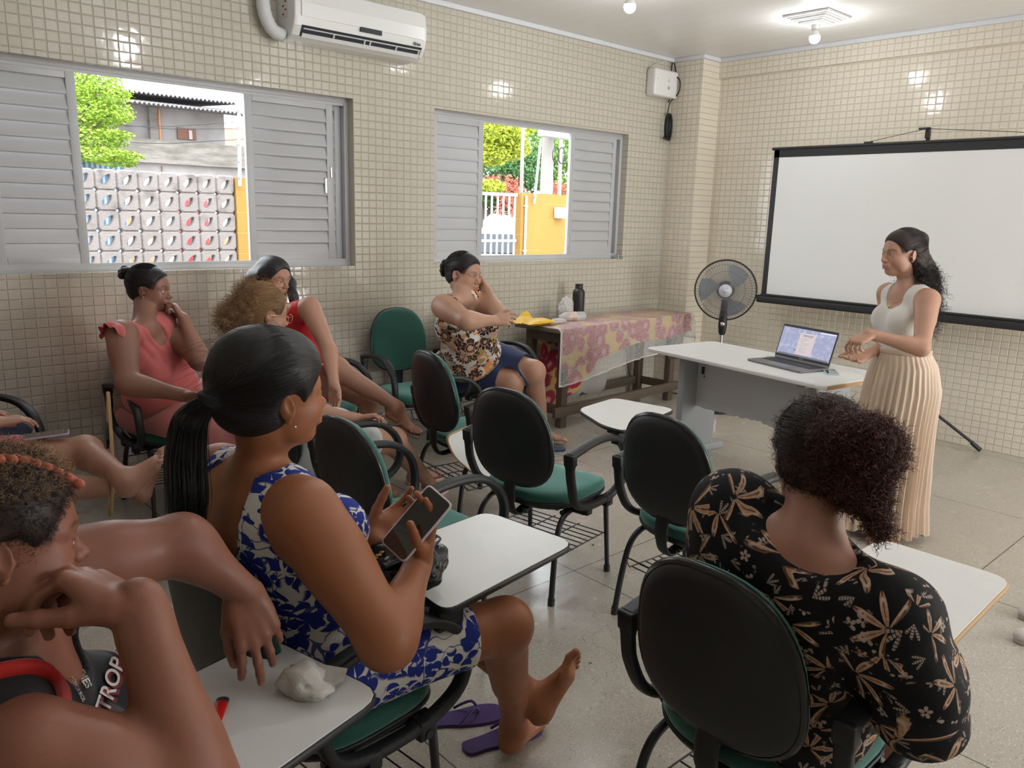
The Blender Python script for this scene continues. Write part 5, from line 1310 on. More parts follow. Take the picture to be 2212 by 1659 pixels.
# ================================================================== people
UP = np.array([0, 0, 1.])
def pz(px, py, z): return on(px, py, 2, z)
def bone(px, py, par, L, far=False):
    d = ray(px, py); o = CO-par; b = o@d; c = o@o-L*L; D = b*b-c
    t = -b if D < 0 else (-b+math.sqrt(D) if far else -b-math.sqrt(D))
    p = CO+d*t
    return p if D > 0 else par+nrm(p-par)*L
def cv(x, y, z): return nrm(CR*x+CU*y-CF*z)      # direction given as right / up / towards the camera
def body_frame(pel, nk, yaw_sh, yaw_hip=None, sw=.165, hw=.092, drop=.045):
    up = nrm(nk-pel); yh = yaw_sh if yaw_hip is None else yaw_hip
    def lat(a): f = np.array([math.cos(a), math.sin(a), 0]); l = np.array([-f[1], f[0], 0]); return nrm(l-up*(l@up))
    ls, lh = lat(math.radians(yaw_sh)), lat(math.radians(yh))
    return dict(pelvis=pel, neck=nk, shL=nk+ls*sw-up*drop, shR=nk-ls*sw-up*drop, hipL=pel+lh*hw, hipR=pel-lh*hw, up=up, ls=ls)
def neck_prims(nk, hc, R, w=1.): return [cap(nk-UP*.02, hc+R@np.array([-.022, 0, -.045]), .054*w, .049*w, .03, 1, 'neck')]
def uv_pole(V_, c, pole, s=1.):
    p = nrm(pole); a = nrm(np.cross(p, [.3, .2, 1.])) if abs(p[2]) < .95 else nrm(np.cross(p, [1, 0, 0])); b = np.cross(p, a); q = V_-c
    ang = np.arctan2(q@b, q@a); r = np.linalg.norm(q, axis=1)+1e-9; th = np.arccos(np.clip((q@p)/r, -1, 1))
    return np.column_stack([np.cos(ang)*s, th, np.sin(ang)*s])
def uv_axis(V_, a, b):
    p = nrm(b-a); u = nrm(np.cross(p, [.3, 1., .2])); w = np.cross(p, u); q = V_-a; ang = np.arctan2(q@w, q@u); return np.column_stack([np.cos(ang), (q@p)*6, np.sin(ang)])
HAIR_BLACK = hair_mat('black_straight_hair', (.006, .005, .006), (.020, .017, .018), .42, 26.)
HAIR_DARK = hair_mat('dark_brown_curly_hair', (.010, .006, .006), (.045, .026, .022), .5, 18.)
HAIR_RED = hair_mat('reddish_brown_curly_hair', (.022, .008, .006), (.11, .032, .020), .5, 18.)
HAIR_GOLD = hair_mat('light_brown_curly_hair', (.05, .026, .012), (.26, .14, .06), .5, 18.)
M_STRK = mat('black_hair_strand', (.010, .008, .008), .36); M_STRD = mat('dark_brown_hair_strand', (.028, .017, .015), .38)
M_STRR = mat('reddish_hair_strand', (.11, .035, .024), .42); M_STRG = mat('golden_brown_hair_strand', (.32, .18, .08), .45)
def cap_prims(T, R, s=1., th=1., line=.0, ear=True, nape=-.055):
    E = lambda p, r, k=.02, op=1: ell(T(*p), [q*s for q in r], R, k*s, op, 'hair')
    P = [E((-.020, 0, .036), (.0985+.003*th, .0795+.004*th, .089+.004*th)), E((-.045, 0, -.020), (.062+.003*th, .060+.004*th, .050), .03), E((.012, 0, .050), (.075, .0755+.002*th, .071+.002*th), .02)]
    P += [E((.098, 0, -.014-line), (.066, .091, .084), .030, -1), E((.080, 0, -.095), (.102, .115, .080), .030, -1)]
    if ear:
        for y in (-1, 1): P.append(E((.004, y*.088, -.010), (.027, .028, .036), .014, -1))
    return P
def pull_strands(T, R, s, tie, n, seed, rad=.0005, h=.004, c0=(-.018, 0, .036), r0=(.103, .086, .094), m=14, wave=0., face=.35, lo=-.5):
    rs = np.random.default_rng(seed); c0 = np.array(c0); r0 = np.array(r0); q = (np.array(tie)-c0)/r0; q = q/np.linalg.norm(q); A = rs.normal(size=(n*4, 3)); A /= np.linalg.norm(A, axis=1)[:, None]
    ok = ~((A[:, 0] > face) & (A[:, 2] < .42+.25*(A[:, 0]-.5))) & (A[:, 2] > lo) & ((A@q) < .97); A = A[ok][:n]; om = np.arccos(np.clip(A@q, -1, 1))
    t = np.linspace(0, .97, m)[None, :, None]; o = om[:, None, None]; P = (np.sin((1-t)*o)*A[:, None, :]+np.sin(t*o)*q)/np.sin(o)
    Q_ = P*r0+c0; bad = ((((Q_[..., 0]-.004)/.032)**2+((np.abs(Q_[..., 1])-.088)/.036)**2+((Q_[..., 2]+.012)/.038)**2) < 1).any(1); P = P[~bad]; A = A[~bad]
    ax = np.cross(A, q); ax /= np.linalg.norm(ax, axis=1)[:, None]; P = P+ax[:, None, :]*(wave*np.sin(t*rs.uniform(8, 14, (len(A), 1, 1))+rs.uniform(0, 6, (len(A), 1, 1))))
    P = P*r0*(1+h/.09*rs.uniform(.2, 1., (len(A), 1, 1)))+c0; P = c_of(T)+(P*s)@R.T; return P
def c_of(T): return T(0, 0, 0)
def mk_strands(par, name, lines, r, m, sides=3): V_, F = strand_mesh(lines, r, sides); return child(par, name, V_, F, m)
# fabrics -----------------------------------------------------------------
def tangent2(n):
    """tangent-plane offsets from voronoi cell centres -> scattered flat motifs on curved cloth"""
    P = n.co(); N = n.geo('Normal'); return P, N
def motif(n, scale, off=(0, 0, 0), rnd=.9):
    P = n.vm('ADD', n.co(), off); v = n.vor(P, scale, out=('Distance', 'Color', 'Position'), rnd=rnd); N = n.vm('NORMALIZE', n.attr('suv'))
    d = n.vm('SCALE', n.vm('SUBTRACT', P, n.vm('SCALE', v[2], 1.)), scale) if True else None
    t1 = n.vm('NORMALIZE', n.vm('CROSS_PRODUCT', N, (.13, .21, .95))); t2 = n.vm('CROSS_PRODUCT', N, t1)
    a = n.vm('DOT_PRODUCT', d, t1, out=1); b = n.vm('DOT_PRODUCT', d, t2, out=1); rr = n.sep(v[1])
    ang = n.math('ARCTAN2', b, a)+rr[0]*6.28; r = n.math('SQRT', a*a+b*b); return r, ang, rr, P
def petals(n, r, ang, k, R, w=1., sharp=1.):
    c = ((ang*(k/2.)).cos()).abs().pow(sharp); return n.ss(r/(c*R+.001), 1.04, .96), c
def fabric_mat(name, rough=.8, fn=None, **kw):
    n = NT(name, rough=rough, spec=.25, **kw); n.set(base=fn(n)); P = n.co(); n.bump(n.noise(P, 60, 3)*.6+n.noise(P, 11, 3)*1.5, .25, .006); return n.m
def f_black(n):
    r, a, rr, P = motif(n, 8.6); f1, c = petals(n, r, a, 7, .62, sharp=2.6)
    half = n.ss(a.cos(), -.35, -.15); vein = n.ss(((a*3.5).sin()).abs(), .0, .16); edge = n.ss((r/(c*.62+.001)-.8).abs(), .0, .10)
    col = n.mix(n.ss((r*42.).sin(), .2, .7)*.35, (.46, .26, .15), (.60, .44, .32)); col = n.mix(vein, (.03, .018, .014), col); col = n.mix(edge, (.62, .50, .42), col)
    lay = f1*half*n.ss(r, .045, .07)
    r2, a2, q2, _ = motif(n, 27., (.31, .17, .5)); f2, c2 = petals(n, r2, a2, 5, .36, sharp=.55); big = n.noise(P, 13., 2)
    dots = f2*n.ss(big, .53, .56)*n.ss(r2, .05, .09)*n.ss(r, .30, .42)
    r3, a3, q3, _ = motif(n, 17., (.7, .4, .1)); f3, c3 = petals(n, r3, a3, 12, .55, sharp=.9); fern = f3*n.ss(a3.cos(), .75, .85)*n.ss(big, .50, .46)*n.ss(((r3*34.).sin()).abs(), .25, .5)
    base = n.mix(lay, (.0045, .0045, .006), col); base = n.mix(dots*.8, base, (.55, .43, .36)); return n.mix(fern*.7*(1.-lay), base, (.55, .43, .36))
def f_blue(n):
    blue = (.018, .035, .25)
    r, a, rr, P = motif(n, 8.5); f1, c = petals(n, r, a, 5, .52, sharp=.8); ring = n.ss((r-.27).abs(), .03, .05); hole = n.ss(n.sep(n.noise(P, 30, 1, out=1))[0], .35, .4)
    m = f1*ring
    r2, a2, q2, _ = motif(n, 21., (.37, .11, .23)); d2, _c = petals(n, r2, a2, 2, .62, sharp=1.3); m2 = d2*n.ss(n.noise(P, 7.5, 1), .49, .52)
    r3, a3, q3, _ = motif(n, 15., (.9, .5, .3)); e = n.ss((n.noise(n.vm('ADD', P, n.vm('SCALE', n.noise(P, 9, 1, out=1), .3)), 13, 1)-.5).abs(), .022, .014)
    blob = n.ss(n.noise(P, 10., 1, .5, 1.3), .635, .645)
    return n.mix(m.max(m2).max(e*.9).max(blob), (.72, .70, .66), blue)
def f_orange(n):
    r, a, rr, P = motif(n, 9.5); f1, c = petals(n, r, a, 11, .55, sharp=.25); core = n.ss(r, .20, .18); ringw = n.ss((r-.30).abs(), .02, .04)
    base = n.mix(n.ss(n.noise(P, 7, 2), .52, .58), (.72, .68, .63), (.70, .46, .36)); base = n.mix(n.ss(n.noise(n.vm('ADD', P, (3, 2, 1)), 9, 2), .56, .60), base, (.42, .30, .14))
    base = n.mix(n.ss(n.noise(n.vm('ADD', P, (7, 1, 4)), 11, 2, .6, 1.5), .60, .63), base, (.80, .30, .06))
    base = n.mix(f1*n.ss(rr[1], .35, .4), base, n.mix(ringw, (.35, .20, .14), (.035, .018, .015))); base = n.mix(core*f1*n.ss(rr[1], .35, .4), base, (.60, .36, .26))
    r2, a2, q2, _ = motif(n, 20., (.4, .8, .2)); d2, _c = petals(n, r2, a2, 2, .55, sharp=1.1); return n.mix(d2*n.ss(n.noise(P, 12, 1), .52, .56), base, (.07, .035, .025))
M_CBLACK = fabric_mat('black_cloth_beige_floral', .75, f_black); M_CBLUE = fabric_mat('white_cloth_blue_floral', .8, f_blue); M_CORNG = fabric_mat('white_orange_brown_floral', .8, f_orange)
def plain(name, c, rough=.8, **kw):
    n = NT(name, rough=rough, spec=.2, sheen=.2, **kw); P = n.co(); n.set(base=n.mix(n.noise(P, 8, 3), tuple(x*.88 for x in c), c)); n.bump(n.noise(P, 9, 3)*1.2+n.noise(P, 400, 1)*.15, .35, .006); return n.m
def uvn(V_, F): return vnormals(V_, F)
def upper(tp): return [p for p in tp if not getattr(p, 'hip', 0)]
def garment(par, name, prims, res, infl, m, cuts=(), wr=0., wf=30., fines=(), it=1, flow=None, post=None):
    V_, F = iso(list(prims)+list(cuts), res, fines, infl, it); N = vnormals(V_, F)
    if wr:
        q = V_*wf; a = np.sin(q[:, 0]*1.1+2*np.sin(q[:, 2]*.43+q[:, 1]*.2))+np.sin(q[:, 1]*1.3+1.7*np.sin(q[:, 2]*.37+q[:, 0]*.31)+1)+.7*np.sin(q[:, 2]*1.9+2.2*np.sin(q[:, 0]*.6)+q[:, 1]*.5)
        V_ = V_+N*(a*wr)[:, None]
    if flow is not None: V_ = V_+N*flow(V_)[:, None]
    return child(par, name, V_, F, m, attrs={'suv': N})
def headbox(hc, r=.16, dz=.0): return (hc-np.array([r, r, r+dz]), hc+np.array([r, r, r]))
def hbox(a, b, pad=.035): a, b = np.array(a), np.array(b); return (np.minimum(a, b)-pad, np.maximum(a, b)+pad)
def prims_box(P, tname, pad=.004):
    b = [p.bounds() for p in P if p.t == tname]; return np.min([x[0] for x in b], 0)-pad, np.max([x[1] for x in b], 0)+pad
def do_eyes(par, eyes, look):
    for c, r in eyes: eye_mesh(par, c, r, look, np.array(par.location))
# ---------------------------------------------------------------- P1 presenter
def P1():
    hc = atd(1949, 549, 3.90); nk = atd(1962, 622, 3.93); pel = atd(1943, 792, 4.02)
    yaw = math.degrees(math.atan2(*(LV(1949, 549)(-.80, 0, .60)[[1, 0]])))
    J = body_frame(pel, nk, yaw, yaw+6, .150, .085, .040); lv = LV(1949, 549); R = frame(lv(-.80, -.05, .60), UP)
    elL = bone(1990, 752, J['shL'], .27); wrL = bone(1880, 722, elL, .235); elR = bone(1925, 742, J['shR'], .26, True); wrR = bone(1872, 765, elR, .225)
    H, tint, eyes, T = head_prims(hc, R, .98, .1, (.42, .17, .15))
    tp, Rp, Rc = torso(J, .88, .80, 0, .020); base = (.47, .262, .178)
    B = upper(tp)+[ell(pel+UP*.02-Rp[:, 0]*.01, (.085, .125, .10), Rp, .05)]+neck_prims(nk, hc, R, .84)+H+arm_prims(J['shL'], elL, wrL, .93)+arm_prims(J['shR'], elR, wrR, .90)
    fx = cv(-.75, -.45, .2); hL = hand(wrL, cv(-.80, -.38, .10), cv(-.45, -.80, -.2), -1, .95, curls=[(.55, .7, .4), (.8, .8, .5), (.95, .9, .5), (1.0, .9, .5)], thumb=(.75, .5, -.4))
    hR = hand(wrR, cv(-.85, -.30, .30), cv(-.10, .72, .65), 1, .95, curls=[(.12, .15, .1), (.3, .25, .2), (.38, .3, .2), (.5, .35, .25)], thumb=(.7, .62, .25), spread=.10)
    an = [(pz(1893, 1130, .075)), (pz(1930, 1136, .075))]; fdir = nrm(np.array([-.85, -.35, 0]))
    leg = []
    for s, hp, a in ((1, J['hipR'], an[0]), (-1, J['hipL'], an[1])):
        kn = (hp+a)/2+np.array([-.03, 0, .03]); leg += leg_prims(hp, kn, a, .85)+foot(a, fdir, UP, s, .92)
    B += hL+hR+leg
    root = np.array([pel[0], pel[1], 0])
    fines = [(hc-.135, hc+.135, .0023)]+[(*prims_box(h, 'hand'), .0026) for h in (hL, hR)]+[(*prims_box(leg, 'foot'), .004)]
    p = person('person standing beside the desk in a white tank top and long beige pleated skirt', root, base, B, .0065, fines, [tint])
    do_eyes(p, eyes, lv(-.92, -.12, .35))
    # top
    cuts = [cap(nk+Rc@np.array([.035, 0, .06]), nk+Rc@np.array([.060, 0, -.045]), .075, .066, .006, -1), carve(nk+Rc@np.array([0, 0, .06]), (.085, .085, .085), Rc)]
    for n_, s in (('L', 1), ('R', -1)): cuts.append(carve(J['sh'+n_]+J['ls']*s*.028-J['up']*.01, (.075, .052, .105), Rc))
    garment(p, 'tank_top', upper(tp), .0055, .0055, plain('ivory_rib_knit', (.74, .71, .66)), cuts, wr=.0009, wf=45)
    # skirt
    fr = (.47, .42, .36); wc = pel+np.array([0, 0, .085]); f2 = R[:, 0]*np.array([1, 1, 0]); f2 = nrm(f2); l2 = np.cross(UP, f2)
    prof = [(1.0, .122, .142, -.005), (.93, .150, .165, -.02), (.80, .178, .182, -.02), (.62, .180, .186, 0), (.40, .182, .185, .01), (.20, .195, .190, .02), (.035, .210, .198, .02)]
    zz = np.array([q[0] for q in prof][::-1]); NR, NC = 60, 420; V_ = []
    z0 = wc[2]
    for i in range(NR+1):
        t = i/NR; z = .045+(z0-.045)*(1-t); k = z/z0*1.0
        g = lambda c: np.interp(z/z0, zz, [q[c] for q in prof][::-1]); a, b, of = g(1), g(2), g(3)
        amp = .0015+.011*min(1, t*1.5)+.004*t
        for j in range(NC):
            th = 2*math.pi*j/NC; pl = 2*abs(((j/NC*38+.12*math.sin(th*3+t*2)) % 1)-.5)*2-1; big = .012*t*math.sin(th*5+1.3)+.008*t*math.sin(th*9+.4)
            r = 1; x = (a+amp*pl+big)*math.cos(th)+of; y = (b+amp*pl+big)*math.sin(th)
            V_.append(np.array([wc[0], wc[1], 0])+f2*x+l2*y+UP*(z+(.010*math.sin(th*19)*(i == NR)))+np.array([.010, -.03, 0])*t)
    F = np.array([(i*NC+j, (i+1)*NC+j, (i+1)*NC+(j+1) % NC, i*NC+(j+1) % NC) for i in range(NR) for j in range(NC)])
    sk = child(p, 'pleated_skirt', np.array(V_), F, plain('beige_satin_pleats', (.68, .53, .40), .42))
    mb = MB(); ring = [np.array([wc[0], wc[1], z0+.005])+f2*(.125*math.cos(t)-.005)+l2*.145*math.sin(t) for t in np.linspace(0, 2*math.pi, 48, endpoint=False)]
    mb.tube([q-root for q in ring], .014, 8, closed=True, flat=(UP, .25, 1.)); mb.build('waistband', plain('beige_band', (.60, .46, .35), .6), p)
    # necklace
    pts = [nk+Rc@np.array([.070*math.cos(a)*1.0+.012, .058*math.sin(a), .008-.075*max(0, math.cos(a))]) for a in np.linspace(-2.2, 2.2, 30)]
    mb = MB().tube([q-root for q in pts], .0011, 5); MG = mat('gold', (.75, .50, .2), .25, metal=1); q = pts[15]+Rc@np.array([.018, 0, -.022])-root
    mb.lathe([(0, -.012), (.006, -.008), (.006, .004), (0, .008)], q, 8); mb.build('necklace', MG, p)
    # hair
    HP = cap_prims(T, R, .98, .7, .004); Rt = lambda x, y, z: T(x, y, z)
    tail = [(-.075, .0, .02), (-.110, .005, -.08), (-.125, .015, -.18), (-.130, .02, -.29), (-.125, .02, -.38)]; rr = [.050, .058, .060, .052, .026]
    for i in range(4): HP.append(cap(Rt(*tail[i]), Rt(*tail[i+1]), rr[i], rr[i+1], .03, 1, 'hair'))
    HP += [ell(T(-.085, 0, .070), (.045, .050, .040), R, .02), cap(T(-.045, .05, -.045), T(-.10, .045, -.14), .030, .040, .03)]
    V_, F = iso(HP, .004, (), 0, 1); N = vnormals(V_, F); V_ = V_+N*(.0028*np.sin(V_[:, 2]*170+3*np.sin(V_[:, 0]*60)+V_[:, 1]*40)*(V_[:, 2] < hc[2]))[:, None]
    child(p, 'hair', V_, F, HAIR_DARK, attrs={'suv': uv_pole(V_, T(-.02, 0, .03), R@np.array([-1, 0, .25]), 1.)})
    mk_strands(p, 'pulled_back_strands', pull_strands(T, R, .98, (-.11, 0, .06), 700, 3), .0006, M_STRK)
    rp, rn = on_surface(V_, F, 1500, 4, lambda c, n: (c[:, 2] < hc[2]-.03) & (((c-hc)@R)[:, 0] < -.03)); d = rn*.35+np.array([0, 0, -1.]); d /= np.linalg.norm(d, axis=1)[:, None]
    mk_strands(p, 'curls', curls(rp, d, .09, .009, 3.2, 5, 22), .0009, M_STRK)
    rp, rn = on_surface(V_, F, 260, 6, lambda c, n: (c[:, 2] < hc[2]-.06) & (((c-hc)@CR) > .06)); mk_strands(p, 'flyaway_curls', curls(rp, rn*.8+np.array([0, 0, -.35]), .075, .009, 2.6, 8, 20), .00035, M_STRK)
# ---------------------------------------------------------------- P2 woman in black floral dress
def P2():
    hc = pz(1772, 1000, 1.10); nk = pz(1750, 1172, .965); pel = np.array([1.60, .80, .565]); nk = nk+np.array([.0, .0, 0]); R = frame(cv(.30, -.12, -.95), UP)
    J = body_frame(pel, nk, -6, -3, .180, .10, .05); elL = J['shL']+np.array([.10, .05, -.25]); elR = J['shR']+np.array([.10, -.06, -.25]); wrL = elL+np.array([.22, -.07, -.02]); wrR = elR+np.array([.22, .09, -.01])
    H, tint, eyes, T = head_prims(hc, R, 1.06, .2); base = (.37, .185, .125)
    tp, Rp, Rc = torso(J, 1.18, 1.25, .05, .05); arms = arm_prims(J['shL'], elL, wrL, 1.25)+arm_prims(J['shR'], elR, wrR, 1.25)
    hL = hand(wrL, (.9, -.3, -.2), (0, 0, -1), -1); hR = hand(wrR, (.9, .3, -.2), (0, 0, -1), 1); legs = []
    for s, hp in ((1, J['hipR']), (-1, J['hipL'])):
        kn = hp+np.array([.42, -s*.03, -.03]); an = np.array([kn[0]+.02, kn[1], .085]); legs += leg_prims(hp, kn, an, 1.15)+foot(an, (1, -s*.1, 0), UP, s)
    B = tp+neck_prims(nk, hc, R, 1.15)+H+arms+hL+hR+legs; root = np.array([pel[0], pel[1], 0])
    p = person('person seen from behind, black dress with beige floral print, curly side bun', root, base, B, .0065, [(hc-.15, hc+.15, .003), (*prims_box(hL, 'hand'), .004), (*prims_box(hR, 'hand'), .004)], [tint])
    do_eyes(p, eyes, R[:, 0])
    sl = []
    for n_, s, el in (('L', 1, elL), ('R', -1, elR)): 
        sh = J['sh'+n_]; sl += [cap(sh+J['ls']*s*.015, el-UP*.0+nrm(el-sh)*-.03, .082, .084, .05, 1, 'sleeve', .012, .6)]
    cuts = [ell(nk+Rc@np.array([-.030, 0, .050]), (.125, .150, .066), Rc, .008, -1)]
    for el, sh in ((elL, J['shL']), (elR, J['shR'])): d = nrm(el-sh); cuts.append(ell(el+d*.048, (.12, .12, .055), frame(np.cross(d, [0, 1, .1]), d), .006, -1))
    lap = leg_prims(J['hipL'], J['hipL']+np.array([.40, .03, -.03]), J['hipL']+np.array([.43, .03, -.25]), 1.18)+leg_prims(J['hipR'], J['hipR']+np.array([.40, -.03, -.03]), J['hipR']+np.array([.43, -.03, -.25]), 1.18)
    garment(p, 'floral_dress', tp+sl+lap, .0055, .011, M_CBLACK, cuts, wr=.0032, wf=17)
    # hair
    s = 1.06; HP = cap_prims(T, R, s, 1.8, 0, nape=-.06); bc = T(-.100, -.072, .028)
    HP += [ell(bc, (.068, .066, .068), R, .010), ell(T(-.092, -.060, -.035), (.050, .055, .050), R, .02), cap(T(-.10, -.085, -.05), T(-.105, -.105, -.112), .026, .018, .03), ell(T(-.12, -.01, .045), (.045, .05, .04), R, .02)]
    V_, F = iso(HP, .0032, (), 0, 1); N = vnormals(V_, F); q = V_*1.; V_ = V_+N*(.0022*np.sin(q[:, 0]*210+3*np.sin(q[:, 2]*80))*np.sin(q[:, 1]*190+2*np.sin(q[:, 2]*120)))[:, None]
    child(p, 'hair', V_, F, HAIR_DARK, attrs={'suv': uv_pole(V_, T(-.02, 0, .03), R@np.array([-1, -.45, .1]), 1.)})
    mk_strands(p, 'scalp_waves', pull_strands(T, R, s*1.03, (-.10, -.05, .02), 2400, 3, h=.006, wave=.035, m=26), .0007, M_STRD)
    rp, rn = on_surface(V_, F, 3400, 4, lambda c, n: (((c-hc)@R)[:, 0] < -.075) & (((c-hc)@R)[:, 1] < .02)); tg = np.cross(rn, np.random.default_rng(1).normal(size=rn.shape)); mk_strands(p, 'bun_curls', curls(rp, rn*.16+tg, .035, .0040, 1.8, 5, 14), .0007, M_STRR)
    rp, rn = on_surface(V_, F, 2600, 14, lambda c, n: ((c-hc)@R)[:, 2] > -.075); tg = np.cross(rn, np.random.default_rng(2).normal(size=rn.shape)); mk_strands(p, 'dark_curls', curls(rp, rn*.22+tg, .022, .0035, 1.6, 6, 12), .0006, M_STRD)
    rp, rn = on_surface(V_, F, 900, 24); mk_strands(p, 'flyaway_curls', curls(rp, rn, .022, .005, 2., 7, 14), .00028, M_STRR)
# ---------------------------------------------------------------- P3 woman with ponytail and phone
def P3():
    hc = pz(590, 856, 1.205); nk = pz(556, 1005, 1.05); pel = np.array([.80, 1.60, .57]); lv = LV(592, 866); R = frame(lv(.88, .12, -.40), UP+CR*.05)
    J = body_frame(pel, nk, -22, 4, .165, .105, .055); shR, shL = J['shR'], J['shL']
    shR = pz(655, 1108, .985); J['shR'] = shR; shL = nk+(nk-shR)*np.array([1, 1, 0])*.95+UP*(-.055); J['shL'] = shL; J['ls'] = nrm(shL-shR)
    elR = bone(838, 1385, shR, .31, True); wrR = bone(905, 1215, elR, .235, True); elL = shL+np.array([.18, .06, -.20]); wrL = atd(800, 1163, np.dot(wrR-CO, CF)+.10)
    kR = bone(1092, 1350, J['hipR'], .46, True); kL = J['hipL']+np.array([.44, .0, -.05]); aR = pz(1112, 1560, .10); aL = pz(1148, 1500, .20)
    H, tint, eyes, T = head_prims(hc, R, 1.09, .35, (.30, .11, .09)); base = (.335, .128, .058)
    tp, Rp, Rc = torso(J, 1.15, 1.2, .05, .05); armR = arm_prims(shR, elR, wrR, 1.42); armL = arm_prims(shL, elL, wrL, 1.3)
    pc = atd(902, 1131, np.dot(wrR-CO, CF)-.034)
    wR_, wL_ = wrR, wrL
    hR = hand(wrR, cv(.12, .95, .0), cv(-.72, .1, .68), 1, 1.0, curls=[(.25, .3, .2), (.3, .3, .2), (.4, .3, .2), (1.45, .1, .1)], thumb=(.82, .22, -.66), tbend=.08)
    hL = hand(wrL, cv(.80, .50, -.25), cv(-.25, .25, 1), -1, 1.0, curls=[(.35, .4, .3), (.35, .4, .3), (.35, .4, .3), (.35, .4, .3)], thumb=(.80, .45, -.62), tbend=.06)
    fR = foot(aR, nrm(pz(1195, 1490, .05)-pz(1110, 1575, .05)), UP, 1, 1.0); fL = foot(aL, nrm(atd(1207, 1400, 2.44)-atd(1150, 1500, 2.42)), cv(-.6, .45, -.5), -1, 1.0)
    legs = leg_prims(J['hipR'], kR, aR, 1.2, 'leg', -R[:, 0])+leg_prims(J['hipL'], kL, aL, 1.15)+fR+fL
    B = tp+neck_prims(nk, hc, R, .96)+H+armR+armL+hR+hL+legs; root = np.array([pel[0], pel[1], 0])
    p = person('person with a long black ponytail in a white and blue floral dress', root, base, B, .0065, [(hc-.15, hc+.15, .0024), (*prims_box(hR, 'hand'), .002), (*prims_box(hL, 'hand'), .002), (*prims_box(legs, 'foot'), .0028)], [tint])
    do_eyes(p, eyes, lv(.7, -.5, -.3))
    bk = -Rc[:, 0]
    cuts = [ell(nk+bk*.09-J['up']*.03+J['ls']*.01, (.10, .098, .165), Rc, .008, -1), carve(nk+J['up']*.045, (.10, .105, .075), Rc), carve(nk+Rc@np.array([.09, 0, -.01]), (.07, .09, .09), Rc)]
    for n_, s in (('L', 1), ('R', -1)): cuts.append(carve(J['sh'+n_]+J['ls']*s*.030-J['up']*.020, (.088, .060, .120), Rc))
    hemR, hemL = kR+(J['hipR']-kR)*.30, kL+(J['hipL']-kL)*.30
    lap = [cap(J['hipR'], hemR, .115, .078, .06, 1), cap(J['hipL'], hemL, .115, .078, .06, 1), cap((J['hipR']+J['hipL'])/2, (hemR+hemL)/2-UP*.01, .09, .065, .06, 1)]
    for h_, k_, hp in ((hemR, kR, J['hipR']), (hemL, kL, J['hipL'])): d = nrm(k_-hp); cuts.append(ell(h_+d*.075, (.13, .13, .06), frame(np.cross(d, [0, 0, 1]), d), .006, -1))
    garment(p, 'floral_dress', tp+lap, .0050, .008, M_CBLUE, cuts, wr=.0022, wf=22)
    # hair
    s = 1.10; HP = cap_prims(T, R, s, 2.4); tie = T(-.128, -.012, .012)
    HP += [ell(T(-.040, 0, .062), (.086, .084, .084), R, .03), cap(T(-.085, 0, .02), tie, .045, .020, .03), ell(T(.02, 0, .062), (.075, .074, .070), R, .03)]
    V_, F = iso(HP, .0032, (), 0, 2); child(p, 'hair', V_, F, HAIR_BLACK, attrs={'suv': uv_pole(V_, T(-.0, 0, .02), R@np.array([-1, -.1, -.05]), 1.)})
    mk_strands(p, 'combed_strands', pull_strands(T, R, s*1.03, (-.125, -.01, .012), 2600, 3, h=.005, r0=(.103, .088, .097)), .00055, M_STRK)
    dt = np.dot(tie-CO, CF); ep = [tie, atd(414, 905, dt+.01), atd(403, 985, dt+.02), atd(406, 1060, dt+.02), atd(400, 1115, dt+.02)]; rr = [.020, .028, .032, .028, .012]
    TP = [cap(ep[i], ep[i+1], rr[i], rr[i+1], .02, 1) for i in range(4)]; V2, F2 = iso(TP, .0032, (), 0, 1)
    ax = nrm(ep[3]-ep[0]); child(p, 'ponytail', V2, F2, HAIR_BLACK, attrs={'suv': uv_axis(V2, ep[0], ep[3])})
    rs = np.random.default_rng(9); n = 900; sp = np.array(spline(ep, 5)); m = len(sp); ang = rs.uniform(0, 6.28, n); u = nrm(np.cross(ax, CF)); w = np.cross(ax, u); rad = np.interp(np.linspace(0, 1, m), [0, .25, .5, .75, 1], [.020, .030, .036, .035, .028])
    k = rs.uniform(.75, 1.12, n); L = sp[None]+(u*np.cos(ang)[:, None, None]+w*np.sin(ang)[:, None, None])*(rad[None, :, None]*k[:, None, None]); L[:, :, 2] -= (rs.uniform(-.02, .05, n)[:, None]*np.linspace(0, 1, m)[None]**2)
    L += rs.normal(size=(n, 1, 3))*np.linspace(0, 1, m)[None, :, None]*.006; mk_strands(p, 'ponytail_strands', L, .0007, M_STRK)
    tq = MB()
    for i in range(3): tq.tube([tie-root+(u*math.cos(t)+w*math.sin(t))*(.022-.002*i)+ax*(.006*i-.006) for t in np.linspace(0, 6.28, 20)[:-1]], .0065, 6, closed=True)
    tq.build('hair_tie', plain('black_elastic', (.012, .012, .013)), p)
    rp, rn = on_surface(V_, F, 160, 24, lambda c, q: (q[:, 2] > .1) & (c[:, 2] > hc[2])); tg = np.cross(rn, R[:, 1]); mk_strands(p, 'flyaway_strands', curls(rp, rn*.25-R[:, 0]*.8, .07, .003, .6, 7, 10, droop=.3), .00022, M_STRK)
    st = MB(); e = T(.004, -.0845, -.042)-root; st.lathe([(0, -.003), (.003, -.002), (.003, .002), (0, .003)], e, 8, rotm(math.pi/2)); st.build('earring', mat('silver_stud', (.85, .85, .88), .1, metal=1), p)
    # phone held in both hands
    ph = phone('mobile_phone', 'black screened phone in a clear case held by the woman in blue and white', pc, 0, clearm('clear_phone_case', (.75, .66, .70), .1, .75), w=.076, l=.166, t=.009)
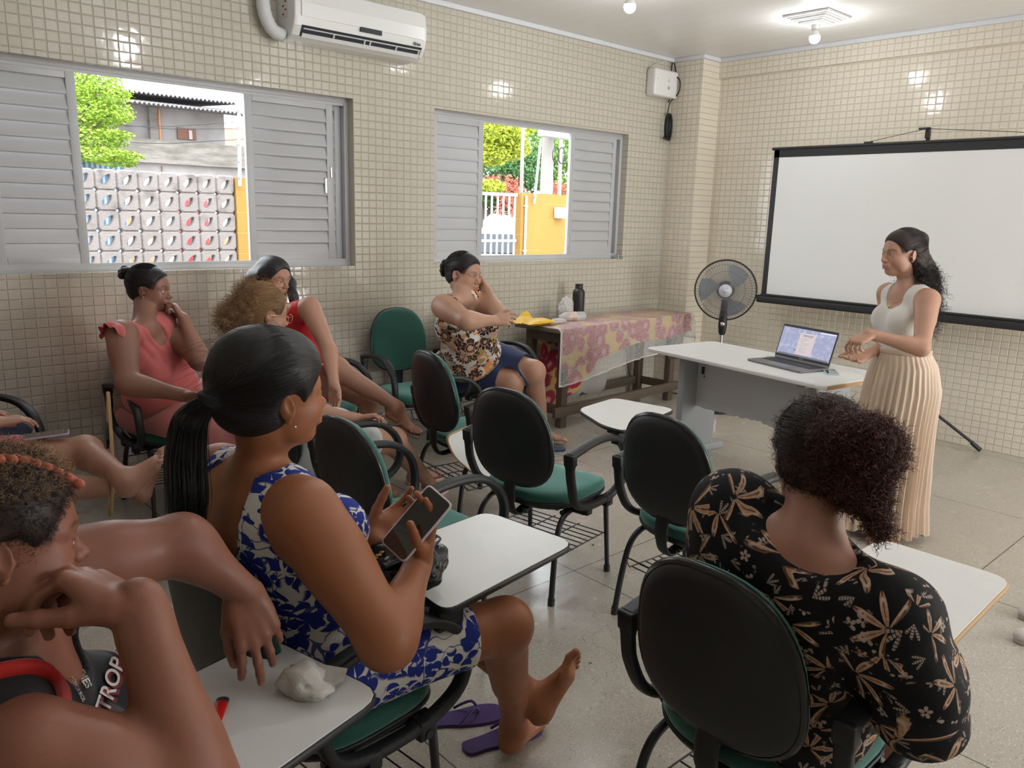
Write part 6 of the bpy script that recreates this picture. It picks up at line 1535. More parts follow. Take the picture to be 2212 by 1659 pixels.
    zc = cv(-.18, .30, .93); yc = nrm(cv(.64, .76, -.12)-zc*(zc@cv(.64, .76, -.12))); xc = np.cross(yc, zc); Mx = Matrix([[xc[i], yc[i], zc[i]] for i in range(3)]).to_4x4(); Mx.translation = Vector(pc); ph.matrix_world = Mx
    # bag on her lap
    bgp = (wrR+wrL)/2+UP*-.10+np.array([.04, .03, 0]); bg_ = thing('handbag', 'black shiny leather bag on the lap below the held phone', 'bag', bgp)
    n = NT('black_leather', base=(.010, .010, .012), rough=.22); n.bump(n.noise(n.co(), 18, 3), .6, .01); lumpy('bag_body', (0, 0, 0), (.20, .24, .11), n.m, '', '', 5, crumple=.35, par=bg_)
    mb = MB().tube(spline([(-.08, -.06, .08), (-.04, -.10, .11), (.03, -.09, .12), (.08, -.02, .10), (.06, .07, .09)], 6), .010, 8, flat=(UP, 1.2, .4)); mb.build('bag_strap', n.m, bg_)
    mb = MB()
    for i in range(8): mb.tube([(-.09+.008*i+.006*math.cos(t), -.03+.004*i+.004*math.sin(t), .095+.003*(i % 2)) for t in np.linspace(0, 6.28, 8)[:-1]], .0013, 4, closed=True)
    mb.build('bag_chain', mat('brass_chain', (.5, .33, .12), .3, metal=1), bg_)
# ---------------------------------------------------------------- P4 woman at the left edge
def P4():
    hc = atd(-4, 1172, 1.10); nk = atd(-15, 1400, 1.14); pel = np.array([.07, 1.27, .57]); lv = LV(-4, 1172); R = frame(lv(.97, .10, -.16), UP+CF*.10)
    J = body_frame(pel, nk, -5, 8, .18, .11, .05); shR = atd(75, 1640, .98); shL = atd(150, 1230, 1.28); J['shR'], J['shL'] = shR, shL; J['ls'] = nrm(shL-shR)
    elL = atd(392, 1175, 1.40); wrL = atd(525, 1275, 1.45); wrR = atd(302, 1318, 1.10); elR = bone(425, 1720, wrR, .26, True)
    H, tint, eyes, T = head_prims(hc, R, 1.02, .55, (.30, .10, .09)); base = (.255, .105, .066)
    tp, Rp, Rc = torso(J, 1.2, 1.45, .08, .11); aL = arm_prims(shL, elL, wrL, 1.25); aR = arm_prims(shR, elR, wrR, 1.35, wk=1.28)
    hL = hand(wrL, cv(.32, -.92, .05), cv(-.45, -.2, -.85), -1, 1.05, curls=[(.35, .35, .2), (.15, .3, .2), (.3, .4, .3), (.5, .5, .4)], thumb=(.9, .35, -.25), spread=.12)
    hR = hand(wrR, cv(-.90, .42, -.12), cv(-.42, -.90, .1), 1, 1.18, curls=[(1.0, .7, .4), (1.15, .8, .5), (1.25, .8, .5), (1.3, .8, .5)], thumb=(.84, .30, -.48), tbend=.04, pw=1.1)
    legs = []
    for s, hp in ((1, J['hipR']), (-1, J['hipL'])):
        kn = hp+np.array([.44, -s*.04, -.03]); an = np.array([kn[0]+.02, kn[1], .085]); legs += leg_prims(hp, kn, an, 1.15)+foot(an, (1, -s*.1, 0), UP, s)
    B = tp+neck_prims(nk, hc, R, 1.2)+H+aL+aR+hL+hR+legs; root = np.array([pel[0], pel[1], 0])
    p = person('person in the left foreground resting the mouth on one hand', root, base, B, .006, [(*prims_box(hR, 'hand'), .0019), (hc-np.array([.03, .15, .14]), hc+np.array([.15, .13, .15]), .0017), (*prims_box(hL, 'hand'), .0021)], [tint])
    do_eyes(p, eyes, lv(.9, .12, .1))
    cuts = [carve(nk+J['up']*.05+Rc@np.array([.0, 0, 0]), (.10, .10, .09), Rc), carve(nk+Rc@np.array([.08, 0, -.01]), (.07, .08, .07), Rc)]
    for n_, s in (('L', 1), ('R', -1)): cuts.append(carve(J['sh'+n_]+J['ls']*s*.028, (.085, .055, .115), Rc))
    g = garment(p, 'black_tank_top', tp, .005, .008, plain('black_printed_jersey', (.010, .010, .012), .6), cuts, wr=.0015, wf=25)
    # red piping along the strap
    gd = lambda x, y, o=.004: atd(x, y, surf_depth(g, x, y)-o)
    a = [gd(-30, 1460), gd(20, 1448), gd(70, 1445), gd(110, 1460), gd(135, 1490), gd(140, 1530)]
    mb = MB().tube([q-root for q in spline(a, 6)], .016, 10, flat=(cv(0, .9, .4), .55, .9)); mb.build('red_trim', plain('red_piping', (.50, .02, .015), .6), p)
    MT = mat('white_shirt_print', (.62, .60, .58), .6); MTR = mat('dark_red_print_shadow', (.16, .01, .012), .6)
    def print_on(txt, size_px, x, y, ang, m, off, bold, shear=.2, name='shirt_print'):
        t = mesh_text(txt, size_px, m, name, p, (0, 0, 0), (0, 0, 0), 0, shear=shear, bold=bold); ca, sa = math.cos(ang), math.sin(ang)
        for v in t.data.vertices:
            X, Y = v.co.x*ca-v.co.y*sa+x, -(v.co.x*sa+v.co.y*ca)+y; q = atd(X, Y, surf_depth(g, X, Y)-off)-root; v.co = Vector(q)
        return t
    print_on('TROPA DO', 46, 262, 1430, math.radians(72), MTR, .003, 3., .2, 'shirt_print_shadow'); print_on('TROPA DO', 46, 257, 1427, math.radians(72), MT, .005, .8)
    print_on('QIES', 22, 182, 1465, math.radians(-62), MT, .005, .6, 0, 'small_shirt_print'); print_on('ATIVOUROL', 11, 168, 1488, math.radians(-62), MT, .005, .2, 0, 'small_shirt_print')
    # hair: short sides with a reddish braid along the head
    s = 1.03; HP = cap_prims(T, R, s, 1.3, .004); V_, F = iso(HP, .003, (), 0, 1); child(p, 'hair', V_, F, HAIR_DARK, attrs={'suv': uv_pole(V_, T(0, 0, .03), R@np.array([-1, 0, .3]), 1.)})
    rp, rn = on_surface(V_, F, 5200, 4); tg = np.cross(rn, R[:, 1])*-1; mk_strands(p, 'short_curls', curls(rp, rn*.45+tg*.8, .016, .0022, 1.6, 5, 9), .00035, M_STRD)
    rp, rn = on_surface(V_, F, 1300, 14, lambda c, n: n[:, 2] > .35); mk_strands(p, 'top_frizz', curls(rp, rn, .022, .0035, 2., 6, 10), .0003, M_STRG)
    br = MB(); A0, A1 = T(.085, -.030, .082), T(-.09, -.045, .10)
    for i in range(26):
        t = i/25; c = A0*(1-t)+A1*t+R@np.array([0, 0, .030*math.sin(math.pi*min(1, t*1.05))])-root; sg = 1 if i % 2 else -1
        br.add(*ellipsoid_vf(c+R@np.array([0, sg*.0045, .002]), (.0115, .0068, .0075), R@rotm(0, 0, sg*.7)), True)
    br.build('red_braid', HAIR_BRAID, p)
def surf_depth(o, px, py):
    if not hasattr(surf_depth, 'c') or surf_depth.c[0] != o.name:
        n = len(o.data.vertices); V_ = np.empty(n*3, np.float32); o.data.vertices.foreach_get('co', V_); V_ = V_.reshape(-1, 3)+np.array(o.parent.location); q = (V_-CO)@MC; d = -q[:, 2]; ok = d > .2
        surf_depth.c = (o.name, W_/2+FPX*q[ok, 0]/d[ok], H_/2-FPX*q[ok, 1]/d[ok], d[ok])
    _, X, Y, d = surf_depth.c; r2 = (X-px)**2+(Y-py)**2; m = r2 < 14**2
    if not m.any(): i = int(np.argmin(r2)); return float(d[i])
    dm = d[m].min(); k = m & (d < dm+.02); w = 1/(r2[k]+4); return float((d[k]*w).sum()/w.sum())
def ellipsoid_vf(c, r, R, n=10, m=7):
    v = [c+R@np.array([0, 0, r[2]])]; f = []
    for i in range(1, m):
        a = math.pi*i/m
        for j in range(n): b = 2*math.pi*j/n; v.append(c+R@np.array([r[0]*math.sin(a)*math.cos(b), r[1]*math.sin(a)*math.sin(b), r[2]*math.cos(a)]))
    v.append(c-R@np.array([0, 0, r[2]])); L = len(v)-1
    for j in range(n): f.append((0, 1+j, 1+(j+1) % n)); f.append((L, L-n+(j+1) % n, L-n+j))
    for i in range(m-2):
        for j in range(n): a = 1+i*n; f.append((a+j, a+n+j, a+n+(j+1) % n, a+(j+1) % n))
    return np.array(v), f
HAIR_BRAID = mat('copper_red_braid', (.42, .11, .06), .5)
# ---------------------------------------------------------------- P5 coral blouse
def P5():
    hc = pz(324, 626, 1.185); nk = pz(312, 700, 1.035); pel = np.array([1.36, 4.24, .575]); lv = LV(322, 622); R = frame(lv(.90, -.10, .42), UP+CR*.12)
    nk = nk*0+np.array([nk[0], nk[1], nk[2]]); J = body_frame(pel, nk, -72, -80, .185, .11, .05)
    shR, shL = bone(262, 722, nk, .19), bone(372, 712, nk, .19, True); J['shR'], J['shL'] = shR, shL; J['ls'] = nrm(shL-shR)
    elR = bone(277, 828, shR, .28); wrR = bone(402, 855, elR, .25); elL = bone(432, 778, shL, .29); wrL = bone(397, 690, elL, .24, True)
    H, tint, eyes, T = head_prims(hc, R, .98, .2, (.26, .10, .09)); base = (.27, .135, .095)
    tp, Rp, Rc = torso(J, 1.15, 1.15, .06, .04); aR = arm_prims(shR, elR, wrR, 1.25); aL = arm_prims(shL, elL, wrL, 1.2)
    kR, kL = bone(452, 925, J['hipR'], .44), bone(520, 895, J['hipL'], .44); anR, anL = np.array([kR[0], kR[1]-.02, .09]), np.array([kL[0], kL[1]-.02, .09])
    m0 = T(.115, -.02, -.035)
    hL = hand(wrL, nrm(m0+UP*.0-wrL), cv(-.85, .05, .1), -1, .95, curls=[(.5, 1.2, .8), (1.1, 1.3, .8), (1.2, 1.3, .8), (1.2, 1.3, .8)], thumb=(.9, .35, -.5))
    hR = hand(wrR, cv(.9, .05, .25), cv(0, -1, .2), 1, .95)
    legs = leg_prims(J['hipR'], kR, anR, 1.15)+leg_prims(J['hipL'], kL, anL, 1.15)+foot(anR, (0, -1, 0), UP, 1)+foot(anL, (0, -1, 0), UP, -1)
    B = tp+neck_prims(nk, hc, R, 1.05)+H+aR+aL+hL+hR+legs; root = np.array([pel[0], pel[1], 0])
    p = person('person in a coral ruffled blouse by the window, hand at the mouth', root, base, B, .0065, [(hc-.135, hc+.135, .0024), (*prims_box(hL, 'hand'), .0026), (*prims_box(hR, 'hand'), .0035)], [tint])
    do_eyes(p, eyes, lv(.9, -.05, .2))
    MC_ = plain('coral_crepe', (.58, .145, .135), .65)
    cuts = [carve(nk+J['up']*.06, (.085, .085, .075), Rc), ell(nk+Rc@np.array([.085, 0, .0]), (.085, .055, .10), Rc, .008, -1)]
    for n_, s in (('L', 1), ('R', -1)): cuts.append(carve(J['sh'+n_]+J['ls']*s*.045-J['up']*.03, (.075, .05, .09), Rc))
    fold = lambda V_: .0022*np.sin(((V_-nk)@Rc[:, 1])*130+2*np.sin((V_[:, 2])*20))*np.exp(-((V_[:, 2]-nk[2]+.10)/.10)**2)
    garment(p, 'coral_blouse', upper(tp)+[ell(pel+UP*.05, (.150, .175, .105), Rp, .04)], .0055, .010, MC_, cuts, wr=.0016, wf=22, flow=fold)
    for n_, s in (('L', 1), ('R', -1)):
        sh = J['sh'+n_]; V_ = []; n1, n2 = 40, 8
        for i in range(n1+1):
            a = -1.9+3.8*i/n1; dirv = Rc@np.array([math.sin(a)*.85, 0, math.cos(a)])
            for j in range(n2+1):
                t = j/n2; rr = .070+.014*t; out = .012+.062*t; wv = .010*t*math.sin(i*.85); V_.append(sh+J['ls']*s*(out-.01)+dirv*(rr+wv)-J['up']*(.030*t*t)+Rc[:, 0]*.0)
        F = np.array([(i*(n2+1)+j, i*(n2+1)+j+1, (i+1)*(n2+1)+j+1, (i+1)*(n2+1)+j) for i in range(n1) for j in range(n2)]); child(p, 'shoulder_ruffle', np.array(V_), F, MC_)
    MP = plain('pink_cotton', (.60, .23, .22), .8); lapp = [ell(pel, (.16, .19, .12), Rp, .05)]
    for hp, kn, an in ((J['hipR'], kR, anR), (J['hipL'], kL, anL)): lapp += [cap(hp, kn, .115, .082, .05), cap(kn, kn+(an-kn)*.8, .08, .072, .04)]
    garment(p, 'pink_trousers', lapp, .0055, .006, MP, (), wr=.003, wf=20)
    mb = MB(); c = hL[10].args[0]; 
    HP = cap_prims(T, R, .98, .4, -.004); bc = T(-.125, 0, .075); HP += [cap(T(-.08, 0, .06), bc, .04, .022, .03)]
    V_, F = iso(HP, .0035, (), 0, 1); child(p, 'hair', V_, F, HAIR_BLACK, attrs={'suv': uv_pole(V_, T(0, 0, .02), R@np.array([-1, 0, .45]), 1.)})
    mk_strands(p, 'combed_strands', pull_strands(T, R, 1.0, (-.115, 0, .075), 700, 3, h=.001), .0006, M_STRK)
    BP = [ell(bc+R@np.array([-.018*math.cos(a), .020*math.sin(a), .016*math.sin(a*2)]), (.019, .019, .019), None, .006) for a in np.linspace(0, 5.3, 7)]+[ell(bc, (.02, .02, .02), None, .01)]
    V_, F = iso(BP, .003, (), 0, 1); child(p, 'hair_bun', V_, F, HAIR_BLACK, attrs={'suv': uv_pole(V_, bc, R@np.array([0, 1, .2]), 1.)})
# ---------------------------------------------------------------- P6 red dress
def P6():
    hc = pz(592, 603, 1.215); nk = pz(603, 672, 1.07); pel = np.array([2.18, 4.14, .575]); lv = LV(592, 603); R = frame(lv(.66, -.18, .72), UP)
    J = body_frame(pel, nk, -66, -62, .17, .10, .045); shL = bone(668, 664, nk, .17); J['shL'] = shL; J['shR'] = nk-(shL-nk)*np.array([1, 1, -1]); J['ls'] = nrm(J['shL']-J['shR']); shR = J['shR']
    elL = bone(712, 760, shL, .27); wrL = bone(722, 832, elL, .23); elR = shR+np.array([-.02, -.12, -.23]); wrR = elR+np.array([.12, -.18, -.03])
    kR = bone(728, 795, J['hipR'], .42); anR = bone(866, 884, kR, .40, True); kL = bone(795, 862, J['hipL'], .42); anL = np.array([kL[0]+.02, kL[1]-.02, .085])
    H, tint, eyes, T = head_prims(hc, R, .98, .0, (.38, .15, .13)); base = (.42, .225, .15)
    tp, Rp, Rc = torso(J, .95, .95, .01, .03); hL = hand(wrL, cv(.1, -.9, .2), cv(-.5, 0, .8), -1, .95); hR = hand(wrR, cv(.7, -.5, .3), cv(0, -1, 0), 1, .95)
    fR = foot(anR, cv(.80, -.52, .1), nrm(cv(.35, .9, .3)), 1, .95); legs = leg_prims(J['hipR'], kR, anR, 1.0, 'leg', cv(-.5, -.8, 0))+leg_prims(J['hipL'], kL, anL, 1.02)+fR+foot(anL, (.3, -.9, 0), UP, -1, .95)
    B = tp+neck_prims(nk, hc, R, .9)+H+arm_prims(shL, elL, wrL, .98)+arm_prims(shR, elR, wrR, .98)+hL+hR+legs; root = np.array([pel[0], pel[1], 0])
    p = person('person with long straight black hair in a red dress, legs crossed', root, base, B, .0065, [(hc-.135, hc+.135, .0024), (*prims_box(hL, 'hand'), .003), (*prims_box(legs, 'foot'), .0035)], [tint])
    do_eyes(p, eyes, lv(.8, -.25, .5)); MR = plain('red_jersey', (.62, .018, .028), .55)
    cuts = [carve(nk+J['up']*.05, (.08, .08, .075), Rc)]
    for n_, s in (('L', 1), ('R', -1)): cuts.append(carve(J['sh'+n_]+J['ls']*s*.005, (.10, .062, .13), Rc))
    hemR, hemL = J['hipR']+(kR-J['hipR'])*.35, J['hipL']+(kL-J['hipL'])*.35
    garment(p, 'red_dress', tp+[cap(J['hipR'], hemR, .10, .085, .05), cap(J['hipL'], hemL, .10, .085, .05)], .0055, .008, MR, cuts, wr=.0014, wf=22)
    M_SND = mat('metallic_beige_sandal', (.35, .27, .20), .4)
    sandal(p, anR, cv(.80, -.52, .1), nrm(cv(.35, .9, .3)), .95, M_SND)
    HP = cap_prims(T, R, .98, 1.2, -.004, ear=False); HP[3] = ell(T(.100, -.004, -.020), (.066, .060, .092), R, .02, -1)
    dh = np.dot(hc-CO, CF)
    for pth, ws in (([T(.0, .074, .03), atd(629, 612, dh+.02), atd(632, 640, dh-.02), atd(641, 678, dh-.05), atd(655, 722, dh-.07)], (.026, .022, .026, .028, .014)), ([T(-.02, -.074, .03), atd(549, 600, dh+.02), atd(545, 640, dh+.02), atd(548, 690, dh+.03), atd(556, 740, dh+.04)], (.030, .040, .042, .042, .03))):
        for i in range(4): HP.append(cap(pth[i], pth[i+1], ws[i], ws[i+1], .03))
    HP += [cap(T(-.07, 0, .02), T(-.075, 0, -.28), .065, .055, .04), ell(T(.06, 0, -.12), (.075, .05, .07), R, .01, -1)]
    V_, F = iso(HP, .0038, (), 0, 1); uv = np.column_stack([((V_-hc)@R[:, 1])*9, (hc[2]-V_[:, 2])*2, ((V_-hc)@R[:, 0])*7]); child(p, 'hair', V_, F, HAIR_LONG, attrs={'suv': uv})
def sandal(par, an, toe, up, s, m, root=None):
    X = nrm(toe); U = np.array(up, float); Z = nrm(U-X*(U@X)); Y = np.cross(Z, X); rt = np.array(par.location); T = lambda x, y, z: an+(X*x+Y*y+Z*z)*s-rt
    out = [(-.066, 0), (-.055, .028), (.0, .030), (.06, .036), (.12, .047), (.17, .042), (.192, .018), (.190, -.02), (.16, -.042), (.08, -.045), (.0, -.030), (-.055, -.028)]; o2 = [np.array(q) for q in spline([np.append(q, 0) for q in out], 3, True)]
    mb = MB().loft([[T(q[0], q[1], z) for q in o2] for z in (-.094, -.080)], smooth=False); a = T(.118, .012, -.078)
    for y in (-.044, .044): mb.tube(spline([a, T(.095, y*.45, -.045), T(.045, y*1.0, -.078)], 5), .0045*s, 6)
    return mb.build('sandal', m, par)
HAIR_LONG = hair_mat('long_black_hair', (.008, .008, .009), (.035, .033, .037), .38, 8.)
# ---------------------------------------------------------------- P7 curly hair and glasses
def P7():
    hc = pz(570, 678, 1.160); nk = pz(535, 762, 1.02); pel = np.array([1.62, 3.18, .575]); lv = LV(570, 678); R = frame(lv(.88, -.16, -.34), UP)
    J = body_frame(pel, nk, 0, 2, .17, .10, .045); shR, shL = J['shR'], J['shL']; elR = bone(662, 888, shR, .27, True); wrR = bone(770, 905, elR, .24, True); elL = shL+np.array([.10, .05, -.25]); wrL = elL+np.array([.2, -.1, -.02])
    kR = bone(850, 952, J['hipR'], .43, True); kL = J['hipL']+np.array([.43, 0, -.05]); anR = pz(928, 1044, .09); anL = pz(898, 1012, .09)
    H, tint, eyes, T = head_prims(hc, R, .98, .1, (.36, .15, .12)); base = (.38, .20, .135)
    tp, Rp, Rc = torso(J, 1.05, 1.05, .03, .03); hR = hand(wrR, cv(.85, .15, -.3), cv(.1, -.95, .1), 1, .95, curls=[(.5, .5, .3), (.6, .6, .4), (.7, .7, .4), (.8, .7, .4)], thumb=(.7, .6, -.2)); hL = hand(wrL, (.9, -.2, -.1), (0, 0, -1), -1, .95)
    t1, t2 = nrm(pz(985, 1015, .02)-pz(925, 1050, .02)), nrm(np.array([1, -.1, 0])); fR, fL = foot(anR, t1, UP, 1, .95), foot(anL, t2, UP, -1, .95)
    legs = leg_prims(J['hipR'], kR, anR, 1.05, 'leg', -UP*.5-R[:, 0]*.5)+leg_prims(J['hipL'], kL, anL, 1.05)+fR+fL
    B = tp+neck_prims(nk, hc, R)+H+arm_prims(shR, elR, wrR, 1.05)+arm_prims(shL, elL, wrL, 1.05)+hR+hL+legs; root = np.array([pel[0], pel[1], 0])
    p = person('person with curly light brown hair and glasses, half hidden behind the black ponytail', root, base, B, .0065, [(hc-.135, hc+.135, .0026), (*prims_box(hR, 'hand'), .0026), (*prims_box(legs, 'foot'), .003)], [tint])
    do_eyes(p, eyes, lv(.85, -.2, -.2)); MW = plain('white_cotton', (.52, .52, .52), .85)
    cuts = [carve(nk+J['up']*.05, (.09, .09, .075), Rc)]+[carve(J['sh'+n_]+J['ls']*s*.03, (.08, .05, .10), Rc) for n_, s in (('L', 1), ('R', -1))]
    garment(p, 'grey_white_top', tp, .006, .010, MW, cuts, wr=.002); sh = []
    for hp, kn in ((J['hipR'], kR), (J['hipL'], kL)): sh.append(cap(hp, hp+(kn-hp)*.55, .112, .10, .05))
    garment(p, 'white_shorts', sh+[ell(pel, (.15, .18, .12), Rp, .05)], .006, .008, MW, (), wr=.003)
    MS_ = mat('rose_gold_flip_flop', (.62, .42, .34), .35); sandal(p, anR, t1, UP, .95, MS_); sandal(p, anL, t2, UP, .95, MS_)
    HP = cap_prims(T, R, .98, 1.4, .0)+[ell(T(-.115, .0, -.035), (.05, .052, .055), R, .03), ell(T(-.145, .01, -.065), (.03, .035, .04), R, .03)]
    V_, F = iso(HP, .0035, (), 0, 1); child(p, 'hair', V_, F, HAIR_GOLD, attrs={'suv': uv_pole(V_, T(0, 0, .02), R@np.array([-1, 0, -.2]), 1.)})
    mk_strands(p, 'wavy_strands', pull_strands(T, R, 1.01, (-.115, 0, -.02), 1300, 3, h=.005, wave=.03, m=20), .0007, M_STRG)
    rp, rn = on_surface(V_, F, 1200, 4, lambda c, n: ((c-hc)@R)[:, 0] < -.06); mk_strands(p, 'loose_curls', curls(rp, rn, .05, .007, 2.2, 6, 16), .0006, M_STRG)
    rp, rn = on_surface(V_, F, 420, 5, lambda c, n: n[:, 2] > .0); mk_strands(p, 'flyaway_curls', curls(rp, rn*.7-R[:, 0]*.5, .045, .006, 1.8, 7, 14), .0004, M_STRG)
    MG = mat('thin_gold_spectacle_frame', (.62, .45, .28), .25, metal=1); mb = MB(); Tr = lambda x, y, z: T(x, y, z)-root
    for y in (-.033, .033):
        mb.tube([Tr(.108-.10*(abs(y+.022*math.cos(a))**1.5), y+.024*math.cos(a), .000+.019*math.sin(a)) for a in np.linspace(0, 6.28, 24)[:-1]], .0011, 5, closed=True); sg = 1 if y > 0 else -1
        mb.tube([Tr(.098, y+sg*.023, .006), Tr(.085, sg*.068, .007), Tr(.0, sg*.082, .005), Tr(-.012, sg*.082, -.008)], .0013, 5)
    mb.tube([Tr(.112, -.010, .004), Tr(.112, .010, .004)], .0011, 5); mb.build('spectacles', MG, p)
# ---------------------------------------------------------------- P8 floral top, navy shorts
def P8():
    hc = pz(1002, 594, 1.205); nk = pz(1000, 638, 1.085); s0 = .93; hc = CO+(hc-CO)*s0; nk = CO+(nk-CO)*s0; pel = np.array([3.38, 4.17, .585]); lv = LV(1002, 594); R = frame(lv(.80, -.16, .58), UP+CR*.12)
    J = body_frame(pel, nk, -66, -82, .19, .11, .05); shR = bone(958, 662, nk, .195); shL = bone(1034, 648, nk, .185, True); J['shR'], J['shL'] = shR, shL; J['ls'] = nrm(shL-shR)
    elR = bone(1008, 693, shR, .24); wrR = bone(1066, 693, elR, .20, True); elL = bone(1078, 684, shL, .26); wrL = bone(1050, 624, elL, .25, True)
    kR, kL = bone(1106, 828, J['hipR'], .44), bone(1153, 803, J['hipL'], .44); aL = pz(1172, 925, .11); aR = np.array([kR[0]+.08, kR[1]+.02, .09])
    H, tint, eyes, T = head_prims(hc, R, 1.1, .35, (.45, .20, .17)); base = (.47, .27, .185)
    tp, Rp, Rc = torso(J, 1.25, 1.3, .10, .05); hR = hand(wrR, cv(.9, .15, -.1), cv(0, -.3, -.9), 1, .95, curls=[(.3, .3, .2), (.5, .5, .4), (.7, .6, .4), (.8, .7, .4)], thumb=(.8, .5, -.1)); hL = hand(wrL, nrm(T(.035, .085, .005)-wrL), cv(-.9, .1, .1), -1, .95, curls=[(.4, .6, .4), (.5, .7, .4), (.6, .8, .4), (.7, .8, .4)])
    fL = foot(aL, nrm(np.array([.5, -.8, 0])), UP, -1); fR = foot(aR, (.4, -.9, 0), UP, 1)
    legs = leg_prims(J['hipR'], kR, aR, 1.40, 'leg', UP*-.3+np.array([0, .8, 0]))+leg_prims(J['hipL'], kL, aL, 1.40, 'leg', UP*-.3+np.array([0, .8, 0]))+fL+fR
    B = tp+neck_prims(nk, hc, R, .98)+H+arm_prims(shR, elR, wrR, 1.32)+arm_prims(shL, elL, wrL, 1.25)+hR+hL+legs; root = np.array([pel[0], pel[1], 0])
    p = person('person in floral tank top and navy shorts leaning the head on one hand', root, base, B, .0065, [(hc-.135, hc+.135, .0026), (*prims_box(hR, 'hand'), .003), (*prims_box(hL, 'hand'), .003), (*prims_box(legs, 'foot'), .004)], [tint])
    do_eyes(p, eyes, cv(.8, -.25, .3))
    cuts = [carve(nk+J['up']*.06, (.10, .10, .085), Rc), ell(nk+Rc@np.array([.095, 0, -.01]), (.09, .075, .10), Rc, .008, -1)]
    for n_, s in (('L', 1), ('R', -1)): cuts.append(carve(J['sh'+n_]+J['ls']*s*.035-J['up']*.02, (.095, .070, .125), Rc))
    garment(p, 'floral_tank_top', tp, .0055, .010, M_CORNG, cuts, wr=.002, wf=22)
    MO = plain('orange_binding', (.80, .24, .06), .6); mb = MB()
    for s in (-1, 1):
        pts = [snap(tp, nk+Rc@np.array(q), Rc@np.array(d), .007) for q, d in (((-.05, s*.05, -.05), (-1, 0, .3)), ((-.04, s*.08, -.04), (-.5, 0, 1)), ((.0, s*.088, -.05), (.1, 0, 1)), ((.03, s*.085, -.06), (.8, 0, .9)), ((.05, s*.075, -.10), (1, 0, .3)), ((.05, s*.06, -.15), (1, 0, 0)))]
        mb.tube([q-root for q in spline(pts, 6)], .014, 8, flat=(Rc@np.array([.5, 0, .85]), 1., .45))
    mb.build('orange_straps', MO, p)
    sh = [ell(pel, (.17, .21, .13), Rp, .05)]; ct = []
    for hp, kn in ((J['hipR'], kR), (J['hipL'], kL)): h_ = hp+(kn-hp)*.62; d = nrm(kn-hp); sh.append(cap(hp, kn, .132, .090, .05)); ct.append(ell(h_+d*.14, (.12, .12, .14), frame(np.cross(d, [0, 0, 1]), d), .006, -1))
    garment(p, 'navy_shorts', sh, .0055, .010, plain('navy_stretch_cotton', (.022, .034, .095), .8), ct, wr=.0012)
    HP = cap_prims(T, R, 1.1, .6, -.003); bc = T(-.122, 0, .018); HP += [cap(T(-.08, 0, .03), bc, .045, .028, .03)]
    V_, F = iso(HP, .0035, (), 0, 1); child(p, 'hair', V_, F, HAIR_BLACK, attrs={'suv': uv_pole(V_, T(0, 0, .02), R@np.array([-1, 0, 0]), 1.)}); mk_strands(p, 'combed_strands', pull_strands(T, R, 1.1, (-.115, 0, .02), 700, 3, h=.002), .0006, M_STRD)
    BP = [ell(bc+R@np.array([-.010, .032*math.cos(a), .040*math.sin(a)]), (.019, .019, .019), None, .006) for a in np.linspace(0, 5.7, 9)]+[ell(bc, (.026, .03, .035), R, .01)]
    V_, F = iso(BP, .003, (), 0, 1); child(p, 'scrunchie_bun', V_, F, HAIR_BLACK, attrs={'suv': uv_pole(V_, bc, R@np.array([1, 0, .2]), 1.)})
    sl = thing('flip_flop', 'navy flip flop on the floor under the seated woman in navy shorts', 'flip flop', (0, 0, 0)); q = pz(1196, 966, .02)
    sl.location = (q[0], q[1], 0); sandal(sl, np.array([q[0]-.10, q[1]+.05, .094]), (.8, -.5, 0), UP, 1., plain('navy_rubber', (.02, .04, .10), .6))
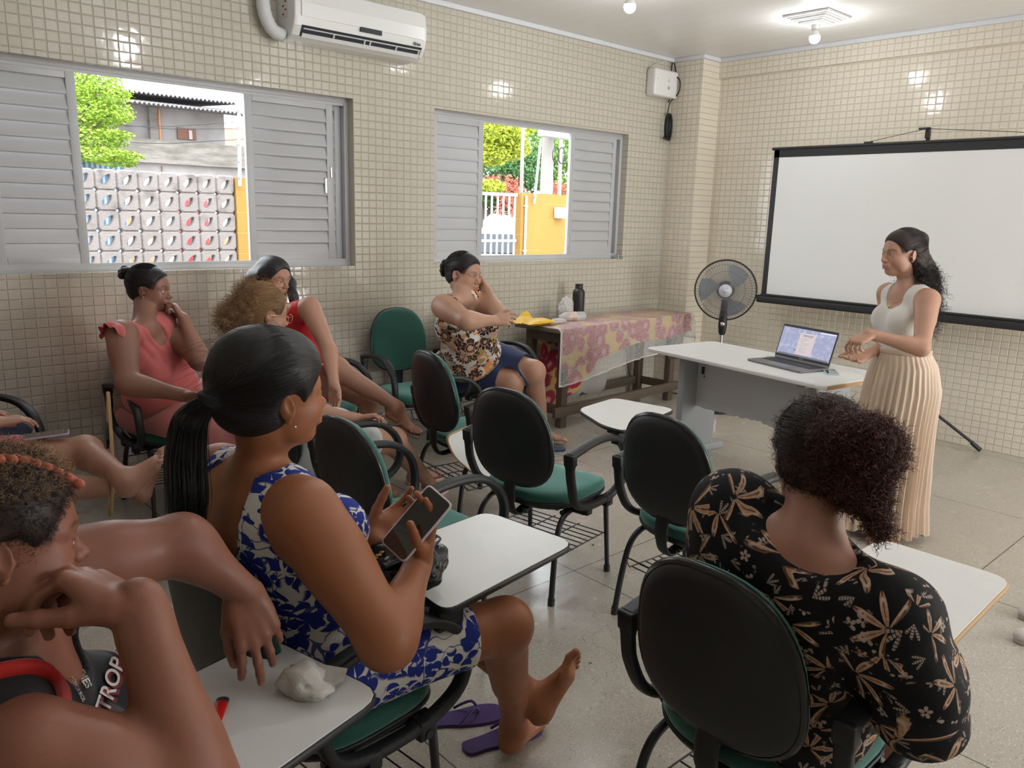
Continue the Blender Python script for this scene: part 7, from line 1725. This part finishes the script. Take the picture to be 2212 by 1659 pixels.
# ---------------------------------------------------------------- P9, P10 at the left edge
def P9():
    pel = np.array([.36, 3.66, .575]); nk = np.array([.28, 3.68, 1.06]); hc = nk+np.array([.03, 0, .15]); R = frame((1, 0, 0), UP); J = body_frame(pel, nk, 5, 5, .17, .10, .045)
    kR = bone(205, 972, J['hipR'], .44, True); anR = bone(262, 1028, kR, .36); kL = bone(128, 1052, J['hipL'], .43, True); anL = bone(290, 1052, kL, .38, True)
    H, tint, eyes, T = head_prims(hc, R); base = (.36, .19, .13); tp, Rp, Rc = torso(J, 1.05, 1.05, .03, .03)
    elL, elR = J['shL']+np.array([0, .08, -.26]), J['shR']+np.array([0, -.08, -.26]); wL, wR = elL+np.array([.2, -.06, -.02]), elR+np.array([.2, .06, .0])
    fR = foot(anR, cv(.52, .62, -.2), cv(-.55, .55, .55), 1, 1.); fL = foot(anL, cv(.25, .75, -.1), cv(-.8, .3, .3), -1, 1.)
    legs = leg_prims(J['hipR'], kR, anR, 1.08, 'leg', -UP)+leg_prims(J['hipL'], kL, anL, 1.05, 'leg', -UP*.6)+fR+fL
    B = tp+neck_prims(nk, hc, R)+H+arm_prims(J['shL'], elL, wL)+arm_prims(J['shR'], elR, wR)+hand(wL, (1, -.2, 0), (0, 0, -1), -1)+hand(wR, (1, .2, 0), (0, 0, -1), 1)+legs; root = np.array([pel[0], pel[1], 0])
    p = person('barefoot person at the left edge, bare legs crossed, phone on the thigh', root, base, B, .007, [(*prims_box(legs, 'foot'), .003)], [tint]); MP = plain('pink_shorts_cotton', (.62, .18, .22), .8)
    garment(p, 'pink_shorts', [ell(pel, (.15, .18, .12), Rp, .05), cap(J['hipR'], J['hipR']+(kR-J['hipR'])*.42, .11, .10, .05), cap(J['hipL'], J['hipL']+(kL-J['hipL'])*.42, .11, .10, .05)], .007, .008, MP, (), wr=.003); garment(p, 'pink_top', tp, .008, .010, MP, [carve(nk+UP*.05, (.09, .09, .07))])
    HP = cap_prims(T, R, 1., 1.); V_, F = iso(HP, .006); child(p, 'hair', V_, F, HAIR_BLACK, attrs={'suv': uv_pole(V_, hc, R@np.array([-1, 0, 0]))})
    m = (J['hipR']+kR)/2; d = nrm(kR-J['hipR']); a, b = bone(82, 965, m, .25), bone(165, 952, m, .25); c = J['hipR']+(kR-J['hipR'])*.70+UP*.088
    ph = phone('mobile_phone', 'mobile phone in a lilac case lying on the bare thigh', c, 0, mat('lilac_case', (.42, .30, .42), .35), w=.078, l=.165)
    zc = nrm(UP+0*d-d*(UP@d)); yc = nrm(d-zc*(zc@d)); xc = np.cross(yc, zc); Mx = Matrix([[xc[i], yc[i], zc[i]] for i in range(3)]).to_4x4(); Mx.translation = Vector(c); ph.matrix_world = Mx
def P10():
    pel = np.array([.30, 4.22, .575]); nk = np.array([.22, 4.24, 1.07]); hc = nk+np.array([.03, 0, .15]); R = frame((1, -.5, 0), UP); J = body_frame(pel, nk, -30, -28, .17, .10, .045)
    kL = bone(108, 962, J['hipL'], .43, True); kR = kL+np.array([-.14, -.18, 0]); aL, aR = np.array([kL[0]+.02, kL[1]-.05, .09]), np.array([kR[0]+.02, kR[1]-.05, .09]); H, tint, eyes, T = head_prims(hc, R); base = (.27, .13, .085)
    tp, Rp, Rc = torso(J, 1.05, 1.05, .03, .03); elL, elR = J['shL']+np.array([-.02, .05, -.26]), J['shR']+np.array([0, -.08, -.26]); wL, wR = elL+np.array([.15, -.16, -.02]), elR+np.array([.2, .0, .0]); fs = foot(aL, (.8, -.5, 0), UP, -1)+foot(aR, (.8, -.5, 0), UP, 1)
    B = tp+neck_prims(nk, hc, R)+H+arm_prims(J['shL'], elL, wL)+arm_prims(J['shR'], elR, wR)+hand(wL, (.8, -.5, 0), (0, 0, -1), -1)+hand(wR, (.8, -.4, 0), (0, 0, -1), 1)+leg_prims(J['hipR'], kR, aR)+leg_prims(J['hipL'], kL, aL)+fs; root = np.array([pel[0], pel[1], 0])
    p = person('person at the left edge against the wall in dark red top and navy denim', root, base, B, .008, [], [tint])
    garment(p, 'navy_denim_shorts', [ell(pel, (.15, .18, .12), Rp, .05), cap(J['hipR'], J['hipR']+(kR-J['hipR'])*.8, .11, .085, .05), cap(J['hipL'], J['hipL']+(kL-J['hipL'])*.8, .11, .085, .05)], .007, .008, plain('navy_denim', (.030, .030, .060), .85), (), wr=.002)
    garment(p, 'red_top', tp, .007, .014, plain('dark_red_cloth', (.30, .02, .02), .8), [carve(nk+UP*.05, (.09, .09, .07))], wr=.003)
    HP = cap_prims(T, R, 1., 1.); V_, F = iso(HP, .006); child(p, 'hair', V_, F, HAIR_BLACK, attrs={'suv': uv_pole(V_, hc, R@np.array([-1, 0, 0]))})
import time as _t
for fn in (P1, P2, P3, P4, P5, P6, P7, P8, P9, P10):
    _s = _t.time(); fn(); print('TIMING', fn.__name__, round(_t.time()-_s, 1))
# ---------------------------------------------------------------- small things near the people
MPUR = plain('purple_rubber', (.060, .030, .14), .5)
def flipflop(label, a, b, side):
    """a = heel px on floor, b = toe px"""
    A, B_ = pz(a[0], a[1], .012), pz(b[0], b[1], .012); d = nrm(B_-A); c = (A+B_)/2; o = thing('flip_flop', label, 'flip flop', (c[0], c[1], 0)); sandal(o, np.array([c[0], c[1], .096])-d*.063, d, UP, 1.05, MPUR); return o
flipflop('purple flip flop nearest the camera, under the heel of the woman in blue and white', (1008, 1615), (1158, 1565), 1)
flipflop('purple flip flop behind, left of the one under the heel', (905, 1560), (1085, 1535), 1)
sn = [(np.array([3.70, .76, 0]), 'white shoe toe at the right edge, the further of the pair'), (np.array([3.50, .68, 0]), 'white shoe toe at the right edge, the nearer of the pair')]
MSH = plain('off_white_shoe_leather', (.70, .64, .60), .5); MSO = mat('beige_shoe_sole', (.50, .42, .36), .7)
for q, lb in ((pz(2203, 1322, .03), sn[0][1]), (pz(2192, 1372, .03), sn[1][1])):
    d = cv(-.9, .15, 0)*np.array([1, 1, 0]); d = nrm(d); s_ = thing('shoe', lb, 'shoe', (q[0], q[1], 0)); rz = math.atan2(d[1], d[0]); s_.rotation_euler = (0, 0, rz)
    P = [ell((-.055, 0, .030), (.06, .040, .030), None, .02), ell((-.16, 0, .045), (.07, .036, .045), None, .04), ell((-.215, 0, .05), (.035, .034, .05), None, .03), ell((-.17, 0, .11), (.045, .025, .05), None, .03, -1)]
    V_, F = iso(P, .004); V_[:, 2] = np.maximum(V_[:, 2], .018); obj('upper', mk_mesh('upper', V_, F, MSH, True), s_)
    out = [(.0, 0), (-.02, .030), (-.07, .043), (-.15, .037), (-.22, .036), (-.252, .02), (-.255, -.02), (-.22, -.034), (-.15, -.036), (-.07, -.042), (-.02, -.030)]; MB().prism([tuple(v[:2]) for v in spline([np.append(v, 0) for v in out], 3, True)], 0, .020, .004).build('sole', MSO, s_)
# lighter and napkin on the front-left tablet
CL = CHAIR['L']; zt = .706
q = pz(470, 1535, zt+.012); q2 = pz(484, 1500, zt+.012); d = nrm(q2-q); lt = thing('lighter', 'red cigarette lighter on the left writing tablet', 'lighter', (q[0], q[1], zt)); 
rz = math.atan2(d[1], d[0]); lt.rotation_euler = (0, 0, rz)
el_ = [(0+.0*1, .0125*math.cos(t), .0075+.0065*math.sin(t)) for t in np.linspace(0, 2*math.pi, 16, endpoint=False)]
MB().loft([[(x, y*k, .0075+(z-.0075)*k) for _, y, z in el_] for x, k in ((-.038, .93), (-.036, 1), (.026, 1), (.028, .97))]).build('lighter_body', mat('red_translucent_plastic', (.62, .010, .008), .2, coat=.6), lt)
MB().loft([[(x, y*k, .0075+(z-.0075)*k) for _, y, z in el_] for x, k in ((.028, .95), (.040, .95), (.0415, .8))]).build('metal_hood', M_DARK, lt)
MB().loft([[(x, y*.9, .0075+(z-.0075)*.9) for _, y, z in el_] for x in (-.040, -.037)]).build('lighter_base', mat('pale_red_plastic', (.75, .25, .22), .4), lt)
q = pz(655, 1478, zt+.02); n = NT('crumpled_paper', base=(.58, .56, .50), rough=.9); n.set(base=n.mix(n.ss(n.noise(n.co(), 30, 3), .55, .7)*.5, (.62, .60, .55), (.40, .37, .32))); n.bump(n.noise(n.co(), 80, 4), .6, .004)
bm = bmesh.new(); bmesh.ops.create_icosphere(bm, subdivisions=3, radius=1); rs = np.random.default_rng(4); ks = rs.normal(size=(9, 3))*2.6; ph_ = rs.uniform(0, 6, 9)
vs = []
for v in bm.verts:
    p_ = np.array(v.co[:]); d_ = 1+.22*sum(math.sin(ks[i]@p_*1.4+ph_[i]) for i in range(9))/3+rs.normal()*.085; w_ = p_*d_*np.array([.036, .050, .028]); w_[2] = max(w_[2]+.022, 0); vs.append(w_)
bm.verts.index_update(); fs = np.array([[v.index for v in f.verts] for f in bm.faces]); bm.free()
o = obj('crumpled_napkin', mk_mesh('crumpled_napkin', np.array(vs), fs, n.m, False), None, (q[0], q[1], zt)); o.rotation_euler = (0, 0, .5); tag(o, 'crumpled paper napkin lying on the left writing tablet', 'napkin')
g = []; 
np_ = thing('folded_paper', 'thin folded paper flap sticking out of the crumpled napkin', 'paper', (pz(695, 1488, zt)[0], pz(695, 1488, zt)[1], zt))
for j in range(9):
    for i in range(9): g.append((-.04+.08*i/8, -.035+.07*j/8, .012+.010*math.sin(i*.8)+.012*i/8))
f = [(j*9+i, j*9+i+1, (j+1)*9+i+1, (j+1)*9+i) for j in range(8) for i in range(8)]
MB().add(g, f, True).add([(a, b, c-.0008) for a, b, c in g], [t[::-1] for t in f], True).build('paper_sheet', n.m, np_); np_.rotation_euler = (0, 0, .6)
